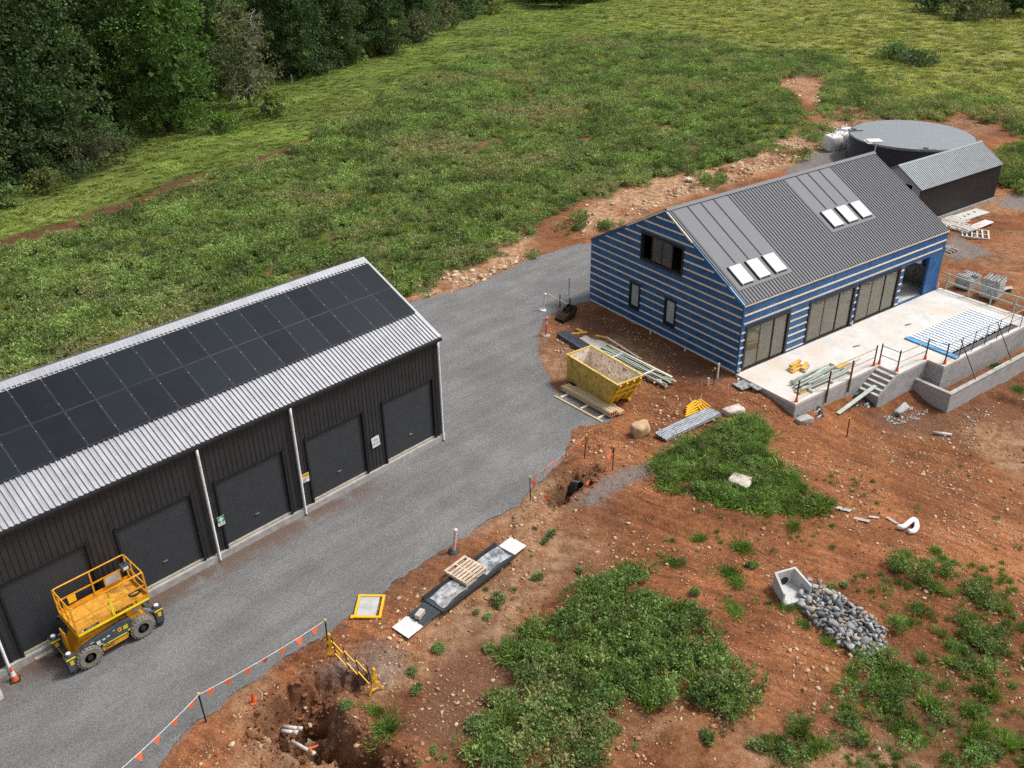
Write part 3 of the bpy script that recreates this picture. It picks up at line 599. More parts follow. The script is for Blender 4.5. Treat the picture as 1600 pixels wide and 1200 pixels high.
# stones
def stone_mat(name, a, b_, c_):
    m, n, b = newmat(name); oi = nd(n, 'ObjectInfo'); tc = nd(n, 'TexCoord')
    c = mixc(n, oi.outputs['Random'], a, b_); c = mixc(n, math_(n, 'MULTIPLY', ramp(n, noise(n, tc.outputs['Object'], 3, 5), .4, .65), .55), c, c_)
    n.links.new(c, b.inputs['Base Color']); b.inputs['Roughness'].default_value = .9; b.inputs['Specular IOR Level'].default_value = .2
    bump(n, noise(n, tc.outputs['Object'], 6, 5), .5, .05, b); MATS[name] = m; return m
M_STONE = stone_mat('tan_stone', (.30, .17, .09), (.66, .50, .33), (.26, .12, .06))
M_GSTONE = stone_mat('grey_stone', (.13, .135, .14), (.36, .35, .34), (.09, .09, .095))
rockP = [rock_geo(s, .75, 1) for s in range(6)]
dirt_site = PX((250, 1210), (420, 1070), (560, 985), (640, 920), (800, 810), (890, 700), (870, 560), (850, 510), (921, 478), (1150, 590), (1240, 660), (1480, 655), (1640, 590), (1640, 1215))
xs, ys = sample(dirt_site, 46, lambda x, y: .12 + .88 * sstep(.4, .62, fbm(x * .6 + 3, y * .6, 4)), .1); k = free(xs, ys) & (ys > 15); xs, ys = xs[k], ys[k]
s_ = .03 + .06 * rng.random(len(xs)) ** 2 + .18 * rng.random(len(xs)) ** 16
scatter('soil_stones', rockP, pts3(xs, ys, .005), s_, M_STONE, 'tan stones scattered over the red soil of the site')
xs, ys = sample(dirt_site, 16, lambda x, y: sstep(.42, .6, fbm(x * .5 + 13, y * .5, 4)), .1); k = free(xs, ys) & (ys > 15); xs, ys = xs[k], ys[k]
scatter('soil_clods', rockP, pts3(xs, ys, .0), .03 + .10 * rng.random(len(xs)) ** 3, stone_mat('soil_clod', (.13, .055, .028), (.30, .14, .07), (.10, .045, .025)), 'clods of turned red soil over the site')
xs = []; ys = []
for P_, dn in zip(pale_w[:4], (46, 22, 8, 4)):
    a, b = sample(P_, dn, lambda x, y: .1 + .9 * sstep(.4, .62, fbm(x * .5, y * .5, 3)), .5); xs.append(a); ys.append(b)
xs, ys = np.concatenate(xs), np.concatenate(ys); k = free(xs, ys); xs, ys = xs[k], ys[k]
s_ = .05 + .11 * rng.random(len(xs)) ** 2 + .5 * rng.random(len(xs)) ** 14
scatter('bank_rubble', rockP, pts3(xs, ys), s_, stone_mat('pale_bank_stone', (.36, .23, .13), (.72, .60, .46), (.34, .19, .10)), 'pale broken stones along the bank behind the driveway')
# loose gravel crumbs along the driveway edge
e = np.array(road_poly[40:-60]); i = rng.integers(0, len(e), 9000); q = e[i] + rng.normal(size=(9000, 2)) * np.array([.28, .28]); k = (q[:, 1] < 60)
q = q[k]; scatter('edge_gravel', rockP[:4], np.stack([q[:, 0], q[:, 1], np.maximum(ground_z(q[:, 0], q[:, 1]), np.where(inpoly(q[:, 0], q[:, 1], road_poly), .012, -9))], 1), .02 + .045 * rng.random(len(q)) ** 2, M_GSTONE, 'loose grey gravel spilled along the driveway edge')

# ---- single weeds and grass tufts standing apart on the soil
def plant_mesh(nm, geo, m): return mesh_np(nm, geo[0], geo[1], m)
bigbush = [plant_mesh('leaves', clump_geo(620, .5, .45, .08, 60 + s, .6, .6, .45), M_BUSH) for s in range(4)]
bigtuft = [plant_mesh('blades', grass_geo(900, .5, .24, 70 + s, .11), M_GRASS) for s in range(3)]
singles = [  # px, py, diameter, kind, label
    (840, 900, .85, 0, 'leafy weed on bare soil midway between the pallet and the big thicket'), (905, 888, .65, 0, 'small round weed just above the tip of the big thicket'),
    (905, 905, .4, 0, 'tiny weed directly above the big thicket, below the round weed'), (780, 934, 1.25, 0, 'wide low weed right of the flat dark roofing sheets'),
    (862, 831, .75, 0, 'low weed on the red soil below the dug trench'), (853, 840, .5, 0, 'smaller weed touching the low weed below the trench'),
    (686, 1011, .95, 0, 'round weed below the white end of the roofing sheets'), (645, 1048, .8, 0, 'upper of two weeds right of the yellow barrier'),
    (652, 1075, .85, 0, 'lower of two weeds right of the yellow barrier'), (544, 1110, .75, 0, 'weed standing at the right edge of the dug pit'),
    (605, 1143, 1.3, 1, 'long bright grass tuft below the yellow barrier end'), (585, 1113, .9, 1, 'smaller bright grass patch right of the dug pit'), (678, 1178, .6, 0, 'small weed near the bottom edge below the barrier'),
    (762, 963, .55, 0, 'small weed right of the roofing sheets beside the wide low weed'), (745, 955, .5, 0, 'little weed tucked between the roofing sheets and wide low weed'), (765, 1010, .8, 0, 'greyish weed left of the big thicket'),
    (790, 1000, .5, 0, 'small weed close to the left side of the big thicket'), (745, 1130, 1.2, 0, 'bushy weed at the lower left of the big thicket'),
    (1052, 873, .85, 1, 'bright grass tuft above the right side of the big thicket'), (1093, 833, .85, 1, 'bright grass patch left of the long grass streak on red soil'),
    (1160, 848, 1.1, 1, 'grass patch on red soil below the grass mound'), (1240, 818, .95, 1, 'grass tuft right below the end of the grass mound'),
    (1140, 888, 1.0, 1, 'upper end of the grass streak on the red slope'), (1152, 905, .8, 1, 'lower end of the grass streak on the red slope'), (1175, 880, .9, 0, 'blue-green weed between grass streak and headwall'),
    (1120, 1010, .95, 0, 'dark round bush at the right corner of the big thicket'), (1085, 925, .8, 0, 'low weed above the right side of the big thicket'), (1145, 947, 1.0, 1, 'bright round grass patch left of the concrete headwall'),
    (1228, 945, .9, 1, 'grass tuft at the lower left foot of the concrete headwall'), (1255, 972, .7, 1, 'grass clump along the left side of the rock apron'),
    (1298, 915, .85, 0, 'leafy weed at the top right of the rock apron'), (1318, 912, .6, 0, 'grey weed just right of the leafy weed above the rock apron'),
    (1412, 862, .9, 1, 'grass strip below the white hose'), (1396, 888, .6, 0, 'weed below the white hose left of the grass strip'), (1462, 858, .75, 1, 'grass tuft right of the white hose'),
    (1295, 997, .8, 1, 'grass clump half-way down the left side of the rock apron'), (1300, 820, .45, 0, 'small green weed below the grass mound by plastic scraps'), (1555, 575, .9, 1, 'grass tuft by the lower block wall near the ditch'),
    (1590, 605, .9, 1, 'bright grass tuft below the ditch at the block wall'), (1180, 1160, .9, 0, 'weed on the soil below the separate round weed patch'), (1105, 1150, 1.0, 0, 'sparse weed below the gap between two weed patches')]
for j, (px, py, dia, kd, lb) in enumerate(singles):
    p = G(px, py + dia * 7); me = (bigbush if kd == 0 else bigtuft)[j % (4 if kd == 0 else 3)]
    o = link('weed_clump' if kd == 0 else 'grass_tuft', me); p[2] = float(ground_z(p[0], p[1])) - .01
    at(o, p, j * 1.7); o.scale = (dia, dia * (.8 + .3 * random.random()), dia * (.55 if kd == 0 else .8)); tag(o, lb, 'weed' if kd == 0 else 'grass tuft', 'single weeds on the bare soil' if kd == 0 else 'grass tufts on the bare soil')

# ================================================================== TREES AND SHRUBS
def crown_geo(H, Rad, z0, prof, ncl, nleaf, leaf, seed, spread=1.0):
    r = np.random.default_rng(seed); t = r.random(ncl) ** .9; an = r.random(ncl) * 6.283
    rr = np.array([prof(q) for q in t]) * Rad; q = rr * (.45 + .55 * r.random(ncl) ** .35) * (1 + .18 * np.sin(an * 3 + seed) + .12 * np.sin(an * 7 + t * 9))
    c = np.stack([np.cos(an) * q, np.sin(an) * q, z0 + t * (H - z0)], 1)
    cr = Rad * (.13 + .12 * r.random(ncl)) * spread
    i = r.integers(0, ncl, nleaf); d = norm(r.normal(size=(nleaf, 3)) * np.array([1, 1, .8]) + np.array([0, 0, .45]) + norm(c[i] * np.array([1, 1, 0])) * .5)
    p = c[i] + d * cr[i][:, None] * (.45 + .6 * r.random((nleaf, 1))) * np.array([1, 1, .62])
    v1, f1 = leafquads(p, d + r.normal(size=(nleaf, 3)) * .55 - np.array([0, 0, .25]), leaf * (.55 + .9 * r.random(nleaf)), .6, r)
    m = nleaf // 14; t2 = r.random(m); a2 = r.random(m) * 6.283; q2 = np.array([prof(x) for x in t2]) * Rad * .62 * np.sqrt(r.random(m))
    p2 = np.stack([np.cos(a2) * q2, np.sin(a2) * q2, z0 + t2 * (H - z0) * .94], 1); v2, f2 = leafquads(p2, r.normal(size=(m, 3)), leaf * 2.6 * (.7 + .6 * r.random(m)), .8, r)
    return np.concatenate([v1, v2]), np.concatenate([f1, f2 + len(v1)])
cone_prof = lambda t: (.62 + .38 * min(1, t * 5)) * (1 - t ** 1.6) ** .75 + .04
round_prof = lambda t: max(.05, math.sin(math.pi * min(.98, .16 + .84 * t)) ** .62)
M_CONIF = leaf_mat('conifer_foliage', (.026, .056, .020), (.095, .158, .048), (.10, .13, .05), .4, .35)
M_BROAD = leaf_mat('broadleaf_foliage', (.034, .085, .016), (.145, .245, .044), (.20, .22, .04), .45, .45)
M_OLIVE = leaf_mat('olive_foliage', (.060, .075, .030), (.16, .17, .075), (.13, .11, .06), .4, .6)
M_YELLOW = leaf_mat('yellow_green_foliage', (.07, .10, .02), (.17, .19, .045), None, .4, .6)
M_BARK = mat('rough_bark', (.085, .065, .05), .95, var=.4, scale=6, bmp=.8, bscale=14)
M_TWIG = mat('bleached_twigs', (.26, .235, .20), .9, var=.3, scale=5)
def trunk_geo(H, r0, seed, limbs=9, lo=.15, rad=3.0):
    b = MB(); rr = random.Random(seed); pts = [(0, 0, -.3)]
    for k in range(1, 7): pts.append((rr.uniform(-.12, .12) * k, rr.uniform(-.12, .12) * k, H * k / 6.5))
    b.tube(pts, r0, 8, r2=r0 * .2)
    for k in range(limbs):
        t = lo + (.85 - lo) * k / limbs; j = min(5, int(t * 6.5)); base = Vector(pts[j]) + (Vector(pts[j + 1]) - Vector(pts[j])) * (t * 6.5 - j); a = rr.uniform(0, 6.28); L = rad * (.55 + .4 * rr.random()) * (1 - t * .6)
        e = base + Vector((math.cos(a) * L, math.sin(a) * L, L * rr.uniform(.1, .5))); mid = (base + e) / 2 + Vector((0, 0, L * .12)); b.tube([base, mid, e], r0 * .32, 5, r2=r0 * .08)
    return b
conif_me = [mesh_np('crown', *crown_geo(20, 4.6, .3, cone_prof, 380, 25000, .27, 100 + s), M_CONIF) for s in range(3)]
broad_me = [mesh_np('crown', *crown_geo(18, 5.2, .8, round_prof, 210, 23000, .27, 110 + s, 1.2), M_BROAD) for s in range(1)]
small_me = [mesh_np('crown', *crown_geo(9, 5.0, 1.2, round_prof, 120, 6500, .42, 120 + s, 1.2), M_CONIF) for s in range(2)]
tr_src = trunk_geo(19, .38, 5, 10, .05, 4).build('trunk', M_BARK); tr_me = tr_src.data; bpy.data.objects.remove(tr_src)
ts_src = trunk_geo(8, .3, 8, 6, .2, 4).build('trunk', M_BARK); ts_me = ts_src.data; bpy.data.objects.remove(ts_src)
def tree(name, label, px, py, cme, tme, s, k, group, zsc=1.0):
    p = G(px, py); p[2] = float(ground_z(p[0], p[1])); e = thing(name, label, 'tree', p, k * 2.1, group)
    a = link('trunk', tme, e); c = link('crown', cme, e); e.scale = (s, s, s * zsc); return e
GA = 'dark trees along the pasture edge'
for k, (px, py, s, lb) in enumerate([(-62, 318, 1.0, 'dark evergreen cut by the left edge of the photo'), (28, 288, .92, 'dark evergreen at the lower left, first fully in view'), (96, 262, 1.0, 'dark evergreen second from the left, above the grey bush'),
        (470, 122, .86, 'dark evergreen right behind the dead-branched tree'), (528, 102, .86, 'dark evergreen behind the weathered fence post'), (590, 86, .84, 'dark evergreen behind the pale leafy shrub'), (655, 58, .86, 'dark evergreen behind the grey-green pasture shrubs'), (722, 26, .9, 'last dark evergreen of the front row, towards the pasture')]):
    tree('evergreen_tree', lb, px, py, conif_me[k % 3], tr_me, s, k, GA)
for k, (px, py, s, lb) in enumerate([(-120, 235, 1.1, 'shaded evergreen at the far left of the back row'), (-20, 215, 1.1, 'shaded evergreen behind the leftmost front tree'), (60, 205, 1.1, 'shaded evergreen behind the second front tree'), (165, 200, 1.05, 'shaded evergreen in the gap left of the big broadleaf tree'),
        (330, 150, 1.05, 'shaded evergreen behind the big broadleaf tree'), (240, 165, 1.1, 'shaded evergreen hidden mostly behind the broadleaf crown'), (420, 98, 1.05, 'shaded evergreen above the dead-branched tree'), (500, 70, 1.0, 'shaded evergreen behind the front row near the fence post'), (570, 48, 1.0, 'shaded evergreen in the back row above the pale shrub'), (640, 25, 1.0, 'shaded evergreen at the top edge above the grey-green shrubs')]):
    tree('evergreen_tree', lb, px, py, conif_me[(k + 1) % 3], tr_me, s, k + 3, 'shaded back row of trees')
tree('broadleaf_tree', 'big bright green broadleaf tree with its crown hanging to the grass', 268, 206, broad_me[0], tr_me, 1.0, 1, None)
for k, (px, py, s, lb) in enumerate([(878, 12, 1.0, 'dark low tree with a bare trunk at the top middle edge'), (925, 2, .9, 'dark rounded tree at the top edge right of the bare trunk'), (838, 2, .9, 'dark rounded tree at the top edge left of the bare trunk'), (1462, 4, .8, 'dark tree at the top edge left of the olive shrub'), (1582, 22, .9, 'dark tree with a leaning trunk at the top right corner'), (1415, -6, .9, 'dark tree top cut by the upper edge towards the right'), (1535, -2, .85, 'dark tree behind the olive shrub at the top right')]):
    e = tree('pasture_tree', lb, px, py, small_me[k % 2], ts_me, s, k, 'far trees along the top edge')
# half-dead tree: grey branches with thin foliage
p = G(392, 168); e = thing('dead_branched_tree', 'half-dead tree with bare grey branches beside the broadleaf tree', 'tree', (p[0], p[1], float(ground_z(p[0], p[1]))))
trunk_geo(11, .26, 31, 12, .12, 3.5).build('trunk', M_BARK, e)
b = MB(); rr = random.Random(4)
def twig(b, p, d, L, r, dep):
    q = p + d * L; mid = (p + q) / 2 + Vector((rr.uniform(-.1, .1), rr.uniform(-.1, .1), rr.uniform(-.1, .1))) * L; b.tube([p, mid, q], r, 4, False, r * .55)
    if dep:
        for _ in range(3): twig(b, mid + (q - mid) * rr.random(), (d + Vector((rr.gauss(0, .6), rr.gauss(0, .6), rr.gauss(0, .5)))).normalized(), L * rr.uniform(.5, .75), r * .55, dep - 1)
for k in range(20):
    a = rr.uniform(-2.6, .6); zz = rr.uniform(1.2, 10.5); twig(b, Vector((0, 0, zz)), Vector((math.cos(a), math.sin(a), rr.uniform(-.15, .55))).normalized(), 2.4 * (1 - .03 * zz), .075, 3)
b.build('dead_branches', M_TWIG, e)
tag(link('crown', mesh_np('crown', *crown_geo(11, 3.6, 1.0, round_prof, 90, 3600, .26, 141, 1.0), M_OLIVE), e), 'thin olive foliage')
# shrubs
def shrub(px, py, rad, h, m, nleaf, leaf, seed, label, twigs=14, group='shrubs at the pasture edge', name='pasture_shrub'):
    p = G(px, py); e = thing(name, label, 'shrub', (p[0], p[1], float(ground_z(p[0], p[1]))), seed, group)
    link('foliage', mesh_np('foliage', *crown_geo(h, rad, .1, round_prof, 40, nleaf, leaf, seed, 1.5), m), e)
    b = MB(); r_ = random.Random(seed)
    for k in range(twigs):
        a = r_.uniform(0, 6.28); d = Vector((math.cos(a) * rad * .9, math.sin(a) * rad * .9, h * r_.uniform(.6, 1.12))); b.tube([(0, 0, 0), d * .5 + Vector((0, 0, .1)), d], .03, 4, False, .012)
    b.build('stems', M_TWIG, e); return e
shrub(140, 262, 3.0, 3.6, M_OLIVE, 2600, .22, 201, 'large grey-brown twiggy bush under the second evergreen', 50)
shrub(182, 236, 2.4, 2.6, M_CONIF, 1600, .22, 202, 'dark bush right of the large twiggy bush')
shrub(72, 302, 1.7, 1.9, M_YELLOW, 1400, .18, 203, 'yellow-green bush at the lower left tree edge')
shrub(118, 280, 1.6, 1.5, M_CONIF, 1000, .18, 204, 'low dark bush between the yellow bush and twiggy bush')
shrub(10, 322, 1.6, 1.6, M_BUSH, 1000, .18, 205, 'green bush at the left edge below the evergreens')
shrub(578, 88, 2.4, 3.4, M_YELLOW, 1800, .26, 206, 'pale leafy shrub right of the fence post')
shrub(612, 84, 2.3, 3.2, M_OLIVE, 1500, .24, 207, 'grey-green twiggy shrub right of the pale leafy shrub', 30)
shrub(552, 98, 1.9, 2.2, M_BUSH, 1000, .22, 208, 'dark green shrub left of the pale leafy shrub')
shrub(500, 116, 2.4, 1.6, M_CONIF, 900, .22, 209, 'low tangled shrub left of the fence post', 26)
shrub(655, 66, 3.0, 4.2, M_OLIVE, 1900, .28, 210, 'tall grey-green shrub in the middle of the pasture edge', 24)
shrub(690, 46, 3.4, 4.2, M_OLIVE, 1900, .28, 211, 'broad grey-green shrub further up the pasture edge', 24)
shrub(765, 22, 2.4, 3.6, M_YELLOW, 1200, .3, 212, 'pale leafy shrub at the upper end of the tree line')
shrub(728, 30, 3.2, 3.4, M_CONIF, 1500, .28, 213, 'dark shrub at the upper end of the tree line')
shrub(425, 182, 2.4, 2.4, M_YELLOW, 1300, .22, 214, 'yellow-green shrub at the foot of the half-dead tree')
shrub(350, 205, 2.2, 1.8, M_BROAD, 1200, .22, 215, 'green shrub right of the broadleaf tree at its foot')
shrub(1512, 32, 5.0, 5.2, M_OLIVE, 2600, .36, 216, 'big olive shrub at the top right of the pasture', 10)
shrub(1450, 20, 3.4, 3.2, M_CONIF, 1300, .34, 217, 'dark shrub left of the big olive shrub')
shrub(1395, 92, 2.6, 1.6, M_BUSH, 1300, .26, 218, 'green bramble heap alone on the pasture above the tank', 8, 'bramble heaps on the pasture')
shrub(1432, 100, 3.0, 1.3, M_CONIF, 1200, .26, 219, 'dark dead bramble heap on the pasture above the tank', 26, 'bramble heaps on the pasture')
for k, (px, py, lb) in enumerate([(536, 106, 'weathered grey fence post standing alone before the dark trees'), (457, 132, 'short fence post at the foot of the half-dead tree'), (795, 58, 'thin fence post on the pasture at the upper middle')]):
    p = G(px, py); p[2] = float(ground_z(p[0], p[1])); h = (1.7, 1.2, 1.3)[k]
    tag(at(MB().box(-.11, .11, -.09, .09, -.2, h, taper=.85).box(-.06, .06, -.05, .05, h, h + .04).build('fence_post', mat('grey_post_timber', (.26, .245, .22), .9, var=.3)), p, .4 * k), lb, 'fence post', 'old fence posts')

# ================================================================== BUILDING MATERIALS
M_ZINC = mat('zincalume_sheet', (.34, .35, .375), .5, .5, var=.10, scale=1.5, dirt=(.30, .30, .31), damt=.35)
M_MONU = mat('charcoal_cladding', (.030, .030, .031), .55, 0, var=.12, scale=2, spec=.35)
M_DOOR = mat('charcoal_roller_door', (.021, .024, .029), .5, 0, var=.1, scale=2, spec=.4)
M_TRIM = mat('black_trim', (.014, .014, .015), .45, 0, var=.2, scale=4)
M_WHITE = mat('white_pvc', (.74, .74, .73), .4, 0, var=.06, scale=4, dirt=(.45, .40, .35), damt=.4)
M_CONC = mat('grey_concrete', (.36, .35, .335), .9, var=.16, scale=2.2, dirt=(.20, .17, .14), damt=.5, bmp=.3, bscale=25)
M_ROOF = mat('woodland_grey_roof', (.122, .128, .143), .62, .0, var=.07, scale=1.2)
M_SEAM = mat('dark_seam', (.028, .029, .033), .5, .2, var=.1)
M_TIMB = mat('pale_pine', (.78, .68, .54), .8, var=.15, scale=5, rnd=.12, stretch=(.6, 6, 6))
M_STEEL = mat('galvanised_steel', (.50, .52, .55), .4, .8, var=.12, scale=3)
M_SKYWHITE = mat('skylight_sky_white', (.52, .545, .555), .28, 0, var=.05, scale=2)  # the sky's reflection on the panes is put into this whitish colour
def wrap_material():
    m, n, b = newmat('blue_wall_wrap'); co, rn = objco(n); f = noise(n, co, 1.4, 6, .65)
    c = mixc(n, ramp(n, f, .3, .7), (.014, .080, .225), (.028, .138, .345))
    br = nd(n, 'TexBrick'); br.inputs['Scale'].default_value = 1.0; br.inputs['Mortar Size'].default_value = .012; br.inputs['Brick Width'].default_value = 2.4; br.inputs['Row Height'].default_value = 1.37
    tc = nd(n, 'TexCoord'); sx = nd(n, 'SeparateXYZ'); cx = nd(n, 'CombineXYZ'); n.links.new(tc.outputs['Object'], sx.inputs[0]); n.links.new(math_(n, 'ADD', sx.outputs[0], sx.outputs[1]), cx.inputs[0]); n.links.new(sx.outputs[2], cx.inputs[1])
    n.links.new(cx.outputs[0], br.inputs['Vector']); c = mixc(n, math_(n, 'MULTIPLY', br.outputs['Fac'], .5), c, (.012, .04, .11))
    # faint pale print in rows
    wv = noise(n, co, 9, 2, .5); c = mixc(n, math_(n, 'MULTIPLY', ramp(n, wv, .66, .72), .4), c, (.25, .36, .5))
    n.links.new(c, b.inputs['Base Color']); b.inputs['Roughness'].default_value = .55
    bump(n, noise(n, co, 2.2, 5), .45, .05, b); MATS['blue_wall_wrap'] = m; return m
M_WRAP = wrap_material()
def block_material(name, a, b_, bw=.39, bh=.19, rotz=0):
    m, n, b = newmat(name); tc = nd(n, 'TexCoord'); sx = nd(n, 'SeparateXYZ'); cx = nd(n, 'CombineXYZ'); n.links.new(tc.outputs['Object'], sx.inputs[0]); n.links.new(math_(n, 'ADD', sx.outputs[0], sx.outputs[1]), cx.inputs[0]); n.links.new(sx.outputs[2], cx.inputs[1])
    br = nd(n, 'TexBrick'); n.links.new(cx.outputs[0], br.inputs['Vector']); br.inputs['Scale'].default_value = 1; br.inputs['Brick Width'].default_value = bw; br.inputs['Row Height'].default_value = bh; br.inputs['Mortar Size'].default_value = .010
    br.inputs['Color1'].default_value = (*a, 1); br.inputs['Color2'].default_value = (*b_, 1); br.inputs['Mortar'].default_value = (*[x * .66 for x in a], 1); br.inputs['Mortar Smooth'].default_value = .3
    f = noise(n, tc.outputs['Object'], 1.6, 7, .7); c = mixc(n, math_(n, 'MULTIPLY', ramp(n, f, .45, .7), .5), br.outputs['Color'], [x * .62 for x in a])
    c = mixc(n, math_(n, 'MULTIPLY', ramp(n, noise(n, tc.outputs['Object'], .9, 5), .5, .7), .4), c, (.46, .46, .46))
    n.links.new(c, b.inputs['Base Color']); b.inputs['Roughness'].default_value = .92; bump(n, math_(n, 'MULTIPLY_ADD', br.outputs['Fac'], -1, noise(n, tc.outputs['Object'], 30, 4)), .35, .02, b); MATS[name] = m; return m
M_BLOCK = block_material('grey_blockwork', (.37, .37, .365), (.44, .44, .435))
M_ALCOVE = block_material('brown_grey_blockwork', (.22, .20, .18), (.26, .235, .21))
def deck_material():
    m, n, b = newmat('dusty_new_concrete'); tc = nd(n, 'TexCoord'); P = tc.outputs['Object']
    c = mixc(n, ramp(n, noise(n, P, 1.1, 7, .65), .3, .7), (.52, .505, .48), (.66, .645, .62))
    c = mixc(n, math_(n, 'MULTIPLY', ramp(n, noise(n, P, .55, 7, .68), .46, .68), .6), c, (.56, .40, .26))
    c = mixc(n, math_(n, 'MULTIPLY', ramp(n, noise(n, P, 4, 5, .7), .56, .7), .35), c, (.42, .22, .11))
    n.links.new(c, b.inputs['Base Color']); b.inputs['Roughness'].default_value = .9; bump(n, noise(n, P, 40, 4), .15, .01, b); MATS['deck'] = m; return m
M_DECK = deck_material()
def glass_material(name, tint, refl=1.0, rough=.02, dust_view=.5):
    m, n, b = newmat(name); n.nodes.remove(b); out = n.nodes['Material Output']
    tr = nd(n, 'BsdfTransparent'); tr.inputs[0].default_value = (*tint, 1); gl = nd(n, 'BsdfGlossy'); gl.inputs['Roughness'].default_value = rough; gl.inputs[0].default_value = (refl, refl, refl, 1)
    P = nd(n, 'NewGeometry').outputs['Position']; bp = nd(n, 'Bump'); bp.inputs['Strength'].default_value = .06; bp.inputs['Distance'].default_value = .05; n.links.new(noise(n, P, 1.5, 2), bp.inputs['Height']); n.links.new(bp.outputs[0], gl.inputs['Normal'])
    fr = nd(n, 'Fresnel'); fr.inputs[0].default_value = 1.55; ms = nd(n, 'MixShader'); f = math_(n, 'MULTIPLY_ADD', fr.outputs[0], 1.0, .04, clamp=True); n.links.new(f, ms.inputs[0]); df = nd(n, 'BsdfDiffuse'); n.links.new(mixc(n, noise(n, P, .9, 5), (.15, .145, .105), (.30, .285, .215)), df.inputs[0]); m2 = nd(n, 'MixShader'); m2.inputs[0].default_value = dust_view; n.links.new(tr.outputs[0], m2.inputs[1]); n.links.new(df.outputs[0], m2.inputs[2]); n.links.new(m2.outputs[0], ms.inputs[1]); n.links.new(gl.outputs[0], ms.inputs[2]); n.links.new(ms.outputs[0], out.inputs[0])  # olive diffuse: dust with the reflected ground and room view painted in
    MATS[name] = m; return m
M_GLASS = glass_material('dusty_view_glass', (.62, .64, .56), .85, dust_view=.62); M_GLASS2 = glass_material('dark_window_glass', (.45, .47, .45), .85, dust_view=.14)
def ribbed(width, length, pitch, rw, rh, th=.02, off=None):
    n = max(1, int(round(width / pitch))); pr = [(0, 0)]
    for k in range(n):
        c = width * (k + .5) / n; pr += [(c - rw * .5, 0), (c - rw * .36, rh), (c + rw * .36, rh), (c + rw * .5, 0)]
    pr += [(width, 0), (width, -th), (0, -th)]
    return MB().prism(pr, 0, length)
def data_of(mb, name, m):
    o = mb.build(name, m); me = o.data; bpy.data.objects.remove(o); return me

# ================================================================== LONG SHED
shed = thing('long_shed', 'long charcoal steel shed with silver roof, roller doors and solar panels', 'shed', Sw(0, 0), SYAW)
SD = 10.32; SL = 24.0
MB().box(-SL, 0, -.10, SD, -.35, .30).build('slab', M_CONC, shed)
MB().box(-SL + .02, -.02, .08, .14, .3, SE - .06).box(-SL + .02, -.02, SD - .14, SD - .08, .3, SE - .06).build('wall_lining', M_TRIM, shed)
gz = SE + SD / 2 * math.tan(SS_)
def end_wall(x0, x1):
    b = MB(); v = []
    for x in (x0, x1): v += [(x, .0, .3), (x, SD, .3), (x, SD, SE - .05), (x, SD / 2, gz - .05), (x, .0, SE - .05)]
    b.add(v, [(0, 1, 2, 3, 4), (9, 8, 7, 6, 5)] + [(i, i + 5, (i + 1) % 5 + 5, (i + 1) % 5) for i in range(5)]); return b
end_wall(-.06, 0).build('end_wall', M_MONU, shed); end_wall(-SL, -SL + .06).build('end_wall', M_MONU, shed)
doors = [(-3.5, -.5), (-7.5, -4.5), (-11.6, -8.5), (-15.5, -12.5), (-19.45, -16.45), (-23.5, -20.5)]
def wall_sheet(x0, x1, z0, z1, y=0.0, flip=False):
    w = x1 - x0; n = max(1, round(w / .2)); pr = [(0, 0)]
    for k in range(n):
        c = w * (k + .5) / n; pr += [(c - .03, 0), (c - .02, .02), (c + .02, .02), (c + .03, 0)]
    pr += [(w, 0), (w, -.03), (0, -.03)]
    M = Matrix(((1, 0, 0, x0), (0, 0, -1, y + .03), (0, 1, 0, z0), (0, 0, 0, 1)))
    return MB().prism(pr, 0, z1 - z0, M)
prev = 0.0; walls = []
for (x0, x1) in doors:
    walls.append((x1, prev, .3, SE - .02)); walls.append((x0, x1, 3.5, SE - .02)); prev = x0
walls.append((-SL, prev, .3, SE - .02))
for (x0, x1, z0, z1) in walls: wall_sheet(x0 + .003, x1 - .003, z0, z1).build('wall_sheet', M_MONU, shed)
wall_sheet(-SL, 0, .3, SE - .02, SD - .03).build('rear_wall_sheet', M_MONU, shed)
rd = MB(); pr = []
nsl = 40
for k in range(nsl):
    z = .42 + (3.5 - .42) * k / nsl; h = (3.5 - .42) / nsl; pr += [(0.0, z), (-.013, z + h * .25), (-.013, z + h * .6), (0.0, z + h * .85)]
pr += [(0, 3.5), (.03, 3.5), (.03, .42)]
rdme = {}
for (x0, x1) in doors:
    L_ = round(x1 - x0 - .16, 3)
    if L_ not in rdme:
        M = Matrix(((0, 1, 0, 0), (1, 0, 0, 0), (0, 0, 1, 0), (0, 0, 0, 1))); rdme[L_] = (data_of(MB().prism(pr, 0, L_, M), 'roller_door', M_DOOR), data_of(MB().box(0, L_, -.035, .03, .335, .418), 'bottom_rail', mat('cream_rail', (.50, .45, .36), .7, var=.15)), data_of(MB().box(-.09, .09, -.055, -.024, -.02, .02), 'handle', M_STEEL))
    d = link('roller_door', rdme[L_][0], shed); d.location = (x0 + .08, .075, 0)
    link('bottom_rail', rdme[L_][1], d); hdl = link('handle', rdme[L_][2], d); hdl.location = (L_ * .5, 0, 1.15)
    for x in (x0 + .04, x1 - .04):
        MB().box(x - .04, x + .04, -.04, .06, .3, 3.5).build('door_guide', M_TRIM, shed)
    MB().box(x0, x1, -.02, .07, 3.46, 3.5).build('door_head', M_TRIM, shed)
rs = data_of(ribbed(.745, 5.67, .19, .075, .055), 'roof_sheet', M_ZINC)
for k in range(32):
    x = -.752 * (k + 1) + .03
    o = link('roof_sheet', rs, shed); o.location = (x, -.05, SE - .02); rot(o, SS_)
    if k % 1 == 0:
        o = link('roof_sheet', rs, shed); o.location = (x + .745, SD + .05, SE - .02); rot(o, SS_, 0, math.pi)
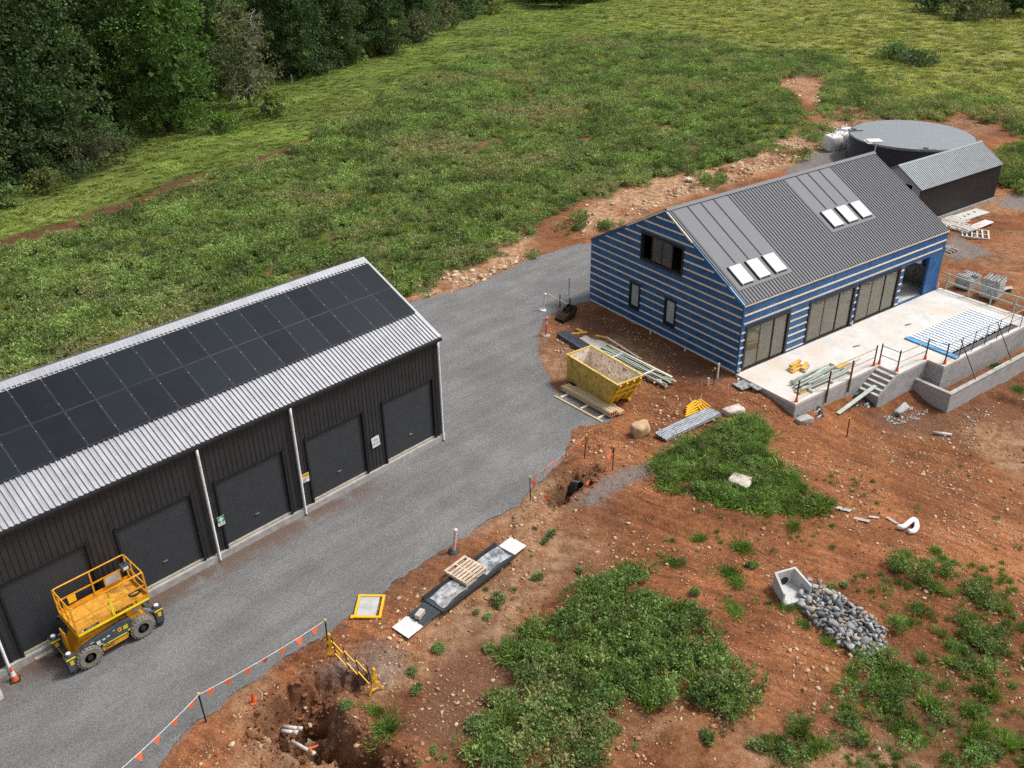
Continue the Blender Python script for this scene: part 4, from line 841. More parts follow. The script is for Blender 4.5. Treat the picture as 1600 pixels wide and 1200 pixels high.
def fold(x0, x1, w, z, m, nm, par, yc, pitch, th=.012):
    c, s = math.cos(pitch), math.sin(pitch); b = MB()
    p = [(yc - w * c, z - w * s), (yc, z), (yc + w * c, z - w * s), (yc + w * c, z - w * s - th), (yc, z - th), (yc - w * c, z - w * s - th)]
    v = [(x0, y, q) for y, q in p] + [(x1, y, q) for y, q in p]; b.add(v, [(0, 1, 4, 5), (1, 2, 3, 4), (6, 11, 10, 7), (7, 10, 9, 8)] + [(i, (i + 1) % 6, (i + 1) % 6 + 6, i + 6) for i in range(6)]); return b.build(nm, m, par)
zr = SE - .02 - .05 * math.tan(SS_) + (SD / 2 + .05) * math.tan(SS_)
fold(-SL, .06, .36, zr + .075, M_ZINC, 'ridge_cap', shed, SD / 2, SS_)
cs, sn_ = math.cos(SS_), math.sin(SS_)
for sgn in (1, -1):   # verge flashing
    for xx in (.0, -SL - .06):
        y0, y1 = (-.06, SD / 2) if sgn == 1 else (SD + .06, SD / 2); z0_ = SE - .02 - .05 * math.tan(SS_)
        MB().beam((xx + .03, y0, z0_ + .03), (xx + .03, y1, zr + .045), .13, .05).build('verge_flashing', M_ZINC, shed)
MB().box(-SL, .04, -.17, -.052, SE - .15, SE - .04).build('gutter', M_TRIM, shed)
for x in (-.18, -7.97, -12.0, -19.95):
    MB().tube([(x, -.12, SE - .15), (x, -.115, 4.9), (x, -.10, .16), (x, -.18, .06)], .055, 8).build('downpipe', M_WHITE, shed, True)
for k in range(4):
    s = 1.63 + (.38, 1.4, 2.15, 3.2)[k]; MB().beam((-SL + .3, -.05 + s * cs - .06 * sn_, SE + s * sn_ + .055 * cs), (-.15, -.05 + s * cs - .06 * sn_, SE + s * sn_ + .055 * cs), .04, .05).build('mounting_rail', M_STEEL, shed)
# signs on the shed front
def sign(label, x, z, w, h, tilt=0.0, m=None, name='sign'):
    e = thing(name, label, 'sign', Sw(x, -.045, z), SYAW); M = Matrix.Rotation(tilt, 4, 'Y')
    MB().box(-w / 2, w / 2, -.006, .006, -h / 2, h / 2, M).build('board', m or M_WHITE, e); return e
M_BLK = mat('black_print', (.012, .012, .013), .5, var=.1); M_GRY = mat('grey_print', (.16, .17, .19), .6, var=.1)
M_SGY = mat('safety_yellow', (.78, .46, .02), .45, var=.08); M_SGG = mat('safety_green', (.02, .25, .11), .5, var=.08)
e = sign('white paper sign with grey lettering between the two rightmost roller doors', -4.02, 1.75, .42, .52, -.08)
FX = lambda x, z, y=-.009: frame((1, 0, 0), (0, 0, 1), (x, y, z))
lettering('SITE', .14, M_GRY, e, FX(0, .08)); lettering('OFFICE', .13, M_GRY, e, FX(0, -.10))
e = sign('yellow and white notice on the pier left of the second roller door', -7.72, 1.72, .36, .42)
MB().box(-.18, .18, -.010, -.0065, .04, .21).build('yellow_header', M_SGY, e); MB().box(-.17, .02, -.010, -.0065, -.20, -.10).build('blue_footer', mat('pale_blue_print', (.20, .42, .55), .5), e)
lettering('NOTICE', .075, M_BLK, e, FX(0, .125, -.0115)); 
for q in range(3): MB().box(-.14, .14 - .05 * q, -.010, -.0065, -.01 - .035 * q, .004 - .035 * q).build('print_line', M_GRY, e)
e = sign('green first-aid sign with white cross beside a downpipe', -11.62, 1.72, .30, .42)
MB().box(-.15, .15, -.010, -.0065, -.06, .21).build('green_panel', M_SGG, e); MB().box(-.035, .035, -.014, -.0105, -.03, .18).box(-.10, -.0355, -.014, -.0105, .04, .11).box(.0355, .10, -.014, -.0105, .04, .11).build('cross', M_WHITE, e)
lettering('FIRST AID', .05, M_BLK, e, FX(0, -.13))

# ---- solar panels
def pv_material():
    m, n, b = newmat('solar_glass'); co, rn = objco(n); tc = nd(n, 'TexCoord')
    c = mixc(n, rn, (.006, .007, .012), (.010, .016, .022)); c = mixc(n, math_(n, 'MULTIPLY', ramp(n, noise(n, co, 1.3, 5), .4, .7), .4), c, (.014, .016, .022))
    br = nd(n, 'TexBrick'); n.links.new(tc.outputs['Object'], br.inputs['Vector']); br.offset = 0; br.inputs['Scale'].default_value = 1; br.inputs['Brick Width'].default_value = .182; br.inputs['Row Height'].default_value = .091; br.inputs['Mortar Size'].default_value = .002
    c = mixc(n, math_(n, 'MULTIPLY', br.outputs['Fac'], .3), c, (.03, .032, .038)); n.links.new(c, b.inputs['Base Color'])
    b.inputs['Roughness'].default_value = .16; b.inputs['Specular IOR Level'].default_value = .28; n.links.new(math_(n, 'MULTIPLY_ADD', noise(n, co, .8, 4), .2, .08), b.inputs['Roughness']); return m
M_PV = pv_material(); M_PVF = mat('dark_anodised_frame', (.075, .08, .085), .4, .6, var=.1)
PW, PL = 1.134, 1.762
pf_me = data_of(MB().box(0, PW, 0, .012, 0, .035).box(0, PW, PL - .012, PL, 0, .035).box(0, .012, .0125, PL - .0125, 0, .035).box(PW - .012, PW, .0125, PL - .0125, 0, .035), 'frame', M_PVF)
pg_me = data_of(MB().box(.0125, PW - .0125, .0125, PL - .0125, .004, .031), 'glass', M_PV)
cl_me = data_of(MB().box(-.014, .014, -.02, .02, .03, .040), 'clamp', mat('dull_clamp', (.22, .23, .23), .5, .5))
ORD = ['first', 'second', 'third', 'fourth', 'fifth', 'sixth', 'seventh', 'eighth', 'ninth', 'tenth', 'eleventh', 'twelfth', 'thirteenth', 'fourteenth', 'fifteenth', 'sixteenth', 'seventeenth']
rp_ = random.Random(12)
for i in range(17):
    for j in range(2):
        if i == 16 and j == 1: continue
        s = 1.628 + j * (PL + .02); x = -(.083 + i * (PW + .02)) - PW; lift = .095
        loc = Sw(x, s * cs - lift * sn_, SE + s * sn_ + lift * cs)
        e = thing('solar_panel', '%s solar panel from the shed roof\'s right end, %s row' % (ORD[i], ('lower', 'upper')[j]), 'solar panel', loc, 0, 'solar panels on the shed roof')
        e.rotation_euler = (SS_ + rp_.gauss(0, .004), rp_.gauss(0, .004), SYAW)
        link('frame', pf_me, e); link('glass', pg_me, e)
        for q in (.38, 1.4): c = link('clamp', cl_me, e); c.location = (-.01, q, 0)

# ================================================================== HOUSE
house = thing('barn_house', 'unfinished gabled house in blue wall wrap with timber battens and grey roof', 'house', (HX, HY, 0), HYAW)
th = math.tan(HS_); FL = .10
MB().box(.02, HL - .02, .02, HW - .02, -.35, FL - .02).build('slab', M_CONC, house)
MB().box(.16, HL - .16, .16, HW - .16, FL - .0195, FL).build('interior_floor', mat('interior_floor', (.50, .48, .43), .7, var=.15), house)
def columns(brk, opens, z0, top, mk):
    """wall pieces between openings; brk: positions, opens: (a, b, z0, z1); mk(a, b, za, zb, ta, tb)"""
    xs = sorted(set(brk + [o[0] for o in opens] + [o[1] for o in opens]))
    for a, b in zip(xs[:-1], xs[1:]):
        m_ = (a + b) / 2; cur = z0
        for o in sorted([o for o in opens if o[0] < m_ < o[1]], key=lambda o: o[2]):
            if o[2] > cur + 1e-4: mk(a, b, cur, o[2], o[2])
            cur = o[3]
        mk(a, b, cur, top(a), top(b))
def gable(u0, u1, opens, nm):
    b = MB(); tp = lambda v: HE + min(v, HW - v) * th - .04
    def mk(a, c, z0, ta, tb):
        v = []
        for u in (u0, u1): v += [(u, a, z0), (u, c, z0), (u, c, tb), (u, a, ta)]
        b.add(v, [(0, 1, 2, 3), (7, 6, 5, 4), (0, 4, 5, 1), (1, 5, 6, 2), (2, 6, 7, 3), (3, 7, 4, 0)])
    columns([0.0, HW / 2, HW], opens, .02, tp, mk); return b.build(nm, M_WRAP, house)
UPW = (4.55, 7.68, 4.26, 5.70); W1 = (7.72, 8.40, 1.06, 2.44); W2 = (4.80, 5.49, 1.06, 2.44)
gable(0, .15, [UPW, W1, W2], 'gable_wall')
gable(HL - .15, HL, [(1.2, 4.2, 1.45, 2.6)], 'gable_wall')
def longwall(v0, v1, opens, nm, u0=.152, u1=HL - .152):
    b = MB()
    def mk(a, c, z0, ta, tb): b.box(a, c, v0, v1, z0, ta)
    columns([u0, u1], opens, .02, lambda u: HE - .04, mk); return b.build(nm, M_WRAP, house)
DR = [(.42, 3.76), (5.55, 9.46), (9.92, 13.74)]; OPN = (14.25, 16.85)
longwall(0, .15, [(a, b, FL, 2.62) for a, b in DR] + [(OPN[0], OPN[1], FL, 2.62)], 'front_wall')
longwall(HW - .15, HW, [(2, 5, 1.0, 2.4), (7, 11, .2, 2.5)], 'rear_wall')  # openings added on the unseen rear to let light into the rooms
MB().box(14.05, 14.2, .152, 4.5, FL, 3.6).box(14.2, HL - .152, 4.35, 4.5, FL, 3.6).box(HL - .22, HL - .153, .152, 4.35, FL, 1.45).build('alcove_wall', M_ALCOVE, house)
MB().box(14.2, HL - .153, .152, 4.35, 3.0, 3.05).build('alcove_ceiling', M_WRAP, house)
MB().box(.16, 14.0, .16, HW - .16, 2.95, 3.0).build('upper_floor', mat('plywood', (.42, .31, .2), .8, var=.2), house)
MB().box(.16, 14.0, 6.0, 6.1, FL, 2.94).build('partition', mat('plasterboard', (.62, .60, .54), .8, var=.1), house)
# battens
bt_n = 0
def batten(p0, p1, w, face):
    b = MB()
    if face == 'g': b.box(-.028, -.003, p0, p1, w - .045, w + .045)
    else: b.box(p0, p1, -.028, -.003, w - .045, w + .045)
    b.build('batten', M_TIMB, house)
rb = random.Random(2)
for k in range(16):
    w = .10 + .4555 * k; lo, hi = .06, HW - .06
    if w > HE - .1: e_ = (w - HE) / th; lo, hi = e_ + .12 + .25 * rb.random(), HW - e_ - .15 - .35 * rb.random()
    segs = [(lo, hi)]
    for (a, b_, z0, z1) in (UPW, W1, W2):
        if z0 - .14 < w < z1 + .14:
            segs = [q for s_ in segs for q in ((s_[0], min(s_[1], a - .13)), (max(s_[0], b_ + .13), s_[1])) if q[1] - q[0] > .1]
    for s_ in segs: batten(s_[0], s_[1], w, 'g')
batten(.1, HL - .1, 3.40, 'f'); batten(.12, HL - .35, 2.92, 'f')
piers = [(.02, .33), (3.92, 5.40), (9.58, 9.80), (13.88, 14.18)]
for (a, b_) in piers:
    for k in range(6): batten(a, b_, .22 + .44 * k, 'f')
MB().box(0, HL, -.045, -.003, HE - .13, HE - .05).build('eave_batten', M_TIMB, house)
MB().box(-.03, -.003, -.03, .05, .0, HE - .15).build('corner_wrap', M_WRAP, house)
# windows in the gable
def window(o, npane, nm, open_=()):
    a, c, z0, z1 = o; f = MB(); B_ = .12
    f.box(-.04, .06, a - B_, a, z0 - B_, z1 + B_).box(-.04, .06, c, c + B_, z0 - B_, z1 + B_).box(-.04, .06, a, c, z1, z1 + B_).box(-.05, .06, a, c, z0 - B_ * 1.4, z0)
    w = f.build('window', M_TRIM, house)
    for k in range(npane):
        p0 = a + (c - a) * k / npane; p1 = a + (c - a) * (k + 1) / npane
        s = MB().box(.02, .055, p0, p0 + .04, z0, z1).box(.02, .055, p1 - .04, p1, z0, z1).box(.02, .055, p0 + .04, p1 - .04, z1 - .04, z1).box(.02, .055, p0 + .04, p1 - .04, z0, z0 + .04).build('sash', M_TRIM, w)
        if k not in open_: MB().box(.034, .040, p0 + .04, p1 - .04, z0 + .04, z1 - .04).build('pane', M_FROST if npane == 1 else M_GLASS2, w)
M_FROST = mat('frosted_pane', (.34, .42, .45), .25, 0, var=.1, scale=1.5)
window(UPW, 4, 'w', (0, 3)); window(W1, 1, 'w'); window(W2, 1, 'w')
for (a, b_) in DR:
    f = MB(); z0, z1 = FL, 2.62
    f.box(a - .10, a + .05, -.05, .10, z0, z1 + .10).box(b_ - .05, b_ + .10, -.05, .10, z0, z1 + .10).box(a + .05, b_ - .05, -.05, .10, z1 - .05, z1 + .10).box(a + .05, b_ - .05, -.05, .10, z0, z0 + .05)
    d = f.build('sliding_door', M_TRIM, house)
    for k in range(3):
        p0 = a + .05 + (b_ - a - .1) * k / 3; p1 = a + .05 + (b_ - a - .1) * (k + 1) / 3; y = .02 + .025 * (k % 2)
        MB().box(p0, p0 + .05, y, y + .03, z0 + .05, z1 - .05).box(p1 - .05, p1, y, y + .03, z0 + .05, z1 - .05).box(p0 + .05, p1 - .05, y, y + .03, z0 + .05, z0 + .13).box(p0 + .05, p1 - .05, y, y + .03, z1 - .11, z1 - .05).build('sash', M_TRIM, d)
        MB().box(p0 + .05, p1 - .05, y + .012, y + .018, z0 + .13, z1 - .11).build('pane', M_GLASS, d)
# roof
RLn = HW / 2 / math.cos(HS_)
rdk = MB()
for sg in (1, -1):
    y0, y1 = (-.02, HW / 2) if sg == 1 else (HW + .02, HW / 2); v = []
    for u in (-.01, HL + .01): v += [(u, y0, HE - .03), (u, y1, HE + HW / 2 * th - .03), (u, y1, HE + HW / 2 * th - .001), (u, y0, HE - .001)]
    rdk.add(v, [(0, 1, 2, 3), (7, 6, 5, 4), (0, 4, 5, 1), (1, 5, 6, 2), (2, 6, 7, 3), (3, 7, 4, 0)])
rdk.build('roof_deck', M_SEAM, house)
_rs = {}
def hsheet(u0, wd, s0, ln, n_r, back=False):
    key = (round(wd, 3), round(ln, 3), n_r)
    if key not in _rs: _rs[key] = data_of(ribbed(wd - .004, ln, (wd - .004) / n_r, .085, .048), 'roof_sheet', M_ROOF)
    o = link('roof_sheet', _rs[key], house); y = -.04 + s0 * math.cos(HS_); z = HE + .022 + s0 * math.sin(HS_) - .04 * th
    if back: o.location = (u0 + wd, HW - y, z); rot(o, HS_, 0, math.pi)
    else: o.location = (u0, y, z); rot(o, HS_)
    return o
hsheet(0, .36, 0, 6.9, 2)
for k in range(6): hsheet(.36 + .7 * k, .7, 0, .9, 3)
for k in range(7): hsheet(4.56 + .7 * k, .7, 0, 6.9, 3)
for k in range(6): hsheet(9.46 + .69 * k, .69, 0, 2.4, 3)
for k in range(7): hsheet(13.60 + .669 * k, .669, 0, 6.9, 3)
for k in range(26): hsheet(.7 * k + .02, .7, 0, 6.9, 3, True)
def onroof(mb, nm, m, par=None):
    o = mb.build(nm, m, par or house); o.location = (0, -.04, HE + .022 - .04 * th); rot(o, HS_); return o
for (a, b_, s0, s1, seams, send) in ((.36, 4.56, .9, 6.9, (1.46, 2.48, 3.48), 2.5), (9.46, 13.60, 2.4, 6.9, (10.5, 11.53, 12.56), 4.05)):
    pts = [a] + list(seams) + [b_]
    for p0, p1 in zip(pts[:-1], pts[1:]): onroof(MB().box(p0 + .004, p1 - .004, s0 + .0, s1, -.02, .012), 'flat_roof_panel', M_ROOF)
    for sm in seams: onroof(MB().box(sm - .022, sm + .022, send, s1, .013, .05), 'roof_seam', M_SEAM)
    onroof(MB().box(a, b_ + .05, s0 - .03, s0 - .002, -.02, .03), 'apron_flashing', M_SEAM)
for (u0, s0) in ((.75, 1.15), (2.08, 1.15), (3.38, 1.15), (9.82, 2.66), (11.14, 2.66), (12.46, 2.66)):
    k = onroof(MB().box(u0 - .04, u0 + .90, s0 - .04, s0 + 1.24, .0125, .10), 'skylight', M_TRIM)
    MB().box(u0, u0 + .86, s0, s0 + 1.2, .1005, .125).build('pane', M_SKYWHITE, k); MB().box(u0 + .02, u0 + .08, s0 - .06, s0 - .041, .03, .09).box(u0 + .78, u0 + .84, s0 - .06, s0 - .041, .03, .09).build('clip', mat('brass', (.45, .30, .08), .4, .6), k)
zh = HE + .022 - .04 * th + 6.9 * math.sin(HS_)
fold(-.03, HL + .03, .22, HE + HW / 2 * th + .10, M_ROOF, 'ridge_cap', house, HW / 2, HS_)
def verge(y0, y1, m, nm, w=.05, h=.09):
    f = lambda y: HE + min(y, HW - y) * th
    MB().beam((-.03, y0, f(y0) - .02), (-.03, y1, f(y1) - .02), w, h).build(nm, m, house)
verge(3.9, HW / 2 - .02, M_TIMB, 'verge_batten'); verge(HW / 2 + .02, 9.0, M_TIMB, 'verge_batten'); verge(-.02, 1.1, mat('bright_blue_wrap', (.05, .23, .48), .35, var=.15), 'verge_wrap', .09, .14); verge(1.12, 3.88, M_WRAP, 'verge_wrap', .06, .11); verge(9.02, HW, M_WRAP, 'verge_wrap', .06, .11)
for v_ in (1.1, 3.6, 6.4): MB().tube([(-.18, v_, -.3), (-.18, v_, .16 if v_ > 3 else .3)], .045, 8).build('waste_pipe', M_WHITE, house)
for (u_, v_) in ((.06, -.13), (9.62, -.13)): MB().tube([(u_, v_, FL), (u_, v_, .42)], .045, 8).build('downpipe_stub', M_WHITE, house)
MB().tube([(18.36, -.08, -.2), (18.36, -.08, .5)], .05, 8).build('downpipe_stub', M_WHITE, house)

# ================================================================== TERRACE, STEPS, POOL SHELL
ter = thing('concrete_terrace', 'pale dusty concrete terrace in front of the blue house', 'terrace', (HX, HY, 0), HYAW)
TB = -2.7
tops = [(-.1, 18.7, -3.05, -.06), (-.1, 10.6, -4.0, -3.052), (6.72, 10.6, -5.2, -4.002), (9.35, 10.6, -6.17, -5.202), (10.602, 17.2, -6.17, -5.95), (17.202, 18.7, -6.17, -3.052)]
b = MB(); c = MB()
for (a, b_, y0, y1) in tops: b.box(a, b_, y0, y1, -.04, FL)
b.build('slab', M_DECK, ter)
for (a, b_, y0, y1) in tops[1:]: c.box(a + .004, b_ - .004, y0 + .004, y1 - .004, TB, -.041)
c.box(-.096, .2, -3.05, -.06, TB, -.041); c.box(18.4, 18.696, -3.05, -.06, TB, -.041); c.build('foundation_wall', M_BLOCK, ter)
MB().box(10.7, 17.1, -5.94, -3.06, -1.6, -1.5).build('pool_floor', M_CONC, ter)
st = thing('concrete_steps', 'concrete steps descending beside the terrace front wall', 'steps', (HX, HY, 0), HYAW)
for k in range(5):
    z1 = FL - .185 * (k + 1) + .04; MB().box(6.716 - .29 * (k + 1), 6.716 - .29 * k - .002, -5.08, -4.006, TB, z1 - .04).build('step', M_CONC, st)
    MB().box(6.716 - .29 * (k + 1) - .02, 6.716 - .29 * k - .002, -5.08, -4.006, z1 - .0395, z1).build('tread', mat('pale_tread', (.50, .48, .45), .9, var=.12, scale=3), st)
MB().prism([(5.25, TB), (6.716, TB), (6.716, FL - .02), (5.25, -.82)], -5.2, -5.083).build('stringer', M_CONC, st)
rw = thing('retaining_wall', 'grey concrete block retaining wall below the pool side of the terrace', 'wall', (HX, HY, 0), HYAW)
MB().box(8.5, 8.7, -7.1, -5.21, -3.0, -.84).build('side_leg', M_BLOCK, rw); MB().box(8.5, 24, -7.3, -7.102, -3.0, -.84).build('front_leg', M_BLOCK, rw)
MB().box(8.48, 8.72, -7.08, -5.21, -.839, -.80).box(8.48, 24, -7.32, -7.082, -.839, -.80).build('capping', M_CONC, rw)
MB().box(12.9, 17.5, -7.17, -7.09, -.799, -.775).build('formwork_board', mat('pale_green_timber', (.40, .45, .38), .8, var=.15, scale=4, rnd=.12), rw)
M_GREEN = MATS['pale_green_timber']
cov = thing('slatted_pool_cover', 'white slats over blue film laid across the pool opening', 'pool cover', (HX, HY, FL), HYAW)
M_BLUEF = mat('blue_plastic_film', (.10, .33, .62), .35, var=.15, scale=2)
MB().box(10.62, 17.3, -5.5, -3.0, .004, .03).build('blue_film', M_BLUEF, cov)
for k in range(20):
    x = 11.0 + .315 * k; MB().box(x, x + .20, -5.55 + .02 * math.sin(k * 3), -2.98, .031, .07).build('slat', M_WHITE, cov)
MB().box(10.55, 10.75, -6.1, -2.95, .031, .09).box(10.80, 10.92, -6.1, -2.95, .031, .06).build('edge_beam', M_BLUEF, cov)
for y in (-3.6, -4.6): MB().box(10.95, 17.3, y - .03, y + .03, .071, .10).build('cross_strip', mat('pale_blue_strip', (.42, .55, .68), .5), cov)
MB().box(10.9, 17.1, -5.93, -5.56, -.30, -.05).build('pool_gap_shade', mat('dark_grey_gap_shade', (.09, .09, .095), .7), cov)  # solid dark box painted as the shade inside the uncovered pool strip

# ---- edge protection rails
M_POST = mat('navy_steel_post', (.045, .06, .08), .5, .3, var=.2); M_ORF = mat('orange_plastic', (.75, .12, .03), .5, var=.1); M_RUST = mat('rusty_bar', (.15, .075, .04), .8, .3, var=.35, scale=8)
def rail(label, posts, rails, stakes=(), thin=False, braces=()):
    e = thing('guard_rail', label, 'guard rail', (HX, HY, FL), HYAW, 'edge guard rails around the terrace')
    for (u, v) in posts:
        p = MB().tube([(u, v, 0), (u, v, 1.22)], .022 if thin else .04, 8).build('post', M_POST, e)
        if not thin: MB().lathe([(.10, 0), (.085, .04), (.06, .22), (.04, .26)], 10, Matrix.Translation((u, v, .002))).build('orange_foot', M_ORF, p)
    for (p, q) in rails: MB().tube([p, q], .022, 6).build('rail', mat('worn_steel_rail', (.30, .33, .33), .5, .4, var=.2), e)
    for (u, v, z0, z1) in stakes: MB().box(u - .035, u + .035, v - .035, v + .035, z0, z1).build('stake', M_RUST, e)
    for (p, q) in braces: MB().tube([p, q], .028, 6).build('brace', mat('dark_steel_brace', (.12, .12, .12), .5, .5, var=.2), e)
    return e
rail('guard rail with two brown stakes along the terrace front edge', [(.12, -3.85), (6.45, -3.85)], [((.12, -3.85, 1.1), (6.45, -3.85, 1.05)), ((.12, -3.85, .55), (6.45, -3.85, .52))], [(2.35, -4.04, -.75, 1.1), (4.2, -4.04, -.75, 1.1)])
rail('guard rail at the head of the concrete steps', [(6.9, -4.95), (6.85, -3.9)], [((6.9, -4.95, 1.1), (6.85, -3.9, 1.1)), ((6.9, -4.95, .55), (6.85, -3.9, .55)), ((6.9, -4.95, 1.05), (9.2, -5.05, 1.05)), ((6.9, -4.95, .5), (9.2, -5.05, .5))])
rail('short guard rail between two orange feet at the pool corner', [(9.3, -5.05), (9.62, -6.0)], [((9.3, -5.05, 1.15), (9.62, -6.0, 1.15)), ((9.3, -5.05, .75), (9.62, -6.0, .75))])
rail('thin guard rail with leaning braces along the pool wall', [(10.9 + 1.25 * k, -6.05) for k in range(6)], [((9.7, -6.02, 1.15), (18.6, -6.05, 1.15)), ((9.7, -6.02, .65), (18.6, -6.05, .65))], thin=True, braces=[((10.6, -6.06, 1.2), (11.0, -7.18, -.88)), ((14.2, -6.06, 1.2), (14.6, -7.18, -.88)), ((17.9, -6.06, 1.2), (18.1, -7.18, -.88))])
e = thing('timber_rail', 'pale green timber rail on posts along the far end of the terrace', 'guard rail', (HX, HY, 0), HYAW)
for k in range(5): MB().box(18.72, 18.80, -.4 - 1.45 * k - .04, -.4 - 1.45 * k + .04, -.8, 1.15).build('post', M_GREEN, e)
for z in (.62, 1.12): MB().box(18.66, 18.718, -6.6, -.2, z - .05, z + .05).build('rail', M_GREEN, e)

# ================================================================== TANK + OUTBUILDING
tank = thing('water_tank', 'large round charcoal rainwater tank with grey flat roof', 'water tank', (36.03, 81.58, float(T(36.03, 81.58, False)) - .05))
TR = 5.24; b = MB(); nseg = 120; prof = []
for k in range(24): prof += [(TR - .0, .0 + 2.28 * k / 24), (TR + .03, 2.28 * (k + .5) / 24)]
prof.append((TR, 2.28)); b.lathe(prof, nseg, None, True); b.build('wall', mat('charcoal_tank_steel', (.040, .044, .052), .42, .3, var=.12), tank)
M_TROOF = mat('pale_grey_tank_roof', (.205, .23, .245), .42, .15, var=.07, scale=.8, stretch=(.3, 3, 1)); b = MB()
ns = 21
for k in range(ns):     # roof sheets laid side by side, clipped to the circle
    x0 = -TR + 2 * TR * k / ns + .0015; x1 = -TR + 2 * TR * (k + 1) / ns - .0015; R1 = TR + .05
    y0 = math.sqrt(max(0.01, R1 * R1 - x0 * x0)); y1 = math.sqrt(max(0.01, R1 * R1 - x1 * x1)); zc = lambda x: 2.34 + .10 * (1 - (x / TR) ** 2)
    v = [(x0, -y0, zc(x0)), (x1, -y1, zc(x1)), (x1, y1, zc(x1)), (x0, y0, zc(x0))]; v = v + [(x, y, z - .05) for x, y, z in v]
    o = MB().add(v, [(0, 1, 2, 3), (7, 6, 5, 4), (0, 4, 5, 1), (1, 5, 6, 2), (2, 6, 7, 3), (3, 7, 4, 0)]).build('roof_sheet', M_TROOF, tank); o.rotation_euler = (0, 0, -.35)
MB().lathe([(TR + .07, 2.22), (TR + .09, 2.24), (TR + .09, 2.36), (TR + .06, 2.37), (TR + .05, 2.22)], nseg, None, False).build('rim', M_TROOF, tank)
def ontank(px, py, z=2.42): p = G0(px, py, z) - np.array(tank.location); return p
p = ontank(1366, 222); MB().box(-.6, .6, -.5, .5, 2.40, 2.52, Matrix.Translation((p[0], p[1], 0))).box(-.75, .75, -.65, .65, 2.37, 2.399, Matrix.Translation((p[0], p[1], 0))).build('hatch', M_WHITE, tank)
for (px, py) in ((1334, 204), (1446, 234)):
    p = ontank(px, py); s = MB().box(-.45, .75, -.3, .3, 2.36, 2.46, Matrix.Translation((p[0], p[1], 0))).build('inlet_plate', M_TROOF, tank); MB().lathe([(.25, 2.461), (.24, 2.50), (.12, 2.50)], 14, Matrix.Translation((p[0], p[1], 0))).build('strainer', M_TRIM, s)
p = ontank(1364, 228); q = p / np.linalg.norm(p[:2]) * (TR + .1); MB().tube([(q[0], q[1], 2.3), (q[0], q[1], .1)], .06, 8).build('overflow_pipe', M_WHITE, tank)
out = thing('small_outbuilding', 'small dark gabled outbuilding beside the water tank', 'outbuilding', (29.88, 64.25, 0), HYAW)
OL, OW, OE, OP = 10.9, 4.25, 2.95, math.radians(31.5); oz = OE + OW / 2 * math.tan(OP)
MB().box(-.06, OL + .06, -.06, OW + .06, -.3, .22).build('slab', M_CONC, out)
o = wall_sheet(0, OL, .22, OE, -.0).build('wall_sheet', M_MONU, out); wall_sheet(0, OL, .22, OE, OW - .03).build('rear_wall_sheet', M_MONU, out)
for (x0, x1, op) in ((.02, .1, True), (OL - .1, OL - .02, False)):
    b = MB(); tp = lambda v: OE + min(v, OW - v) * math.tan(OP) - .03
    def mk(a, c_, z0, ta, tb):
        v = []
        for u in (x0, x1): v += [(u, a, z0), (u, c_, z0), (u, c_, tb), (u, a, ta)]
        b.add(v, [(0, 1, 2, 3), (7, 6, 5, 4), (0, 4, 5, 1), (1, 5, 6, 2), (2, 6, 7, 3), (3, 7, 4, 0)])
    columns([.05, OW / 2, OW - .05], [(.75, OW - .75, .23, 3.05)] if op else [], .22, tp, mk); b.build('gable_wall', mat('pale_lining', (.42, .46, .46), .7, var=.1) if op else M_MONU, out)
ors = data_of(ribbed(.676, OW / 2 / math.cos(OP) + .12, .225, .07, .035), 'roof_sheet', mat('outbuilding_roof_grey', (.20, .225, .24), .45, .25, var=.08, scale=1.5))
for k in range(16):
    o = link('roof_sheet', ors, out); o.location = (.05 + .678 * k - .05, -.1, OE - .04); rot(o, OP); o = link('roof_sheet', ors, out); o.location = (.68 + .678 * k - .05, OW + .1, OE - .04); rot(o, OP, 0, math.pi)
fold(-.06, OL + .06, .16, oz + .05, M_TROOF, 'ridge_cap', out, OW / 2, OP)
MB().beam((-.06, -.1, OE - .06), (-.06, OW / 2, oz), .10, .10).beam((-.06, OW + .1, OE - .06), (-.06, OW / 2 + .002, oz), .10, .10).build('barge', M_TROOF, out)

# ================================================================== SCISSOR LIFT
M_LIFT = mat('lift_orange_yellow', (.70, .315, .012), .42, var=.12, scale=4, dirt=(.34, .17, .05), damt=.5)
M_LFLOOR = mat('worn_lift_floor', (.60, .29, .03), .6, var=.22, scale=5, dirt=(.34, .23, .13), damt=.7)
M_LGREY = mat('lift_slate_grey', (.055, .067, .08), .42, var=.12, scale=4, dirt=(.13, .12, .10), damt=.4)
M_HIVIS = mat('hi_vis_yellow', (.80, .72, .02), .5, var=.1); M_TYRE = mat('dusty_rubber', (.19, .175, .145), .9, var=.25, scale=8); M_RUB = mat('black_rubber', (.018, .018, .019), .7, var=.2)
M_LWHITE = mat('sticker_white', (.70, .70, .70), .5, var=.1)
lyaw = R(46.0); cp = G0(147, 1043); lo = cp - np.array([math.cos(lyaw) * -.95 - math.sin(lyaw) * -.80, math.sin(lyaw) * -.95 + math.cos(lyaw) * -.80, 0])
lift = thing('scissor_lift', 'orange-yellow four-wheel scissor lift parked in front of the roller doors', 'scissor lift', (lo[0], lo[1], .014), lyaw)
MB().prism([(-1.28, .52), (-1.0, .95), (-.55, 1.0), (.55, 1.0), (1.0, .95), (1.28, .60), (1.28, .45), (.55, .30), (-.55, .30), (-1.28, .40)], -.52, .52).build('chassis', M_LIFT, lift)
sidep = [(-1.22, .70), (-1.05, .86), (-.55, .98), (.35, 1.08), (.62, 1.05), (.72, .86), (.50, .70), (.42, .52), (-.45, .52), (-.52, .72), (-.75, .88), (-1.0, .86), (-1.15, .70)]
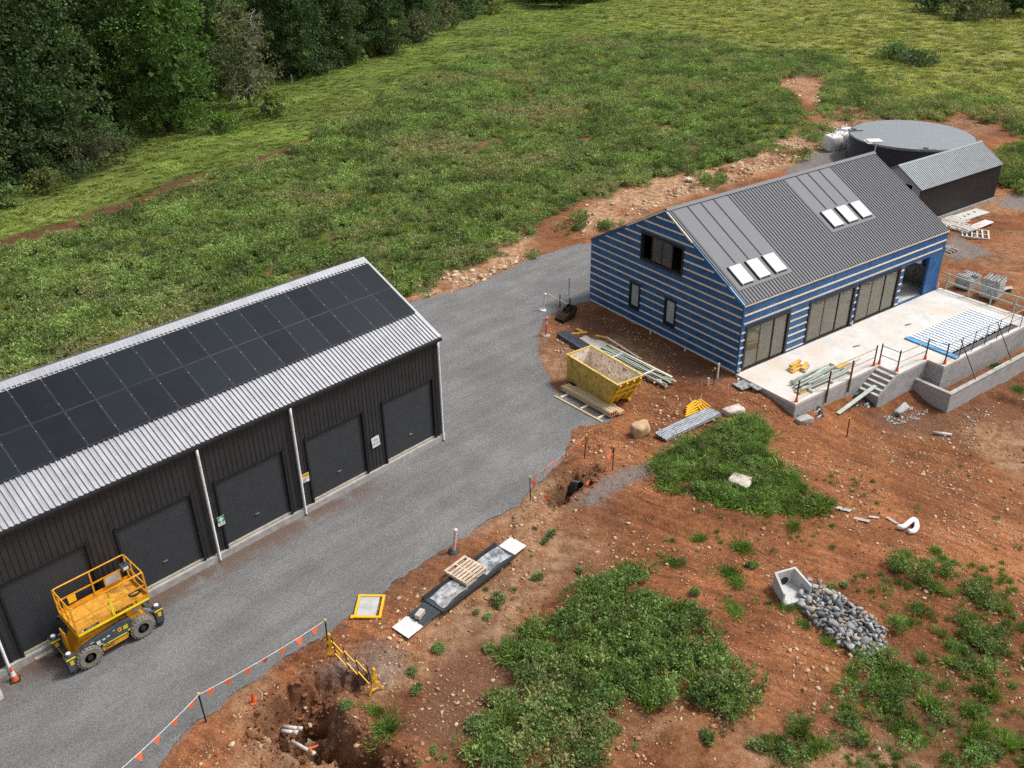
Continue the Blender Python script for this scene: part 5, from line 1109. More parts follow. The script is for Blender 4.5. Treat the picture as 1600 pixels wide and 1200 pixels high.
for y0, y1 in ((-.70, -.525), (.525, .70)):
    sp = MB().prism([(-.48, .50), (.44, .50), (.52, .72), (.72, .90), (.62, 1.05), (.35, 1.08), (-.55, .99), (-1.02, .90), (-1.2, .78), (-1.2, .70), (-1.0, .86), (-.72, .86), (-.54, .74)], y0, y1).build('side_pod', M_LGREY, lift)
    MB().prism([(-.46, .32), (.42, .32), (.46, .498), (-.48, .498)], y0 + .01, y1 - .01).build('skirt', M_LIFT, lift)
yf = -.703
MB().box(-.30, .42, yf - .003, yf, .545, .585).build('hi_vis_stripe', M_HIVIS, lift); MB().box(-.44, -.34, yf - .003, yf, .545, .585).build('hi_vis_stripe', M_HIVIS, lift); MB().box(.46, .56, yf - .003, yf, .60, .66).build('hi_vis_stripe', M_HIVIS, lift)
FL_ = lambda x, z, y=yf - .004: frame((1, 0, 0), (0, 0, 1), (x, y, z))
for (x, z, w, h) in ((-.55, .78, .13, .14), (-.36, .80, .11, .06), (-.20, .83, .10, .05), (-.76, .91, .14, .025), (.02, .93, .08, .03), (-.5, .66, .16, .03)): MB().box(x - w / 2, x + w / 2, yf - .003, yf, z - h / 2, z + h / 2).build('sticker', M_LWHITE, lift)
MB().box(.33, .50, yf - .003, yf, .76, .90).build('number_sticker', M_HIVIS, lift); lettering('12DX', .075, M_BLK, lift, FL_(.415, .83), bold=.001)
MB().box(.14, .27, yf - .003, yf, .76, .92).build('badge', M_SGY, lift); MB().lathe([(.035, 0), (.035, .002)], 10, FL_(.205, .85)).build('badge_dot', M_BLK, lift)
lettering('2WD', .15, M_BLK, lift, frame((1, 0, 0), (0, 0, 1), (-.24, -.694, .41)), bold=.004)
tyre = MB().lathe([(.20, -.15), (.36, -.155), (.415, -.11), (.42, 0), (.415, .11), (.36, .155), (.20, .15)], 28, Matrix.Rotation(math.pi / 2, 4, 'X'), False)
for k in range(22):
    a = 2 * math.pi * k / 22
    for sg in (1, -1): tyre.box(-.022, .022, sg * .02, sg * .15, .40, .435, Matrix.Rotation(a + (.07 if sg > 0 else -.07), 4, 'Y') @ Matrix.Rotation(.3 * sg, 4, 'Z'))
ty_me = data_of(tyre, 'tyre', M_TYRE); hub_me = data_of(MB().lathe([(.27, -.10), (.26, -.145), (.20, -.10), (.10, -.10), (.09, -.16), (.0, -.165)], 18, Matrix.Rotation(math.pi / 2, 4, 'X') @ Matrix.Scale(-1, 4, (0, 0, 1)), False).lathe([(.27, -.10), (.2, .1)], 18, Matrix.Rotation(math.pi / 2, 4, 'X')), 'rim', M_RUB)
for x in (-.95, .95):
    for sg in (-1, 1):
        w = bpy.data.objects.new('wheel', None); COL.objects.link(w); w.parent = lift; w.location = (x, sg * .64, .425)
        if sg > 0: w.rotation_euler = (0, 0, math.pi)
        link('tyre', ty_me, w); link('rim', hub_me, w)
for sg in (-1, 1):                                           # folded scissor pack
    for k in range(4):
        z = 1.06 + .11 * k; MB().beam((-1.05, sg * .40 - .03 * (k % 2), z), (1.1, sg * .40 - .03 * (k % 2), z + .055 * (1 if k % 2 else -1)), .05, .09).build('scissor_arm', M_LIFT, lift)
MB().box(.62, 1.18, -.50, .50, 1.0, 1.32).build('pivot_block', M_LIFT, lift)
MB().lathe([(.09, 0), (.09, .03)], 14, frame((1, 0, 0), (0, 0, 1), (.95, -.50, 1.14))).build('pivot_pin', M_STEEL, lift)
PX0, PX1, PY, PZ = -1.08, 1.42, .70, 1.52
MB().box(PX0, PX1, -PY, PY, PZ - .07, PZ).build('platform_floor', M_LFLOOR, lift); MB().box(.17, .18, -PY + .02, PY - .02, PZ + .001, PZ + .012).box(-.30, -.29, -PY + .02, PY - .02, PZ + .001, PZ + .012).build('floor_seam', M_LIFT, lift)
tb = MB(); tb.box(PX0, PX1, -PY - .02, -PY - .001, PZ - .08, PZ + .16).box(PX0, PX1, PY + .001, PY + .02, PZ - .08, PZ + .16).box(PX0 - .02, PX0 - .001, -PY, PY, PZ - .08, PZ + .16).box(PX1 + .001, PX1 + .02, -PY, PY, PZ - .08, PZ + .16); tb.build('toe_board', M_LIFT, lift)
MB().box(PX0, PX1, -PY - .035, -PY - .021, PZ - .085, PZ - .02).box(PX0 - .035, PX0 - .021, -PY, PY, PZ - .085, PZ - .02).build('hi_vis_edge', M_HIVIS, lift)
lettering('Haulotte', .20, M_BLK, lift, frame((1, 0, 0), (0, 0, 1), (.50, -PY - .0225, PZ + .078)), bold=.006)
MB().add([(.92, -PY - .024, PZ + .14), (.98, -PY - .024, PZ + .075), (.92, -PY - .024, PZ + .01), (.955, -PY - .024, PZ + .01), (1.02, -PY - .024, PZ + .075), (.955, -PY - .024, PZ + .14)], [(0, 1, 4, 5), (1, 2, 3, 4)]).build('chevron', M_BLK, lift)
MB().box(-.95, -.35, -PY - .0235, -PY - .0205, PZ + .02, PZ + .10).build('dark_sticker', mat('navy_print', (.02, .03, .09), .4), lift); MB().box(-.95, -.88, -PY - .026, -PY - .0238, PZ + .03, PZ + .09).build('sticker', M_LWHITE, lift)
lettering('COMPACT 12', .055, M_LWHITE, lift, frame((1, 0, 0), (0, 0, 1), (-.62, -PY - .0245, PZ + .06)))
def railset(pts, nm='rail', r=.026): return MB().tube(pts, r, 8).build(nm, M_LIFT, lift, True)
TZ = PZ + 1.1; c_ = .10
loop = [(PX0 + c_, -PY, TZ), (PX1 - c_, -PY, TZ), (PX1 - .02, -PY + .02, TZ), (PX1, -PY + c_, TZ), (PX1, PY - c_, TZ), (PX1 - .02, PY - .02, TZ), (PX1 - c_, PY, TZ), (PX0 + c_, PY, TZ), (PX0 + .02, PY - .02, TZ), (PX0, PY - c_, TZ), (PX0, -PY + c_, TZ), (PX0 + .02, -PY + .02, TZ), (PX0 + c_, -PY, TZ)]
railset(loop, 'top_rail', .028); MZ = PZ + .56
for p, q in (((PX0, -PY, MZ), (PX1, -PY, MZ)), ((PX0, PY, MZ), (PX1, PY, MZ)), ((PX0, -PY, MZ), (PX0, PY, MZ)), ((PX1, -PY, MZ), (PX1, PY, MZ))): MB().beam(p, q, .03, .05).build('mid_rail', M_LIFT, lift)
for (x, y) in ((PX0, -PY), (PX0, PY), (PX1, -PY), (PX1, PY), (.17, -PY), (.17, PY), (PX0, -.15), (PX0, .35), (PX1, .25)): MB().box(x - .025, x + .025, y - .025, y + .025, PZ, TZ - .01).build('post', M_LIFT, lift)
MB().box(.13, .21, -PY - .045, -PY - .03, PZ + .05, PZ + .75).build('reflector', M_HIVIS, lift)
MB().box(.55, 1.15, PY - .06, PY - .03, PZ + .20, PZ + .62).build('manual_box', M_LIFT, lift); MB().box(.60, 1.10, PY - .064, PY - .0605, PZ + .22, PZ + .55).build('instruction_sheet', mat('grey_sheet', (.45, .46, .48), .5), lift)
MB().box(-.72, -.45, PY - .06, PY - .03, PZ + .28, PZ + .54).build('label_plate', M_SGY, lift)
cb = MB().box(PX1 - .34, PX1 - .06, .10, .34, TZ - .24, TZ - .04).build('control_box', M_LGREY, lift); MB().tube([(PX1 - .2, .22, TZ - .04), (PX1 - .2, .22, TZ + .08)], .022, 8).build('joystick', M_RUB, cb); MB().box(PX1 - .30, PX1 - .12, .095, .0995, TZ - .20, TZ - .08).build('panel_sticker', M_LWHITE, cb)
pts = [(PX1 - .25 + .20 * math.cos(t * .5), -.25 + .13 * math.sin(t * .5) + .003 * t, PZ + .02 + .004 * (t % 3)) for t in range(38)]
MB().tube(pts, .012, 5).build('coiled_cable', M_RUB, lift)
for (x, y) in ((-1.52, -.60), (-1.52, .60), (1.62, -.60), (1.62, .60)):   # outriggers
    g = MB().prism([(-.13, .22), (.13, .22), (.15, .86), (-.15, .86)], -.13, .13, Matrix.Translation((x, y, 0))).lathe([(.135, .861), (.12, .92), (.06, .95), (0.0, .955)], 12, Matrix.Translation((x, y, 0)), False).build('outrigger', M_LGREY, lift)
    MB().lathe([(.085, .945), (.06, .965), (0, .97)], 10, Matrix.Translation((x, y, 0)), False).build('beacon_cap', M_LWHITE, g)
    MB().box(x - .152, x + .152, y - .134, y + .134, .74, .80).build('hi_vis_band', M_HIVIS, g); MB().lathe([(.12, .10), (.13, .16), (.06, .20), (.05, .24)], 12, Matrix.Translation((x, y, 0))).build('foot', M_RUB, g)
    MB().box(x - .06, x + .06, y - .139, y - .1305, .50, .68).build('badge', M_SGY, g)
for x in (-1.46, 1.56): MB().box(x - .06, x + .06, -.468, .468, .34, .46).build('outrigger_beam', M_LGREY, lift)
MB().box(-1.54, -1.53, -.46, .46, .43, .468).build('hi_vis_stripe', M_HIVIS, lift); MB().beam((1.2, -.45, .95), (1.62, -.6, .62), .06, .08).build('outrigger_link', M_STEEL, lift)
ld = MB().box(-1.36, -1.32, -.20, -.13, .30, 1.42).box(-1.36, -1.32, .13, .20, .30, 1.42)
for k in range(5): ld.box(-1.36, -1.32, -.128, .128, .36 + .24 * k, .44 + .24 * k)
ld.build('ladder', M_LIFT, lift)
p = G0(88, 1014); tag(at(MB().box(-.7, .7, -.045, .045, .0, .09).box(-.72, .70, -.047, .047, .0905, .094).build('timber_offcut', M_TIMB), (p[0], p[1], .014), lyaw), 'pale timber offcut lying under the left end of the scissor lift', 'timber')

# ================================================================== CONES, BOLLARDS, STAKES, BUNTING
M_ORC = mat('cone_orange', (.72, .13, .035), .5, var=.12, scale=6, dirt=(.35, .12, .06), damt=.4); M_FLAG = mat('flag_orange', (.85, .17, .06), .6, var=.1)
def cone(px, py, h, label, tiltx=0, white=True, black=True):
    p = G0(px, py); e = thing('traffic_cone', label, 'traffic cone', (p[0], p[1], max(.014, float(ground_z(p[0], p[1])))), .5, 'traffic cones'); e.rotation_euler = (tiltx, tiltx * .5, .5)
    s = h / .7; MB().box(-.19 * s, .19 * s, -.19 * s, .19 * s, 0, .035 * s, taper=.93).build('base', M_RUB if black else M_ORC, e)
    MB().lathe([(.14 * s, .035 * s), (.10 * s, .26 * s)], 16, None, False).build('lower_cone', M_ORC, e); MB().lathe([(.1001 * s, .26 * s), (.066 * s, .48 * s)], 16, None, False).build('band', M_WHITE if white else M_ORC, e); MB().lathe([(.066 * s, .4801 * s), (.03 * s, .69 * s), (.02 * s, .70 * s)], 16).build('upper_cone', M_ORC, e)
cone(24, 1063, .62, 'orange and white cone fitted over the foot of the leftmost downpipe', 0, True); cone(397, 1098, .46, 'plain orange cone standing beside the dug pit', .08, False, False)
def bollard(px, py, h, label, ma, mb_, base, tilt=(0, 0)):
    p = G(px, py); z = max(.014 if inpoly(p[0], p[1], road_poly) else -9, float(ground_z(p[0], p[1]))); e = thing('plastic_bollard', label, 'bollard', (p[0], p[1], z), .3, 'plastic bollards'); e.rotation_euler = (tilt[0], tilt[1], .3)
    MB().lathe([(.24, 0), (.25, .02), (.21, .055), (.09, .08)], 8).build('base', base, e); MB().lathe([(.07, .08), (.065, h * .62)], 14, None, False).build('lower_post', ma, e); MB().lathe([(.067, h * .62), (.065, h * .80)], 14, None, False).build('band', mb_, e)
    MB().lathe([(.065, h * .8002), (.065, h * .93), (.08, h * .935), (.08, h * .97), (.04, h)], 14).build('top', ma, e)
M_PINK = mat('faded_pink_plastic', (.72, .52, .51), .5, var=.12); M_REDP = mat('red_pink_plastic', (.72, .16, .16), .5, var=.1); M_BASEG = mat('grey_rubber_base', (.34, .34, .33), .8, var=.2)
bollard(709, 861, 1.15, 'faded pink bollard on a black base at the driveway edge', M_PINK, M_PINK, mat('black_rubber_base', (.03, .03, .033), .7, var=.3), (.05, .10))
bollard(853, 524, 1.18, 'red and white bollard beside the bundle of dark pipes', M_REDP, M_LWHITE, M_BASEG, (0, .05)); bollard(848, 485, 1.12, 'white bollard standing on the gravel near the house corner', M_WHITE, M_WHITE, mat('white_rubber_base', (.6, .6, .59), .7, var=.1), (0, .16))
M_YCAP = mat('yellow_cap', (.80, .52, .03), .5)
def stake(px, py, h, label, cap=M_YCAP, m=M_RUST, grp='steel stakes'):
    p = G(px, py); z = max(.014 if inpoly(p[0], p[1], road_poly) else -9, float(ground_z(p[0], p[1]))); e = thing('marker_stake', label, 'stake', (p[0], p[1], z), 0, grp); e.rotation_euler = (random.gauss(0, .02), random.gauss(0, .02), 0)
    MB().box(-.020, .020, -.020, .020, -.1, h).build('rod', M_BLK if m is None else m, e); MB().lathe([(.035, h - .02), (.04, h + .02), (.035, h + .06), (.0, h + .07)], 8, None, True).build('cap', cap, e); return np.array([p[0], p[1], z + h])
def bunting(label, a, b, n, sag, first=.1, low=0.0):
    e = thing('bunting_line', label, 'bunting', (0, 0, 0), 0, 'orange flag bunting'); a = np.array(a); b = np.array(b); pts = [a + (b - a) * t - np.array([0, 0, sag * 4 * t * (1 - t)]) for t in np.linspace(0, 1, 13)]
    MB().tube(pts, .010 if sag < .11 else .006, 4).build('cord', M_LWHITE if sag < .11 else mat('thin_string', (.42, .36, .30), .8), e); d = (b - a); d[2] = 0; d /= np.linalg.norm(d); nrm = np.array([-d[1], d[0], 0])
    for k in range(n):
        t = first + (1 - 2 * first) * k / max(1, n - 1); q = a + (b - a) * t - np.array([0, 0, sag * 4 * t * (1 - t)]); w = rb.uniform(-.10, .10); s = .14
        v = [q + d * s - [0, 0, .011], q - d * s - [0, 0, .011], q + nrm * w + d * rb.uniform(-.05, .05) - np.array([0, 0, .32])]; v += [x + nrm * .004 for x in v]
        MB().add(v, [(0, 1, 2), (5, 4, 3), (0, 3, 4, 1), (1, 4, 5, 2), (2, 5, 3, 0)]).build('flag', M_FLAG, e)
sA = stake(513, 1015, 1.25, 'black stake at the upper end of the long flag line near the yellow barrier', m=None); sB = stake(322, 1128, 1.25, 'black stake in the middle of the long flag line', m=None); pC = G0(185, 1262); sC = stake(185, 1262, 1.25, 'stake at the lower end of the long flag line, below the photo edge', m=None)
bunting('upper stretch of the long orange flag line beside the driveway', sA, sB, 7, .10, .08); bunting('lower stretch of the long orange flag line beside the driveway', sB, sC, 5, .08, .10)
t1 = stake(829, 783, 1.25, 'black stake at the left corner of the flagged-off trench', m=None); t2 = stake(913, 718, 1.2, 'black stake at the upper corner of the flagged-off trench', m=None); t3 = stake(957, 735, 1.25, 'black stake at the right corner of the flagged-off trench', m=None); t4 = stake(878, 783, .75, 'short stake at the lower corner of the flagged-off trench', m=None)
bunting('flag line along the driveway side of the trench', t1, t2, 6, .12, .1); bunting('flag line across the upper end of the trench', t2, t3, 3, .14, .05); bunting('flag line along the soil side of the trench', t3, t4, 3, .18, .1); bunting('short flag line across the lower end of the trench', t4, t1, 3, .12, .1)
stake(889, 461, 1.05, 'thin dark stake in the gravel near the house corner', cap=M_RUST, m=None); stake(1323, 683, 1.05, 'yellow-capped stake in the soil in front of the terrace wall', m=None); stake(1115, 602, .9, 'yellow-capped stake beside a white pipe at the gable corner', m=None); stake(1000, 500, .5, 'short stake by the gable wall', m=None) if False else None
for (px, py, lb, h) in ((1121, 590, 'white standpipe at the gable corner by the yellow-capped stake', .9), (1106, 603, 'short white pipe stub left of the yellow-capped stake', .4), (1153, 598, 'white pipe cap at the terrace corner', .3)):
    p = G(px, py); tag(at(MB().tube([(0, 0, -.1), (0, 0, h)], .05, 10).lathe([(.062, h - .08), (.062, h + .01)], 10).build('standpipe', M_WHITE), (p[0], p[1], float(ground_z(p[0], p[1])))), lb, 'pipe', 'white standpipes')

# ================================================================== YELLOW EXPANDING BARRIER + FRAME
M_BAR = mat('barrier_yellow', (.80, .44, .015), .5, var=.1, scale=5)
def foot(e, x, y, a, lay=0):
    M = Matrix.Translation((x, y, 0)) @ Matrix.Rotation(a, 4, 'Z') @ Matrix.Rotation(lay, 4, 'X')
    b = MB()
    for sg in (-1, 1): b.add([tuple(M @ Vector(q)) for q in [(sg * .20, -.03, 0), (sg * .27, -.03, 0), (sg * .10, -.03, .42), (sg * .04, -.03, .42), (sg * .20, .03, 0), (sg * .27, .03, 0), (sg * .10, .03, .42), (sg * .04, .03, .42)]], [(0, 1, 2, 3), (7, 6, 5, 4), (0, 4, 5, 1), (1, 5, 6, 2), (2, 6, 7, 3), (3, 7, 4, 0)])
    b.box(-.19, .19, -.025, .025, .12, .17, M).box(-.045, .045, -.035, .035, .421, 1.0, M).box(-.09, .09, -.04, .04, .62, .72, M).lathe([(.05, 1.0), (.06, 1.03), (.03, 1.09)], 8, M); return b.build('end_stand', M_BAR, e)
p0 = G(519, 1028); p1 = G(588, 1083); dz_ = p1 - p0; yw = math.atan2(dz_[1], dz_[0]); Lb = np.linalg.norm(dz_[:2])
e = thing('expanding_barrier', 'yellow expanding trellis barrier standing by the dug pit', 'barrier', (p0[0], p0[1], float(ground_z(p0[0], p0[1]))), yw)
foot(e, 0, 0, 1.0, .0); foot(e, Lb, 0, 1.35, 0)
for k in range(4):
    x = .25 + (Lb - .5) * k / 3; MB().tube([(x - .10, .0, .95), (x + .10, 0, .05)], .022, 6).build('black_bar', M_RUB, e)
    if k < 3:
        for z in (.85, .35): MB().beam((x - .02 + (.0 if z > .5 else .05), -.03, z), (x + (Lb - .5) / 3 - .05, -.03, z - .18), .03, .05).build('yellow_link', M_BAR, e)
p = G(578, 951); e = thing('frame_panel', 'yellow-framed grey panel lying flat on the driveway edge', 'panel', (p[0], p[1], .09), R(-2))
MB().box(-.50, .50, -.60, -.50, 0, .05).box(-.50, .50, .50, .60, 0, .05).box(-.50, -.41, -.499, .499, 0, .05).box(.41, .50, -.499, .499, 0, .05).box(-.60, -.505, -.62, -.45, 0, .04).build('frame', M_BAR, e); MB().box(-.40, .30, -.48, .48, .01, .035).build('sheet', mat('weathered_grey_sheet', (.42, .42, .40), .8, var=.12, scale=3, dirt=(.25, .2, .15)), e)

# ================================================================== ROOFING SHEETS, PALLET
def pallet(name, label, p, yaw, m, sz=1.165, tilt=0.0, top=None):
    e = thing(name, label, 'pallet', p, yaw, 'timber pallets'); e.rotation_euler = (tilt, 0, yaw); h = sz / 2
    for y in (-h + .04, 0, h - .04): MB().box(-h, h, y - .04, y + .04, .022, .122).build('bearer', m, e)
    for x in (-h + .05, 0, h - .05): MB().box(x - .05, x + .05, -h, h, 0, .0215).build('bottom_slat', m, e)
    for x in (top or (-h + .06, -.36, -.20, -.04, .12, .28, h - .06)): MB().box(x - .055, x + .055, -h, h, .1225, .144).build('top_slat', m, e)
    return e
M_PAL = mat('weathered_pallet_timber', (.50, .39, .29), .85, var=.2, scale=4, rnd=.14, dirt=(.30, .22, .16), damt=.5)
M_SHW = mat('white_corrugated_sheet', (.64, .64, .63), .4, .1, var=.06, scale=2, dirt=(.6, .5, .4), damt=.3); M_SHD = mat('dark_slate_sheet', (.055, .065, .078), .35, .3, var=.2, scale=2)
a = G(627, 992); b_ = G(809, 851); dv = b_ - a; yaw = math.atan2(dv[1], dv[0]); L_ = np.linalg.norm(dv[:2]); z0 = max(float(ground_z(a[0] + dv[0] * t + s_ * dv[1] / L_, a[1] + dv[1] * t - s_ * dv[0] / L_)) for t in np.linspace(0, 1, 30) for s_ in (-.5, 0, .5)) + .015
e = thing('roofing_sheet_pack', 'long dark and white roofing sheets lying flat beside the driveway', 'roofing sheets', (a[0], a[1], z0), yaw)
def flat_ribbed(x0, x1, y0, y1, z, m, nm, par): 
    M = frame((0, 1, 0), (-1, 0, 0), (x1, y0, z)); return ribbed(y1 - y0, x1 - x0, .19, .08, .025).add([], []).build(nm, m, par) if False else MB().prism([p for p in _ribprof(y1 - y0)], 0, x1 - x0, Matrix(((0, 1, 0, x0), (1, 0, 0, y0), (0, 0, 1, z), (0, 0, 0, 1)))).build(nm, m, par)
def _ribprof(w):
    n = max(1, round(w / .19)); pr = [(0, 0)]
    for k in range(n):
        c = w * (k + .5) / n; pr += [(c - .04, 0), (c - .025, .022), (c + .025, .022), (c + .04, 0)]
    return pr + [(w, 0), (w, -.01), (0, -.01)]
flat_ribbed(-.05, 1.1, -.42, .42, .012, M_SHW, 'white_sheet', e); flat_ribbed(L_ - 1.25, L_ + .05, -.42, .42, .012, M_SHW, 'white_sheet', e); flat_ribbed(.7, 1.9, -.43, .43, .045, M_SHD, 'dark_sheet', e)
MB().box(1.6, L_ - .75, -.52, .52, .075, .10).build('dark_sheet', M_SHD, e); MB().box(1.6, L_ - .75, .44, .58, .101, .16).build('dark_flashing', M_TRIM, e); MB().box(1.55, L_ - .8, -.62, -.50, .101, .15).build('dark_flashing', M_TRIM, e)
def film_mat():
    m, n, b = newmat('clear_plastic_film'); co, rn = objco(n); b.inputs['Base Color'].default_value = (.62, .64, .66, 1); b.inputs['Roughness'].default_value = .25; n.links.new(math_(n, 'MULTIPLY_ADD', ramp(n, noise(n, co, 2.2, 6, .7), .35, .65), .7, .12), b.inputs['Alpha']); bump(n, noise(n, co, 5, 5), .8, .05, b); MATS['film'] = m; return m
M_PLAS = film_mat()
def film(x0, x1, y0, y1, z, par, nm='plastic_film', m=None, amp=.06, n=14):
    b = MB(); v = []; f = []
    for i in range(n):
        for j in range(n):
            x = x0 + (x1 - x0) * i / (n - 1); y = y0 + (y1 - y0) * j / (n - 1); v.append((x + .04 * math.sin(7 * y), y + .05 * math.sin(3 * x), z + amp * float(fbm(np.array(x * 2.3), np.array(y * 4.1), 3))))
    for i in range(n - 1):
        for j in range(n - 1): f.append([i * n + j, (i + 1) * n + j, (i + 1) * n + j + 1, i * n + j + 1])
    return b.add(v, f).build(nm, m or M_PLAS, par, True)
film(1.75, 3.1, -.40, .36, .102, e); film(L_ - 2.35, L_ - .9, -.42, .36, .102, e)
for k in range(3): MB().beam((1.7 + .1 * k, -.22 - .07 * k, .15), (3.6, -.18 - .08 * k, .15), .03, .03).build('batten', mat('grey_batten', (.30, .27, .24), .8, var=.2), e)
p = G(728, 903); M2 = Matrix.Rotation(yaw, 2)
pallet('pallet', 'weathered timber pallet lying on the dark roofing sheets', (p[0], p[1], z0 + .165), yaw + math.pi / 2, M_PAL, 1.165, 0)
q = a + dv / L_ * .95; tag(at(MB().box(-.2, .2, -.1, .1, 0, .18).box(-.17, -.02, -.07, .07, .1801, .181).box(.02, .17, -.07, .07, .1801, .181).build('concrete_block', mat('tan_block', (.46, .42, .35), .9, var=.15, bmp=.3)), (q[0], q[1], z0 + .07), yaw + .25), 'single tan concrete block weighing down the dark sheets', 'block')

# ================================================================== SKIP, TIMBER, BUNDLES
M_SKIP = mat('rusty_yellow_skip', (.64, .45, .10), .65, var=.18, scale=2.5, dirt=(.22, .10, .04), damt=.9, bmp=.2); M_SKIN = mat('skip_inside', (.74, .66, .56), .8, var=.2, scale=2.6, dirt=(.24, .095, .035), damt=.95); M_SKY2 = mat('skip_bright_yellow', (.76, .50, .02), .5, var=.1, dirt=(.3, .15, .05), damt=.4)
SKH = 1.55; a = G0(886, 556, SKH); b_ = G0(965, 604, SKH); c_ = G0(1001, 590, SKH); ex = (b_ - a) / np.linalg.norm(b_ - a); Ls = np.linalg.norm(b_ - a); Ws = 1.62; yaw = math.atan2(ex[1], ex[0])
e = thing('skip_bin', 'empty yellow steel skip bin with rusty inside on the red soil', 'skip bin', (a[0], a[1], float(ground_z((a[0] + b_[0]) / 2, (a[1] + b_[1]) / 2)) + .02), yaw)
BL = Ls - .75    # floor length: the far end slopes outwards
def skin(x0, xb, xt, y0, y1, z0, z1, inner=False): return [(x0, y0, z0), (xb, y0, z0), (xb, y1, z0), (x0, y1, z0), (x0, y0, z1), (xt, y0, z1), (xt, y1, z1), (x0, y1, z1)]
t_ = .05; O = skin(0, BL, Ls, 0, Ws, .12, SKH); I = skin(t_, BL - t_, Ls - t_ * 1.3, t_, Ws - t_, .18, SKH)
MB().add(O + I, [(0, 3, 2, 1), (0, 1, 5, 4), (1, 2, 6, 5), (2, 3, 7, 6), (3, 0, 4, 7)]).build('tub', M_SKIP, e)
MB().add(I, [(0, 1, 2, 3), (0, 4, 5, 1), (1, 5, 6, 2), (2, 6, 7, 3), (3, 7, 4, 0)]).build('tub_lining', M_SKIN, e)
rm = MB(); rm.box(-.04, Ls + .04, -.05, .05, SKH, SKH + .06).box(-.04, Ls + .04, Ws - .05, Ws + .05, SKH, SKH + .06).box(-.04, .05, .051, Ws - .051, SKH, SKH + .06).box(Ls - .05, Ls + .04, .051, Ws - .051, SKH, SKH + .06); rm.build('rim', M_SKIP, e)
for x in (.35, BL * .5, BL - .1): MB().box(x - .05, x + .05, -.05, -.002, .14, SKH - .002).box(x - .05, x + .05, Ws + .002, Ws + .05, .14, SKH - .002).build('rib', M_SKIP, e)
MB().box(.0, BL, -.03, -.003, .86, .93).build('side_swage', M_SKIP, e)
for k in range(4):
    y = .15 + (Ws - .3) * k / 3; MB().beam((BL + .06, y, .14), (Ls + .05, y, SKH - .03), .08, .08).build('end_rib', M_SKY2, e)
MB().beam((BL + .34, .02, .68), (BL + .34, Ws - .02, .68), .09, .09).beam((BL + .60, .02, 1.12), (BL + .60, Ws - .02, 1.12), .09, .09).build('end_bar', M_SKY2, e)
for y in (.3, Ws - .3): MB().box(.0, BL + .25, y - .08, y + .08, .0, .119).build('skid', M_SKY2, e)
for k in range(14):
    x = .4 + rb.random() * (BL - .8); y = .25 + rb.random() * (Ws - .5)
M_LVL = mat('lvl_timber', (.58, .45, .27), .7, var=.12, scale=3, rnd=.12, stretch=(.5, 5, 5), dirt=(.45, .30, .16), damt=.4)
a = G(876, 612); b_ = G(953, 655); dv = b_ - a; yaw = math.atan2(dv[1], dv[0]); z0 = float(ground_z((a[0] + b_[0]) / 2, (a[1] + b_[1]) / 2)); Lt = np.linalg.norm(dv[:2])
e = thing('timber_pack', 'pack of pale engineered timber beams beside the yellow skip', 'timber', (a[0], a[1], max(z0, .01) + .0), yaw)
for x in (.5, Lt * .55, Lt - .4): MB().box(x - .045, x + .045, -.45, .75, 0, .07).build('bearer', M_TIMB, e)
for k in range(6): MB().box(0 + .05 * (k % 3), Lt + .03 * (k % 2), .02 + .078 * k, .078 + .078 * k, .071, .34 + .018 * (k % 2)).build('beam', M_LVL, e)
for k in range(5): MB().box(.35 + .08 * (k % 2), Lt + .12, .51 + .078 * k, .568 + .078 * k, .071, .21 + .02 * (k % 2)).build('beam', M_LVL, e)
MB().box(Lt + .035, Lt + .04, .03, .38, .20, .30).build('red_end_seal', mat('red_paint', (.45, .03, .03), .5), e)
a = G(867, 620); b_ = G(941, 660); dv = b_ - a; tag(at(MB().box(0, np.linalg.norm(dv[:2]), -.05, .05, 0, .05).box(.0, .3, -.052, .052, .0505, .054).build('loose_beam', M_LVL), (a[0], a[1], max(.016, float(ground_z(a[0], a[1])) + .03)), math.atan2(dv[1], dv[0])), 'single loose timber lying on the gravel in front of the timber pack', 'timber')
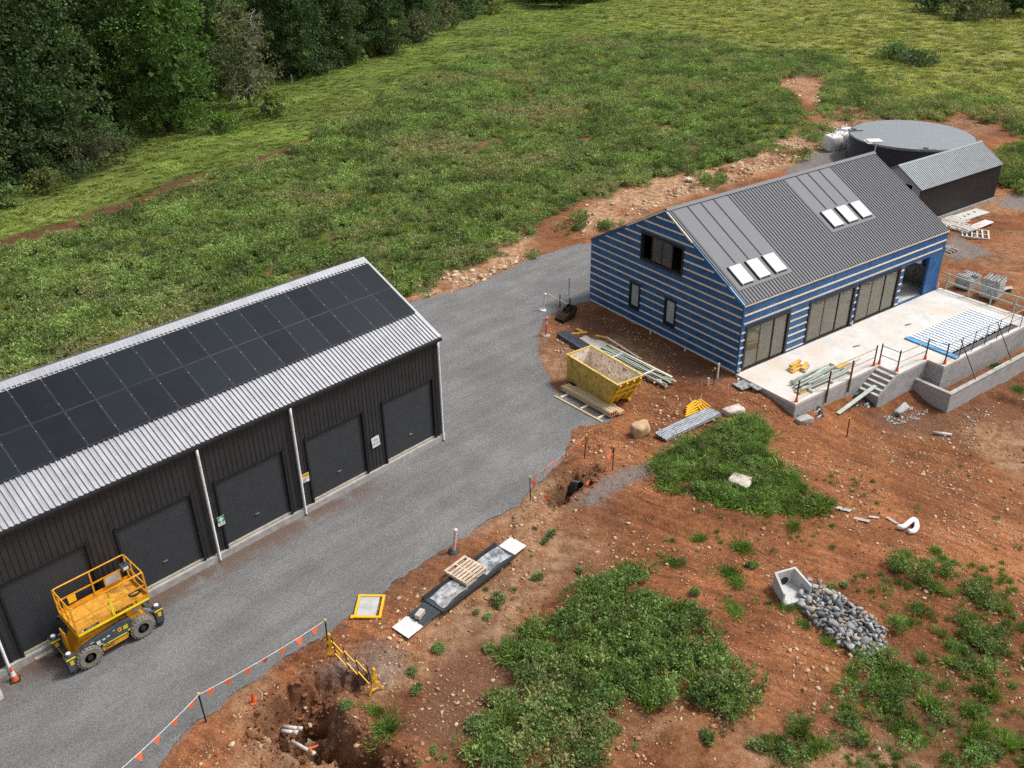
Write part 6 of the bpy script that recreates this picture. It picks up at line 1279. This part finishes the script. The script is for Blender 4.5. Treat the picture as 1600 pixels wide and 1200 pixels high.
def bundle(name, label, cat, pa, pb, wid, rows, cols, sec, m, rnd_=.0, bear=True, part='length', dz=0.03, strap=None):
    a = G(*pa); b_ = G(*pb); dv = b_ - a; yaw = math.atan2(dv[1], dv[0]); L_ = np.linalg.norm(dv[:2]); z0 = max(float(ground_z(a[0], a[1])), float(ground_z(b_[0], b_[1]))) + dz; e = thing(name, label, cat, (a[0], a[1], z0), yaw)
    w = wid / cols
    for r_ in range(rows):
        for k in range(cols):
            x0 = rb.uniform(0, rnd_); x1 = L_ - rb.uniform(0, rnd_); y = -wid / 2 + w * (k + .5) + rb.uniform(-.01, .01) * (rnd_ > 0); z = .06 * bear + r_ * (sec[1] + .004)
            if sec[0] == 'tube': MB().tube([(x0, y, z + sec[1] / 2), (x1, y, z + sec[1] / 2)], sec[1] / 2 - .002, 8).build(part, m, e)
            elif sec[0] == 'c': MB().prism([(y - w * .46, 0), (y + w * .46, 0), (y + w * .46, sec[1]), (y + w * .34, sec[1]), (y + w * .34, .02), (y - w * .34, .02), (y - w * .34, sec[1]), (y - w * .46, sec[1])], x0, x1, Matrix(((0, 1, 0, 0), (1, 0, 0, 0), (0, 0, 1, z), (0, 0, 0, 1)))).build(part, m, e)
            else: 
                aa_ = rb.uniform(-.06, .06) * (rnd_ > .5); MB().box(x0, x1, -w * .47, w * .47, 0, sec[1], Matrix.Translation((0, y, z)) @ Matrix.Rotation(aa_, 4, 'Z')).build(part, m, e)
    if bear:
        for t in (.15, .85): MB().box(L_ * t - .05, L_ * t + .05, -wid / 2 - .08, wid / 2 + .08, 0, .055).build('bearer', M_TIMB, e)
    if strap:
        for t in (.25, .7): MB().box(L_ * t - .05, L_ * t + .05, -wid / 2 - .01, wid / 2 + .01, .06 * bear - .002, .06 * bear + rows * (sec[1] + .004) + .01).build('strap', strap, e)
    return e
bundle('steel_bundle', 'bundle of galvanised steel sections lying beside the grass mound', 'steel bundle', (1032, 688), (1118, 648), .78, 2, 6, ('c', .09), M_STEEL, .05, True, 'section')
bundle('pipe_bundle', 'bundle of dark plastic pipes behind the yellow skip', 'pipes', (876, 525), (926, 557), .74, 2, 5, ('tube', .145), mat('dark_blue_grey_pipe', (.085, .092, .115), .3, var=.2, scale=2), .2, False, 'pipe', .03)
gb = bundle('board_stack', 'stack of pale green boards spread behind the yellow skip', 'boards', (938, 548), (1050, 606), .85, 3, 7, ('box', .035), M_GREEN, .9, True, 'board', .04, M_LWHITE)
MB().box(.2, 5.0, .38, .5, .20, .215).build('pale_batten', M_TIMB, gb)
bundle('batten_pair', 'thin pale battens lying between the boards and the house', 'timber', (945, 526), (1003, 563), .16, 1, 2, ('box', .03), M_TIMB, .3, False, 'batten', .05)
a = G(925, 541); tag(at(film(-.9, .8, -.55, .5, .03, None, 'plaster_sheet', mat('white_crumpled_sheet', (.58, .55, .50), .8, var=.15, scale=2, dirt=(.4, .3, .2)), .14, 12), (a[0], a[1], float(ground_z(a[0], a[1]))), -.8), 'crumpled white sheet lying behind the yellow skip', 'sheet')
M_FORM = mat('formply_yellow', (.66, .38, .07), .7, var=.15, scale=3, dirt=(.4, .25, .12))
for k, (px, py, L_, yw, lb) in enumerate(((905, 524, .95, .2, 'yellow formwork board behind the dark pipes'), (906, 520, .55, 2.2, 'short yellow board crossing the one behind the dark pipes'), (939, 528, .7, -.55, 'yellow formwork board beside the white crumpled sheet'), (1011, 571, .5, -.4, 'small yellow offcut beside the green boards'))):
    p = G(px, py); tag(at(MB().box(-L_ / 2, L_ / 2, -.1, .1, 0, .06).box(-L_ / 2, L_ / 2, -.1, -.085, .0605, .065).build('formwork_board', M_FORM), (p[0], p[1], float(ground_z(p[0], p[1])) + .03 + .07 * (k == 1)), yw), lb, 'board', 'yellow formwork boards')
# heap of folded yellow barriers
p = G(1085, 643); e = thing('barrier_heap', 'heap of folded yellow plastic barriers beside the steel bundle', 'barrier', (p[0], p[1], float(ground_z(p[0], p[1])) + .02), R(28))
for k in range(5): MB().beam((-.75 + .1 * k, -.22 + .1 * k, .05 + .05 * k), (.65 - .08 * k, -.15 + .13 * k, .10 + .06 * k), .09, .05).build('barrier_bar', M_BAR, e)
for k in range(4): MB().beam((.15 + .16 * k, -.4, .18 + .03 * k), (.35 + .12 * k, .45, .25), .06, .05).build('barrier_cross', M_BAR, e)
MB().tube([(.3, .1, .2), (.55, .2, .75)], .02, 6).tube([(.2, .3, .2), (.0, .45, .55)], .02, 6).build('black_bar', M_LWHITE, e)
# excavator bucket
M_IRON = mat('rusted_iron', (.045, .028, .020), .7, .4, var=.4, scale=5, dirt=(.14, .06, .03), damt=.6)
p = G(884, 497); e = thing('digger_bucket', 'dark rusty excavator bucket lying near the house corner', 'excavator bucket', (p[0], p[1], float(ground_z(p[0], p[1]))), R(48))
pr = [(-.55, .0), (-.62, .16), (-.35, .34), (.05, .45), (.45, .62), (.66, .66), (.60, .30), (.40, .06), (.0, .0)]
MB().prism(pr, -.36, -.33).prism(pr, .33, .36).build('side_plate', M_IRON, e)
sh = MB(); 
for i in range(len(pr)):
    if i in (3, 4): continue
    (x0, z0_), (x1, z1_) = pr[i], pr[(i + 1) % len(pr)]; sh.beam((x0, 0, z0_ + .012), (x1, 0, z1_ + .012), .655, .025)
sh.build('shell', M_IRON, e)
MB().box(-.1, .18, -.16, -.11, .46, .72).box(-.1, .18, .11, .16, .46, .72).tube([(.04, -.18, .66), (.04, .18, .66)], .035, 8).build('hitch', M_IRON, e)
for k in range(4): MB().box(-.74, -.56, -.30 + .18 * k, -.24 + .18 * k, .02, .07).build('tooth', M_IRON, e)
# small stake-and-rail barrier behind bucket
a = G(858, 474); b_ = G(892, 487); z0 = .014; e = thing('stake_rail', 'low white rail on two brown stakes beside the white bollard', 'rail', (a[0], a[1], z0), math.atan2(b_[1] - a[1], b_[0] - a[0])); Lr = np.linalg.norm((b_ - a)[:2])
for x in (Lr * .5, Lr * .95): MB().box(x - .03, x + .03, -.03, .03, 0, .85).build('stake', M_RUST, e)
MB().beam((0, -.045, .62), (Lr * .5, -.045, .45), .03, .06).build('timber_rail', M_TIMB, e); MB().beam((Lr * .5, -.05, .52), (Lr, -.05, .40), .04, .07).build('white_rail', M_WHITE, e)
# grey boards at the terrace corner
p = G(1174, 604); e = thing('grey_panel_pile', 'two weathered grey panels lying at the terrace corner', 'panels', (p[0], p[1], float(ground_z(p[0], p[1])) + .06), R(30))
M_GP = mat('mottled_grey_board', (.27, .27, .27), .8, var=.45, scale=5, dirt=(.07, .07, .075), damt=.7); MB().box(-.75, .45, -.1, .65, 0, .06).build('panel', M_GP, e); MB().box(-.2, .95, -.62, .1, .061, .12).build('panel', M_GP, e)

# ================================================================== ROCKS
def rock(name, label, px, py, sx_, sy_, sz_, m, seed, cat='boulder', rz=.4):
    V, Fq = rock_geo(seed, 1.2, 2); r_ = np.random.default_rng(seed); nn = np.array([float(fbm(np.array(v[0] * 5 + 9), np.array(v[1] * 5 + v[2] * 4), 3)) for v in V]); V = V * (1.12 + (nn[:, None] - .5) * .22); me = mesh_np(name, V, Fq, m)
    p = G(px, py); o = link(name, me); at(o, (p[0], p[1], float(ground_z(p[0], p[1])) + sz_ * .28), rz); o.scale = (sx_, sy_, sz_); return tag(o, label, cat)
M_BOUL = mat('tan_boulder', (.46, .31, .18), .9, var=.3, scale=2.5, dirt=(.22, .10, .05), damt=.6, bmp=.7, bscale=5); M_PBOUL = mat('pale_boulder', (.52, .46, .39), .9, var=.2, scale=3, dirt=(.3, .2, .13), bmp=.6, bscale=6)
rock('boulder', 'angular tan boulder on the soil left of the steel bundle', 1003, 680, 1.05, .85, 1.0, M_BOUL, 301); rock('boulder', 'pale rounded boulder above the grass mound near the terrace', 1146, 645, 1.1, .6, .45, M_PBOUL, 302); rock('boulder', 'flat pale boulder sunk in the grass mound', 1156, 757, 1.0, .9, .55, M_PBOUL, 302, rz=-.6)
for k, (px, py, s, lb) in enumerate(((932, 248, 1.3, 'flat pale rock in the weed field above the long shed'), (1418, 830, .0, ''), (890, 762, .0, ''), (862, 290, .8, 'pale rock in the weed field above the driveway bend'), (1040, 270, 1.2, 'pale slab of rock on the bank behind the house'), (1075, 282, .9, 'smaller pale slab of rock on the bank behind the house'))):
    if s: rock('field_rock', lb, px, py, s, s * .7, s * .35, M_PBOUL, 310 + k, 'rock', k)
# rock apron below the concrete headwall: every stone its own piece
ap = PX((1248, 930), (1262, 914), (1285, 918), (1318, 938), (1350, 962), (1380, 985), (1384, 1008), (1358, 1034), (1340, 1028), (1310, 1008), (1275, 978), (1250, 952))
hw = G(1240, 925); e = thing('rock_apron', 'apron of grey broken rocks spilling from the concrete headwall', 'rock pile', (hw[0], hw[1], 0))
M_RR = stone_mat('blue_grey_rock', (.17, .19, .21), (.46, .455, .45), (.13, .135, .145)); M_RT = stone_mat('buff_rock', (.34, .27, .21), (.46, .40, .34), (.2, .16, .13)); rr_me = []
for s in range(9):
    V, Fq = rock_geo(400 + s, .8, 1); rr_me.append(mesh_np('rock', V, Fq, M_RR if s < 7 else M_RT))
P_ = np.array(ap); lo_ = P_.min(0); hi_ = P_.max(0); placed = []
for layer, cnt, smin, smax in ((0, 170, .20, .42), (1, 125, .16, .40)):
    n_ = 0
    for _ in range(8000):
        x, y = lo_ + (hi_ - lo_) * rng.random(2)
        if not inpoly(np.array(x), np.array(y), ap): continue
        s = smin + (smax - smin) * rng.random() ** 1.6
        if any((x - a_) ** 2 + (y - b2) ** 2 < (.40 * (s + s2)) ** 2 for a_, b2, s2, l2 in placed if l2 == layer): continue
        placed.append((x, y, s, layer)); n_ += 1
        o = link('rock', rr_me[int(rng.integers(0, 9))], e); o.location = (x - hw[0], y - hw[1], float(ground_z(x, y)) + .05 + .13 * layer); o.scale = (s * 1.3, s * 1.1, s * .95); o.rotation_euler = (rng.normal() * .5, rng.normal() * .5, rng.random() * 6.28)
        if n_ >= cnt: break
xs, ys = sample(ap, 130, None, .05)
sr = scatter('rock_chips', rockP, pts3(xs - 0, ys, .05) - np.array([hw[0], hw[1], 0]), .05 + .08 * rng.random(len(xs)), M_GSTONE, None, None, 'stuff', e)
# headwall: open concrete box with splayed sides
p = G0(1228, 894, .72); e = thing('drain_headwall', 'small precast concrete drain headwall at the top of the rock apron', 'headwall', (p[0], p[1], .0), R(20))
M_PRE = mat('precast_concrete', (.50, .50, .49), .85, var=.1, scale=3, dirt=(.35, .28, .22), damt=.4)
t_ = .08; w0, w1, dp, hh = .46, .62, .80, .78   # back half-width, mouth half-width, depth (towards -y), height
MB().box(-w0, w0, .0, t_, 0, hh).build('back_wall', M_PRE, e)
for sg in (-1, 1):
    v = [(sg * w0, t_, 0), (sg * (w0 - t_), 0, 0), (sg * (w1 - t_), -dp, 0), (sg * w1, -dp, 0), (sg * w0, t_, hh), (sg * (w0 - t_), 0, hh), (sg * (w1 - t_), -dp, .52), (sg * w1, -dp, .52)]
    MB().add(v, [(0, 1, 2, 3), (7, 6, 5, 4), (0, 4, 5, 1), (1, 5, 6, 2), (2, 6, 7, 3), (3, 7, 4, 0)]).build('wing_wall', M_PRE, e)
MB().add([(-w0, 0, .0), (w0, 0, .0), (w1, -dp - .15, .0), (-w1, -dp - .15, .0), (-w0, 0, .14), (w0, 0, .14), (w1, -dp - .15, .12), (-w1, -dp - .15, .12)], [(0, 1, 2, 3), (7, 6, 5, 4), (0, 4, 5, 1), (1, 5, 6, 2), (2, 6, 7, 3), (3, 7, 4, 0)]).build('apron_slab', M_PRE, e)
MB().lathe([(.17, 0), (.17, .02)], 18, frame((1, 0, 0), (0, 0, 1), (-.02, -.002, .32))).build('pipe_mouth', M_BLK, e)

# ================================================================== SITE LITTER
def path_thing(name, label, cat, pts, r, m, n=8, extra=None):
    o = MB().tube(pts, r, n).build(name, m, None, True); c = Vector(pts[0]); o.data.transform(Matrix.Translation(-c)); o.location = c; return tag(o, label, cat)
def gpt(px, py, dz): p = G(px, py); return (p[0], p[1], float(ground_z(p[0], p[1])) + dz)
hose = [gpt(1402, 828, .12), gpt(1408, 830, .16), gpt(1414, 826, .2), gpt(1421, 819, .2), gpt(1427, 816, .17), gpt(1431, 820, .14), gpt(1431, 828, .12), gpt(1426, 834, .12), gpt(1418, 835, .12)]
def smooth(P, n=6):
    P = [Vector(p) for p in P]; out = []
    for i in range(len(P) - 1):
        a, b, c, d = P[max(i - 1, 0)], P[i], P[i + 1], P[min(i + 2, len(P) - 1)]
        for k in range(n):
            t = k / n; out.append(.5 * ((2 * b) + (c - a) * t + (2 * a - 5 * b + 4 * c - d) * t * t + (3 * b - a - 3 * c + d) * t ** 3))
    return out + [P[-1]]
path_thing('corrugated_hose', 'curled white corrugated drain hose on the red soil', 'hose', smooth(hose), .11, M_WHITE)
a = gpt(1457, 680, .12); b_ = gpt(1486, 683, .12); path_thing('plastic_pipe', 'short grey plastic pipe lying on the soil below the block wall', 'pipe', [a, b_], .085, mat('grey_pvc', (.50, .49, .48), .5, var=.1))
M_SCR = mat('torn_white_plastic', (.40, .37, .34), .6, var=.12, dirt=(.3, .16, .09), damt=.5)
for k, (px, py, L_, W_, yw, lb) in enumerate(((1318, 799, .55, .25, -.6, 'torn white plastic strip at the tip of the grass mound'), (1346, 813, .6, .2, -.5, 'torn white plastic strip left of the curled hose'), (1366, 808, .4, .15, -.3, 'grey plastic scrap between the torn strip and the curled hose'), (1394, 813, .5, .15, -1.1, 'small plastic scrap beside the curled hose'))):
    p = gpt(px, py, .01); tag(at(film(-L_ / 2, L_ / 2, -W_ / 2, W_ / 2, .02, None, 'plastic_scrap', M_SCR, .10, 8), p, yw), lb, 'plastic scrap', 'torn plastic on the soil')
a = np.array(gpt(1309, 648, .06)); b_ = Hw(5.75, -4.6, -.55); o = MB().beam((0, 0, 0), tuple(b_ - a), .22, .045).box(-.01, .0, -.01, .01, -.01, .01).build('plank', M_GREEN); o.location = tuple(a); tag(o, 'pale green plank propped from the soil onto the concrete steps', 'plank')
M_TARP = mat('black_plastic_sheet', (.030, .034, .042), .3, var=.3, scale=3)
def tarp(label, u0, u1, v0, v1, z, m=M_TARP, tilt=0):
    o = film(u0 - (u0 + u1) / 2, u1 - (u0 + u1) / 2, v0 - (v0 + v1) / 2, v1 - (v0 + v1) / 2, 0, None, 'plastic_membrane', m, .35, 16); p = Hw((u0 + u1) / 2, (v0 + v1) / 2, z); at(o, p, HYAW); o.rotation_euler = (tilt, 0, HYAW); return tag(o, label, 'membrane', 'black plastic membrane at the footings')
tarp('black plastic membrane hanging under the concrete steps', 4.1, 5.25, -5.0, -4.0, -1.35, M_TARP, .5); tarp('crumpled black plastic at the front corner of the terrace wall', .2, 1.8, -4.6, -3.9, -.95, M_TARP, .25)
p = Hw(1.0, -4.5, -1.0); rock('footing_lump', 'grey lump of spilled concrete at the terrace corner', 1258, 657, 1.3, .5, .4, M_CONC, 330, 'concrete lump', .5); rock('footing_lump', 'broken concrete slab right of the steps foot', 1408, 642, 1.4, .55, .4, M_CONC, 331, 'concrete lump', .8)
rub = PX((1378, 655), (1400, 640), (1430, 636), (1450, 640), (1440, 655), (1400, 664)); xs, ys = sample(rub, 60, None, .1); r2 = PX((1500, 650), (1540, 640), (1560, 655), (1520, 668)); x2, y2 = sample(r2, 14, None, .3); xs = np.concatenate([xs, x2]); ys = np.concatenate([ys, y2])
scatter('pale_rubble', rockP, pts3(xs, ys, .02), .07 + .12 * rng.random(len(xs)) ** 2, stone_mat('pale_grey_rubble', (.36, .36, .35), (.52, .51, .5), (.25, .22, .19)), 'pale grey rubble at the foot of the steps and block wall')
# broken clods in and around the diggings
cx_ = []; cy_ = []
for P_, w_, n_ in ((PIT, .75, 420), (PIT2, .8, 420), (PIT3, .6, 160), (TRENCH, .6, 260)):
    P_ = np.array(P_); i_ = rng.integers(0, len(P_) - 1, n_); t_r = rng.random((n_, 1)); q = P_[i_] + (P_[i_ + 1] - P_[i_]) * t_r + rng.normal(size=(n_, 2)) * w_ * .62; cx_.append(q[:, 0]); cy_.append(q[:, 1])
cx_, cy_ = np.concatenate(cx_), np.concatenate(cy_); k = ~inpoly(cx_, cy_, road_poly) & (cy_ > 16); cx_, cy_ = cx_[k], cy_[k]
scatter('spoil_clods', rockP, pts3(cx_, cy_, .01), .05 + .20 * rng.random(len(cx_)) ** 2.5, stone_mat('spoil_clod', (.11, .044, .022), (.27, .115, .052), (.085, .036, .02)), 'broken clods of orange-brown soil in and around the diggings')
# trench pipe coil and pit pipes
tp = np.array(gpt(895, 757, 0)); e = thing('pipe_coil', 'black plastic pipe loops standing in the dug trench', 'pipe', (tp[0] + .12, tp[1] + .22, -.62), R(45))
for k in range(4):
    pts = [(-.42 + .84 * t / 14, .11 * k - .2, .55 * math.sin(math.pi * t / 14) + .15 - .04 * k) for t in range(15)]; MB().tube(pts, .05, 8).build('loop', mat('black_polypipe', (.014, .014, .016), .3, var=.2), e, True)
for nm, lb, pa, pb, r, za in (('waste_pipe', 'upper white pipe of the pair in the dug pit', (443, 1135), (465, 1138), .06, -.60), ('waste_pipe', 'lower white pipe of the pair in the dug pit', (440, 1142), (458, 1144), .06, -.62), ('waste_pipe', 'long white pipe with orange collar in the dug pit', (456, 1158), (486, 1175), .06, -.5)):
    a = G0(*pa, za); b_ = G0(*pb, za); o = MB().tube([(0, 0, 0), tuple(b_ - a)], r, 10).lathe([(r * 1.25, 0), (r * 1.25, .16)], 10, Matrix.Translation(Vector(b_ - a)) @ Vector(b_ - a).to_track_quat('Z', 'Y').to_matrix().to_4x4()).build(nm, mat('muddy_pvc', (.52, .50, .47), .5, var=.15, scale=6, dirt=(.30, .17, .10), damt=.6), None, True); o.location = tuple(a); tag(o, lb, 'pipe', 'white pipes in the pit')
a = G0(484, 1170, -.42); o = MB().tube([(0, 0, 0), (.25, .12, .02)], .03, 8).tube([(.0, .02, .05), (.1, -.2, .08)], .03, 8).build('orange_conduit', M_ORC); o.location = tuple(a); tag(o, 'short orange conduit at the end of the long white pipe', 'conduit')
# pvc bits by the left edge
p = Sw(-20.9, -.9, .014); o = MB().box(-.35, .35, -.2, .2, 0, .38).box(-.25, .25, -.1, .1, .3805, .40).build('concrete_lump', mat('cracked_white_concrete', (.5, .49, .47), .9, var=.3, scale=4, bmp=.5)); at(o, p, SYAW + .2); tag(o, 'broken pale concrete block at the left edge of the shed front', 'concrete block')

# ================================================================== THINGS ON THE TERRACE
ts = thing('timber_stack', 'pile of pale green timbers stacked on the terrace front', 'timber', Hw(.9, -3.1, FL), HYAW)
rq = random.Random(9)
for k in range(22):
    L_ = rq.uniform(1.8, 4.4); x = rq.uniform(0, .8); y = rq.uniform(-.45, .5); z = .05 + .045 * (k // 6); a_ = rq.gauss(.03, .04)
    MB().box(0, L_, -.045, .045, 0, .042, Matrix.Translation((x, y, z + .1)) @ Matrix.Rotation(a_, 4, 'Z')).build('timber', M_GREEN, ts)
for x in (.6, 2.2, 3.8): MB().box(x - .045, x + .045, -.7, .75, 0, .145).build('bearer', M_TIMB, ts)
MB().box(3.2, 4.2, -.2, .05, .30, .38).build('yellow_board', M_FORM, ts); MB().box(-.1, .75, -.42, -.1, .0, .1).build('yellow_board', M_FORM, ts)
tf = thing('formwork_pile', 'small pile of yellow formwork offcuts on the terrace', 'formwork', Hw(2.3, -1.75, FL), HYAW)
for k, (x, y, z, L_, a_) in enumerate(((0, 0, 0, 1.1, .1), (.05, .22, 0, 1.0, 0), (.1, .1, .101, 1.0, .3), (.2, .25, .202, .95, .15), (.55, -.35, 0, .9, .4), (.6, -.25, .101, .85, .45))): MB().box(0, L_, -.1, .1, 0, .1, Matrix.Translation((x, y, z)) @ Matrix.Rotation(a_, 4, 'Z')).build('board', M_FORM if k % 3 != 1 else M_PAL, tf)
for (u, v, lb) in ((7.6, -1.9, 'small dark tool lying on the terrace middle'), (12.3, -2.0, 'small grey offcut on the terrace before the last sliding door')): tag(at(MB().box(-.18, .18, -.04, .04, 0, .05).box(.181, .3, -.015, .015, .01, .035).build('hand_tool', M_GRY), Hw(u, v, FL), .4), lb, 'tool')

# ================================================================== BEHIND THE HOUSE
M_BAGW = mat('white_woven_bag', (.70, .70, .69), .8, var=.1, scale=3, bmp=.6, bscale=3)
for k, (px, py, s, lb) in enumerate(((1299, 234, 1.0, 'front white bulk bag left of the water tank'), (1312, 229, 1.0, 'middle white bulk bag left of the water tank'), (1322, 222, .95, 'rear white bulk bag touching the water tank side'))):
    p = G(px, py); e = thing('bulk_bag', lb, 'bulk bag', (p[0], p[1], float(ground_z(p[0], p[1]))), .3 + k, 'white bulk bags'); e.scale = (s, s, s)
    bm = bmesh.new(); bmesh.ops.create_cube(bm, size=1.3); bmesh.ops.subdivide_edges(bm, edges=bm.edges, cuts=7, use_grid_fill=True)
    for v in bm.verts:
        c = v.co; bl = 1 + .16 * math.cos(c.z * 2.2) ; n_ = math.hypot(c.x, c.y); c.x *= bl - .12 * (n_ > .8); c.y *= bl - .12 * (n_ > .8); c.z = c.z + .65 + .12 * float(fbm(np.array(c.x * 3 + k * 9), np.array(c.y * 3), 3)) * (c.z > .5)
    me = bpy.data.meshes.new('sack'); bm.to_mesh(me); bm.free(); me.materials.append(M_BAGW); me.polygons.foreach_set('use_smooth', [True] * len(me.polygons)); link('sack', me, e)
    for sx_ in (-.5, .5):
        for sy_ in (-.5, .5): MB().tube([(sx_ * 1.1, sy_ * 1.1, 1.25), (sx_, sy_, 1.62), (sx_ * .8, sy_ * .5, 1.6), (sx_ * .75, sy_ * .2, 1.3)], .04, 5).build('lifting_loop', M_BAGW, e)
def board(label, px, py, L_, W_, yw, m, dz=.05): 
    p = G(px, py); e = thing('white_board', label, 'board', (p[0], p[1], float(ground_z(p[0], p[1])) + dz), yw, 'white boards behind the house'); MB().box(-L_ / 2, L_ / 2, -W_ / 2, W_ / 2, 0, .05).build('sheet', m, e); return e
e = board('large white board with dark cut-outs behind the house', 1510, 338, 4.2, 1.15, HYAW - .05, M_SHW)
for x in (-.3, .3, 1.2): MB().box(x - .1, x + .1, -.1 + .1 * x, .12 + .1 * x, .0505, .056).build('cut_out', M_BLK, e)
e = board('narrow white board with red print behind the house', 1528, 355, 3.2, .7, HYAW + .03, M_SHW); MB().box(-.4, .5, -.15, .2, .0505, .056).build('red_print', mat('faded_red_print', (.60, .40, .38), .6), e)
M_WP = mat('whitewashed_timber', (.55, .52, .46), .85, var=.15, scale=3, rnd=.1)
for k, (px, py, yw, lb) in enumerate(((1492, 347, HYAW, 'whitish pallet under the white board, farthest behind the house'), (1483, 353, HYAW + .1, 'whitish pallet nearest the house roof edge'), (1505, 360, HYAW - .1, 'whitish pallet frame left of the open crate'))):
    p = G(px, py); pallet('pallet', lb, (p[0], p[1], float(ground_z(p[0], p[1])) + .03 + .05 * k), yw, M_WP, 1.5)
p = G(1524, 366); pallet('crate_frame', 'long whitish slatted crate frame lying beside the grey gravel heap', (p[0], p[1], float(ground_z(p[0], p[1])) + .04), HYAW + math.pi / 2 + .55, M_WP, 1.9, 0, (-.85, -.45, -.1, .25, .6, .88))
M_CMU = mat('concrete_masonry', (.42, .42, .41), .92, var=.15, scale=4, rnd=.12, bmp=.3)
cb = MB(); cb.box(-.195, .195, -.095, -.065, 0, .19).box(-.195, .195, .065, .095, 0, .19)
for x in (-.18, 0, .18): cb.box(x - .015, x + .015, -.0645, .0645, 0, .19)
cb.box(-.164, .164, -.0645, .0645, 0, .05); cb_me = data_of(cb, 'block', M_CMU)
def blockstack(label, px, py, nx, ny, nz, yw, drop):
    p = G(px, py); e = thing('block_stack', label, 'block stack', (p[0], p[1], float(ground_z(p[0], p[1]))), yw, 'stacks of concrete blocks'); r_ = random.Random(drop)
    for x in (-.4, 0, .4): MB().box(x - .05, x + .05, -.5, .5, 0, .11).build('bearer', M_PAL, e)
    for k in range(nz):
        for i in range(nx):
            for j in range(ny):
                if k == nz - 1 and r_.random() < .25: continue
                o = link('block', cb_me, e); o.location = ((i - (nx - 1) / 2) * .40, (j - (ny - 1) / 2) * .20, .112 + .193 * k)
    return e
blockstack('low stack of hollow concrete blocks behind the timber rail', 1510, 447, 3, 5, 4, HYAW, 3); e = blockstack('tall stack of concrete blocks wrapped in film behind the timber rail', 1548, 462, 3, 5, 6, HYAW + .2, 5)
MB().box(-.63, .63, -.53, .53, .10, 1.06, taper=1.0).build('film_wrap', M_PLAS, e)
p = G(1481, 391); blockstack('two spare hollow blocks on the ground at the house corner', 1481, 392, 2, 1, 1, HYAW, 11)
p = G(1571, 452); tag(at(film(-.5, .5, -.3, .3, .02, None, 'plastic_scrap', M_SCR, .25, 8), (p[0], p[1], float(ground_z(p[0], p[1])))), 'white plastic scrap beside the film-wrapped block stack', 'plastic scrap')
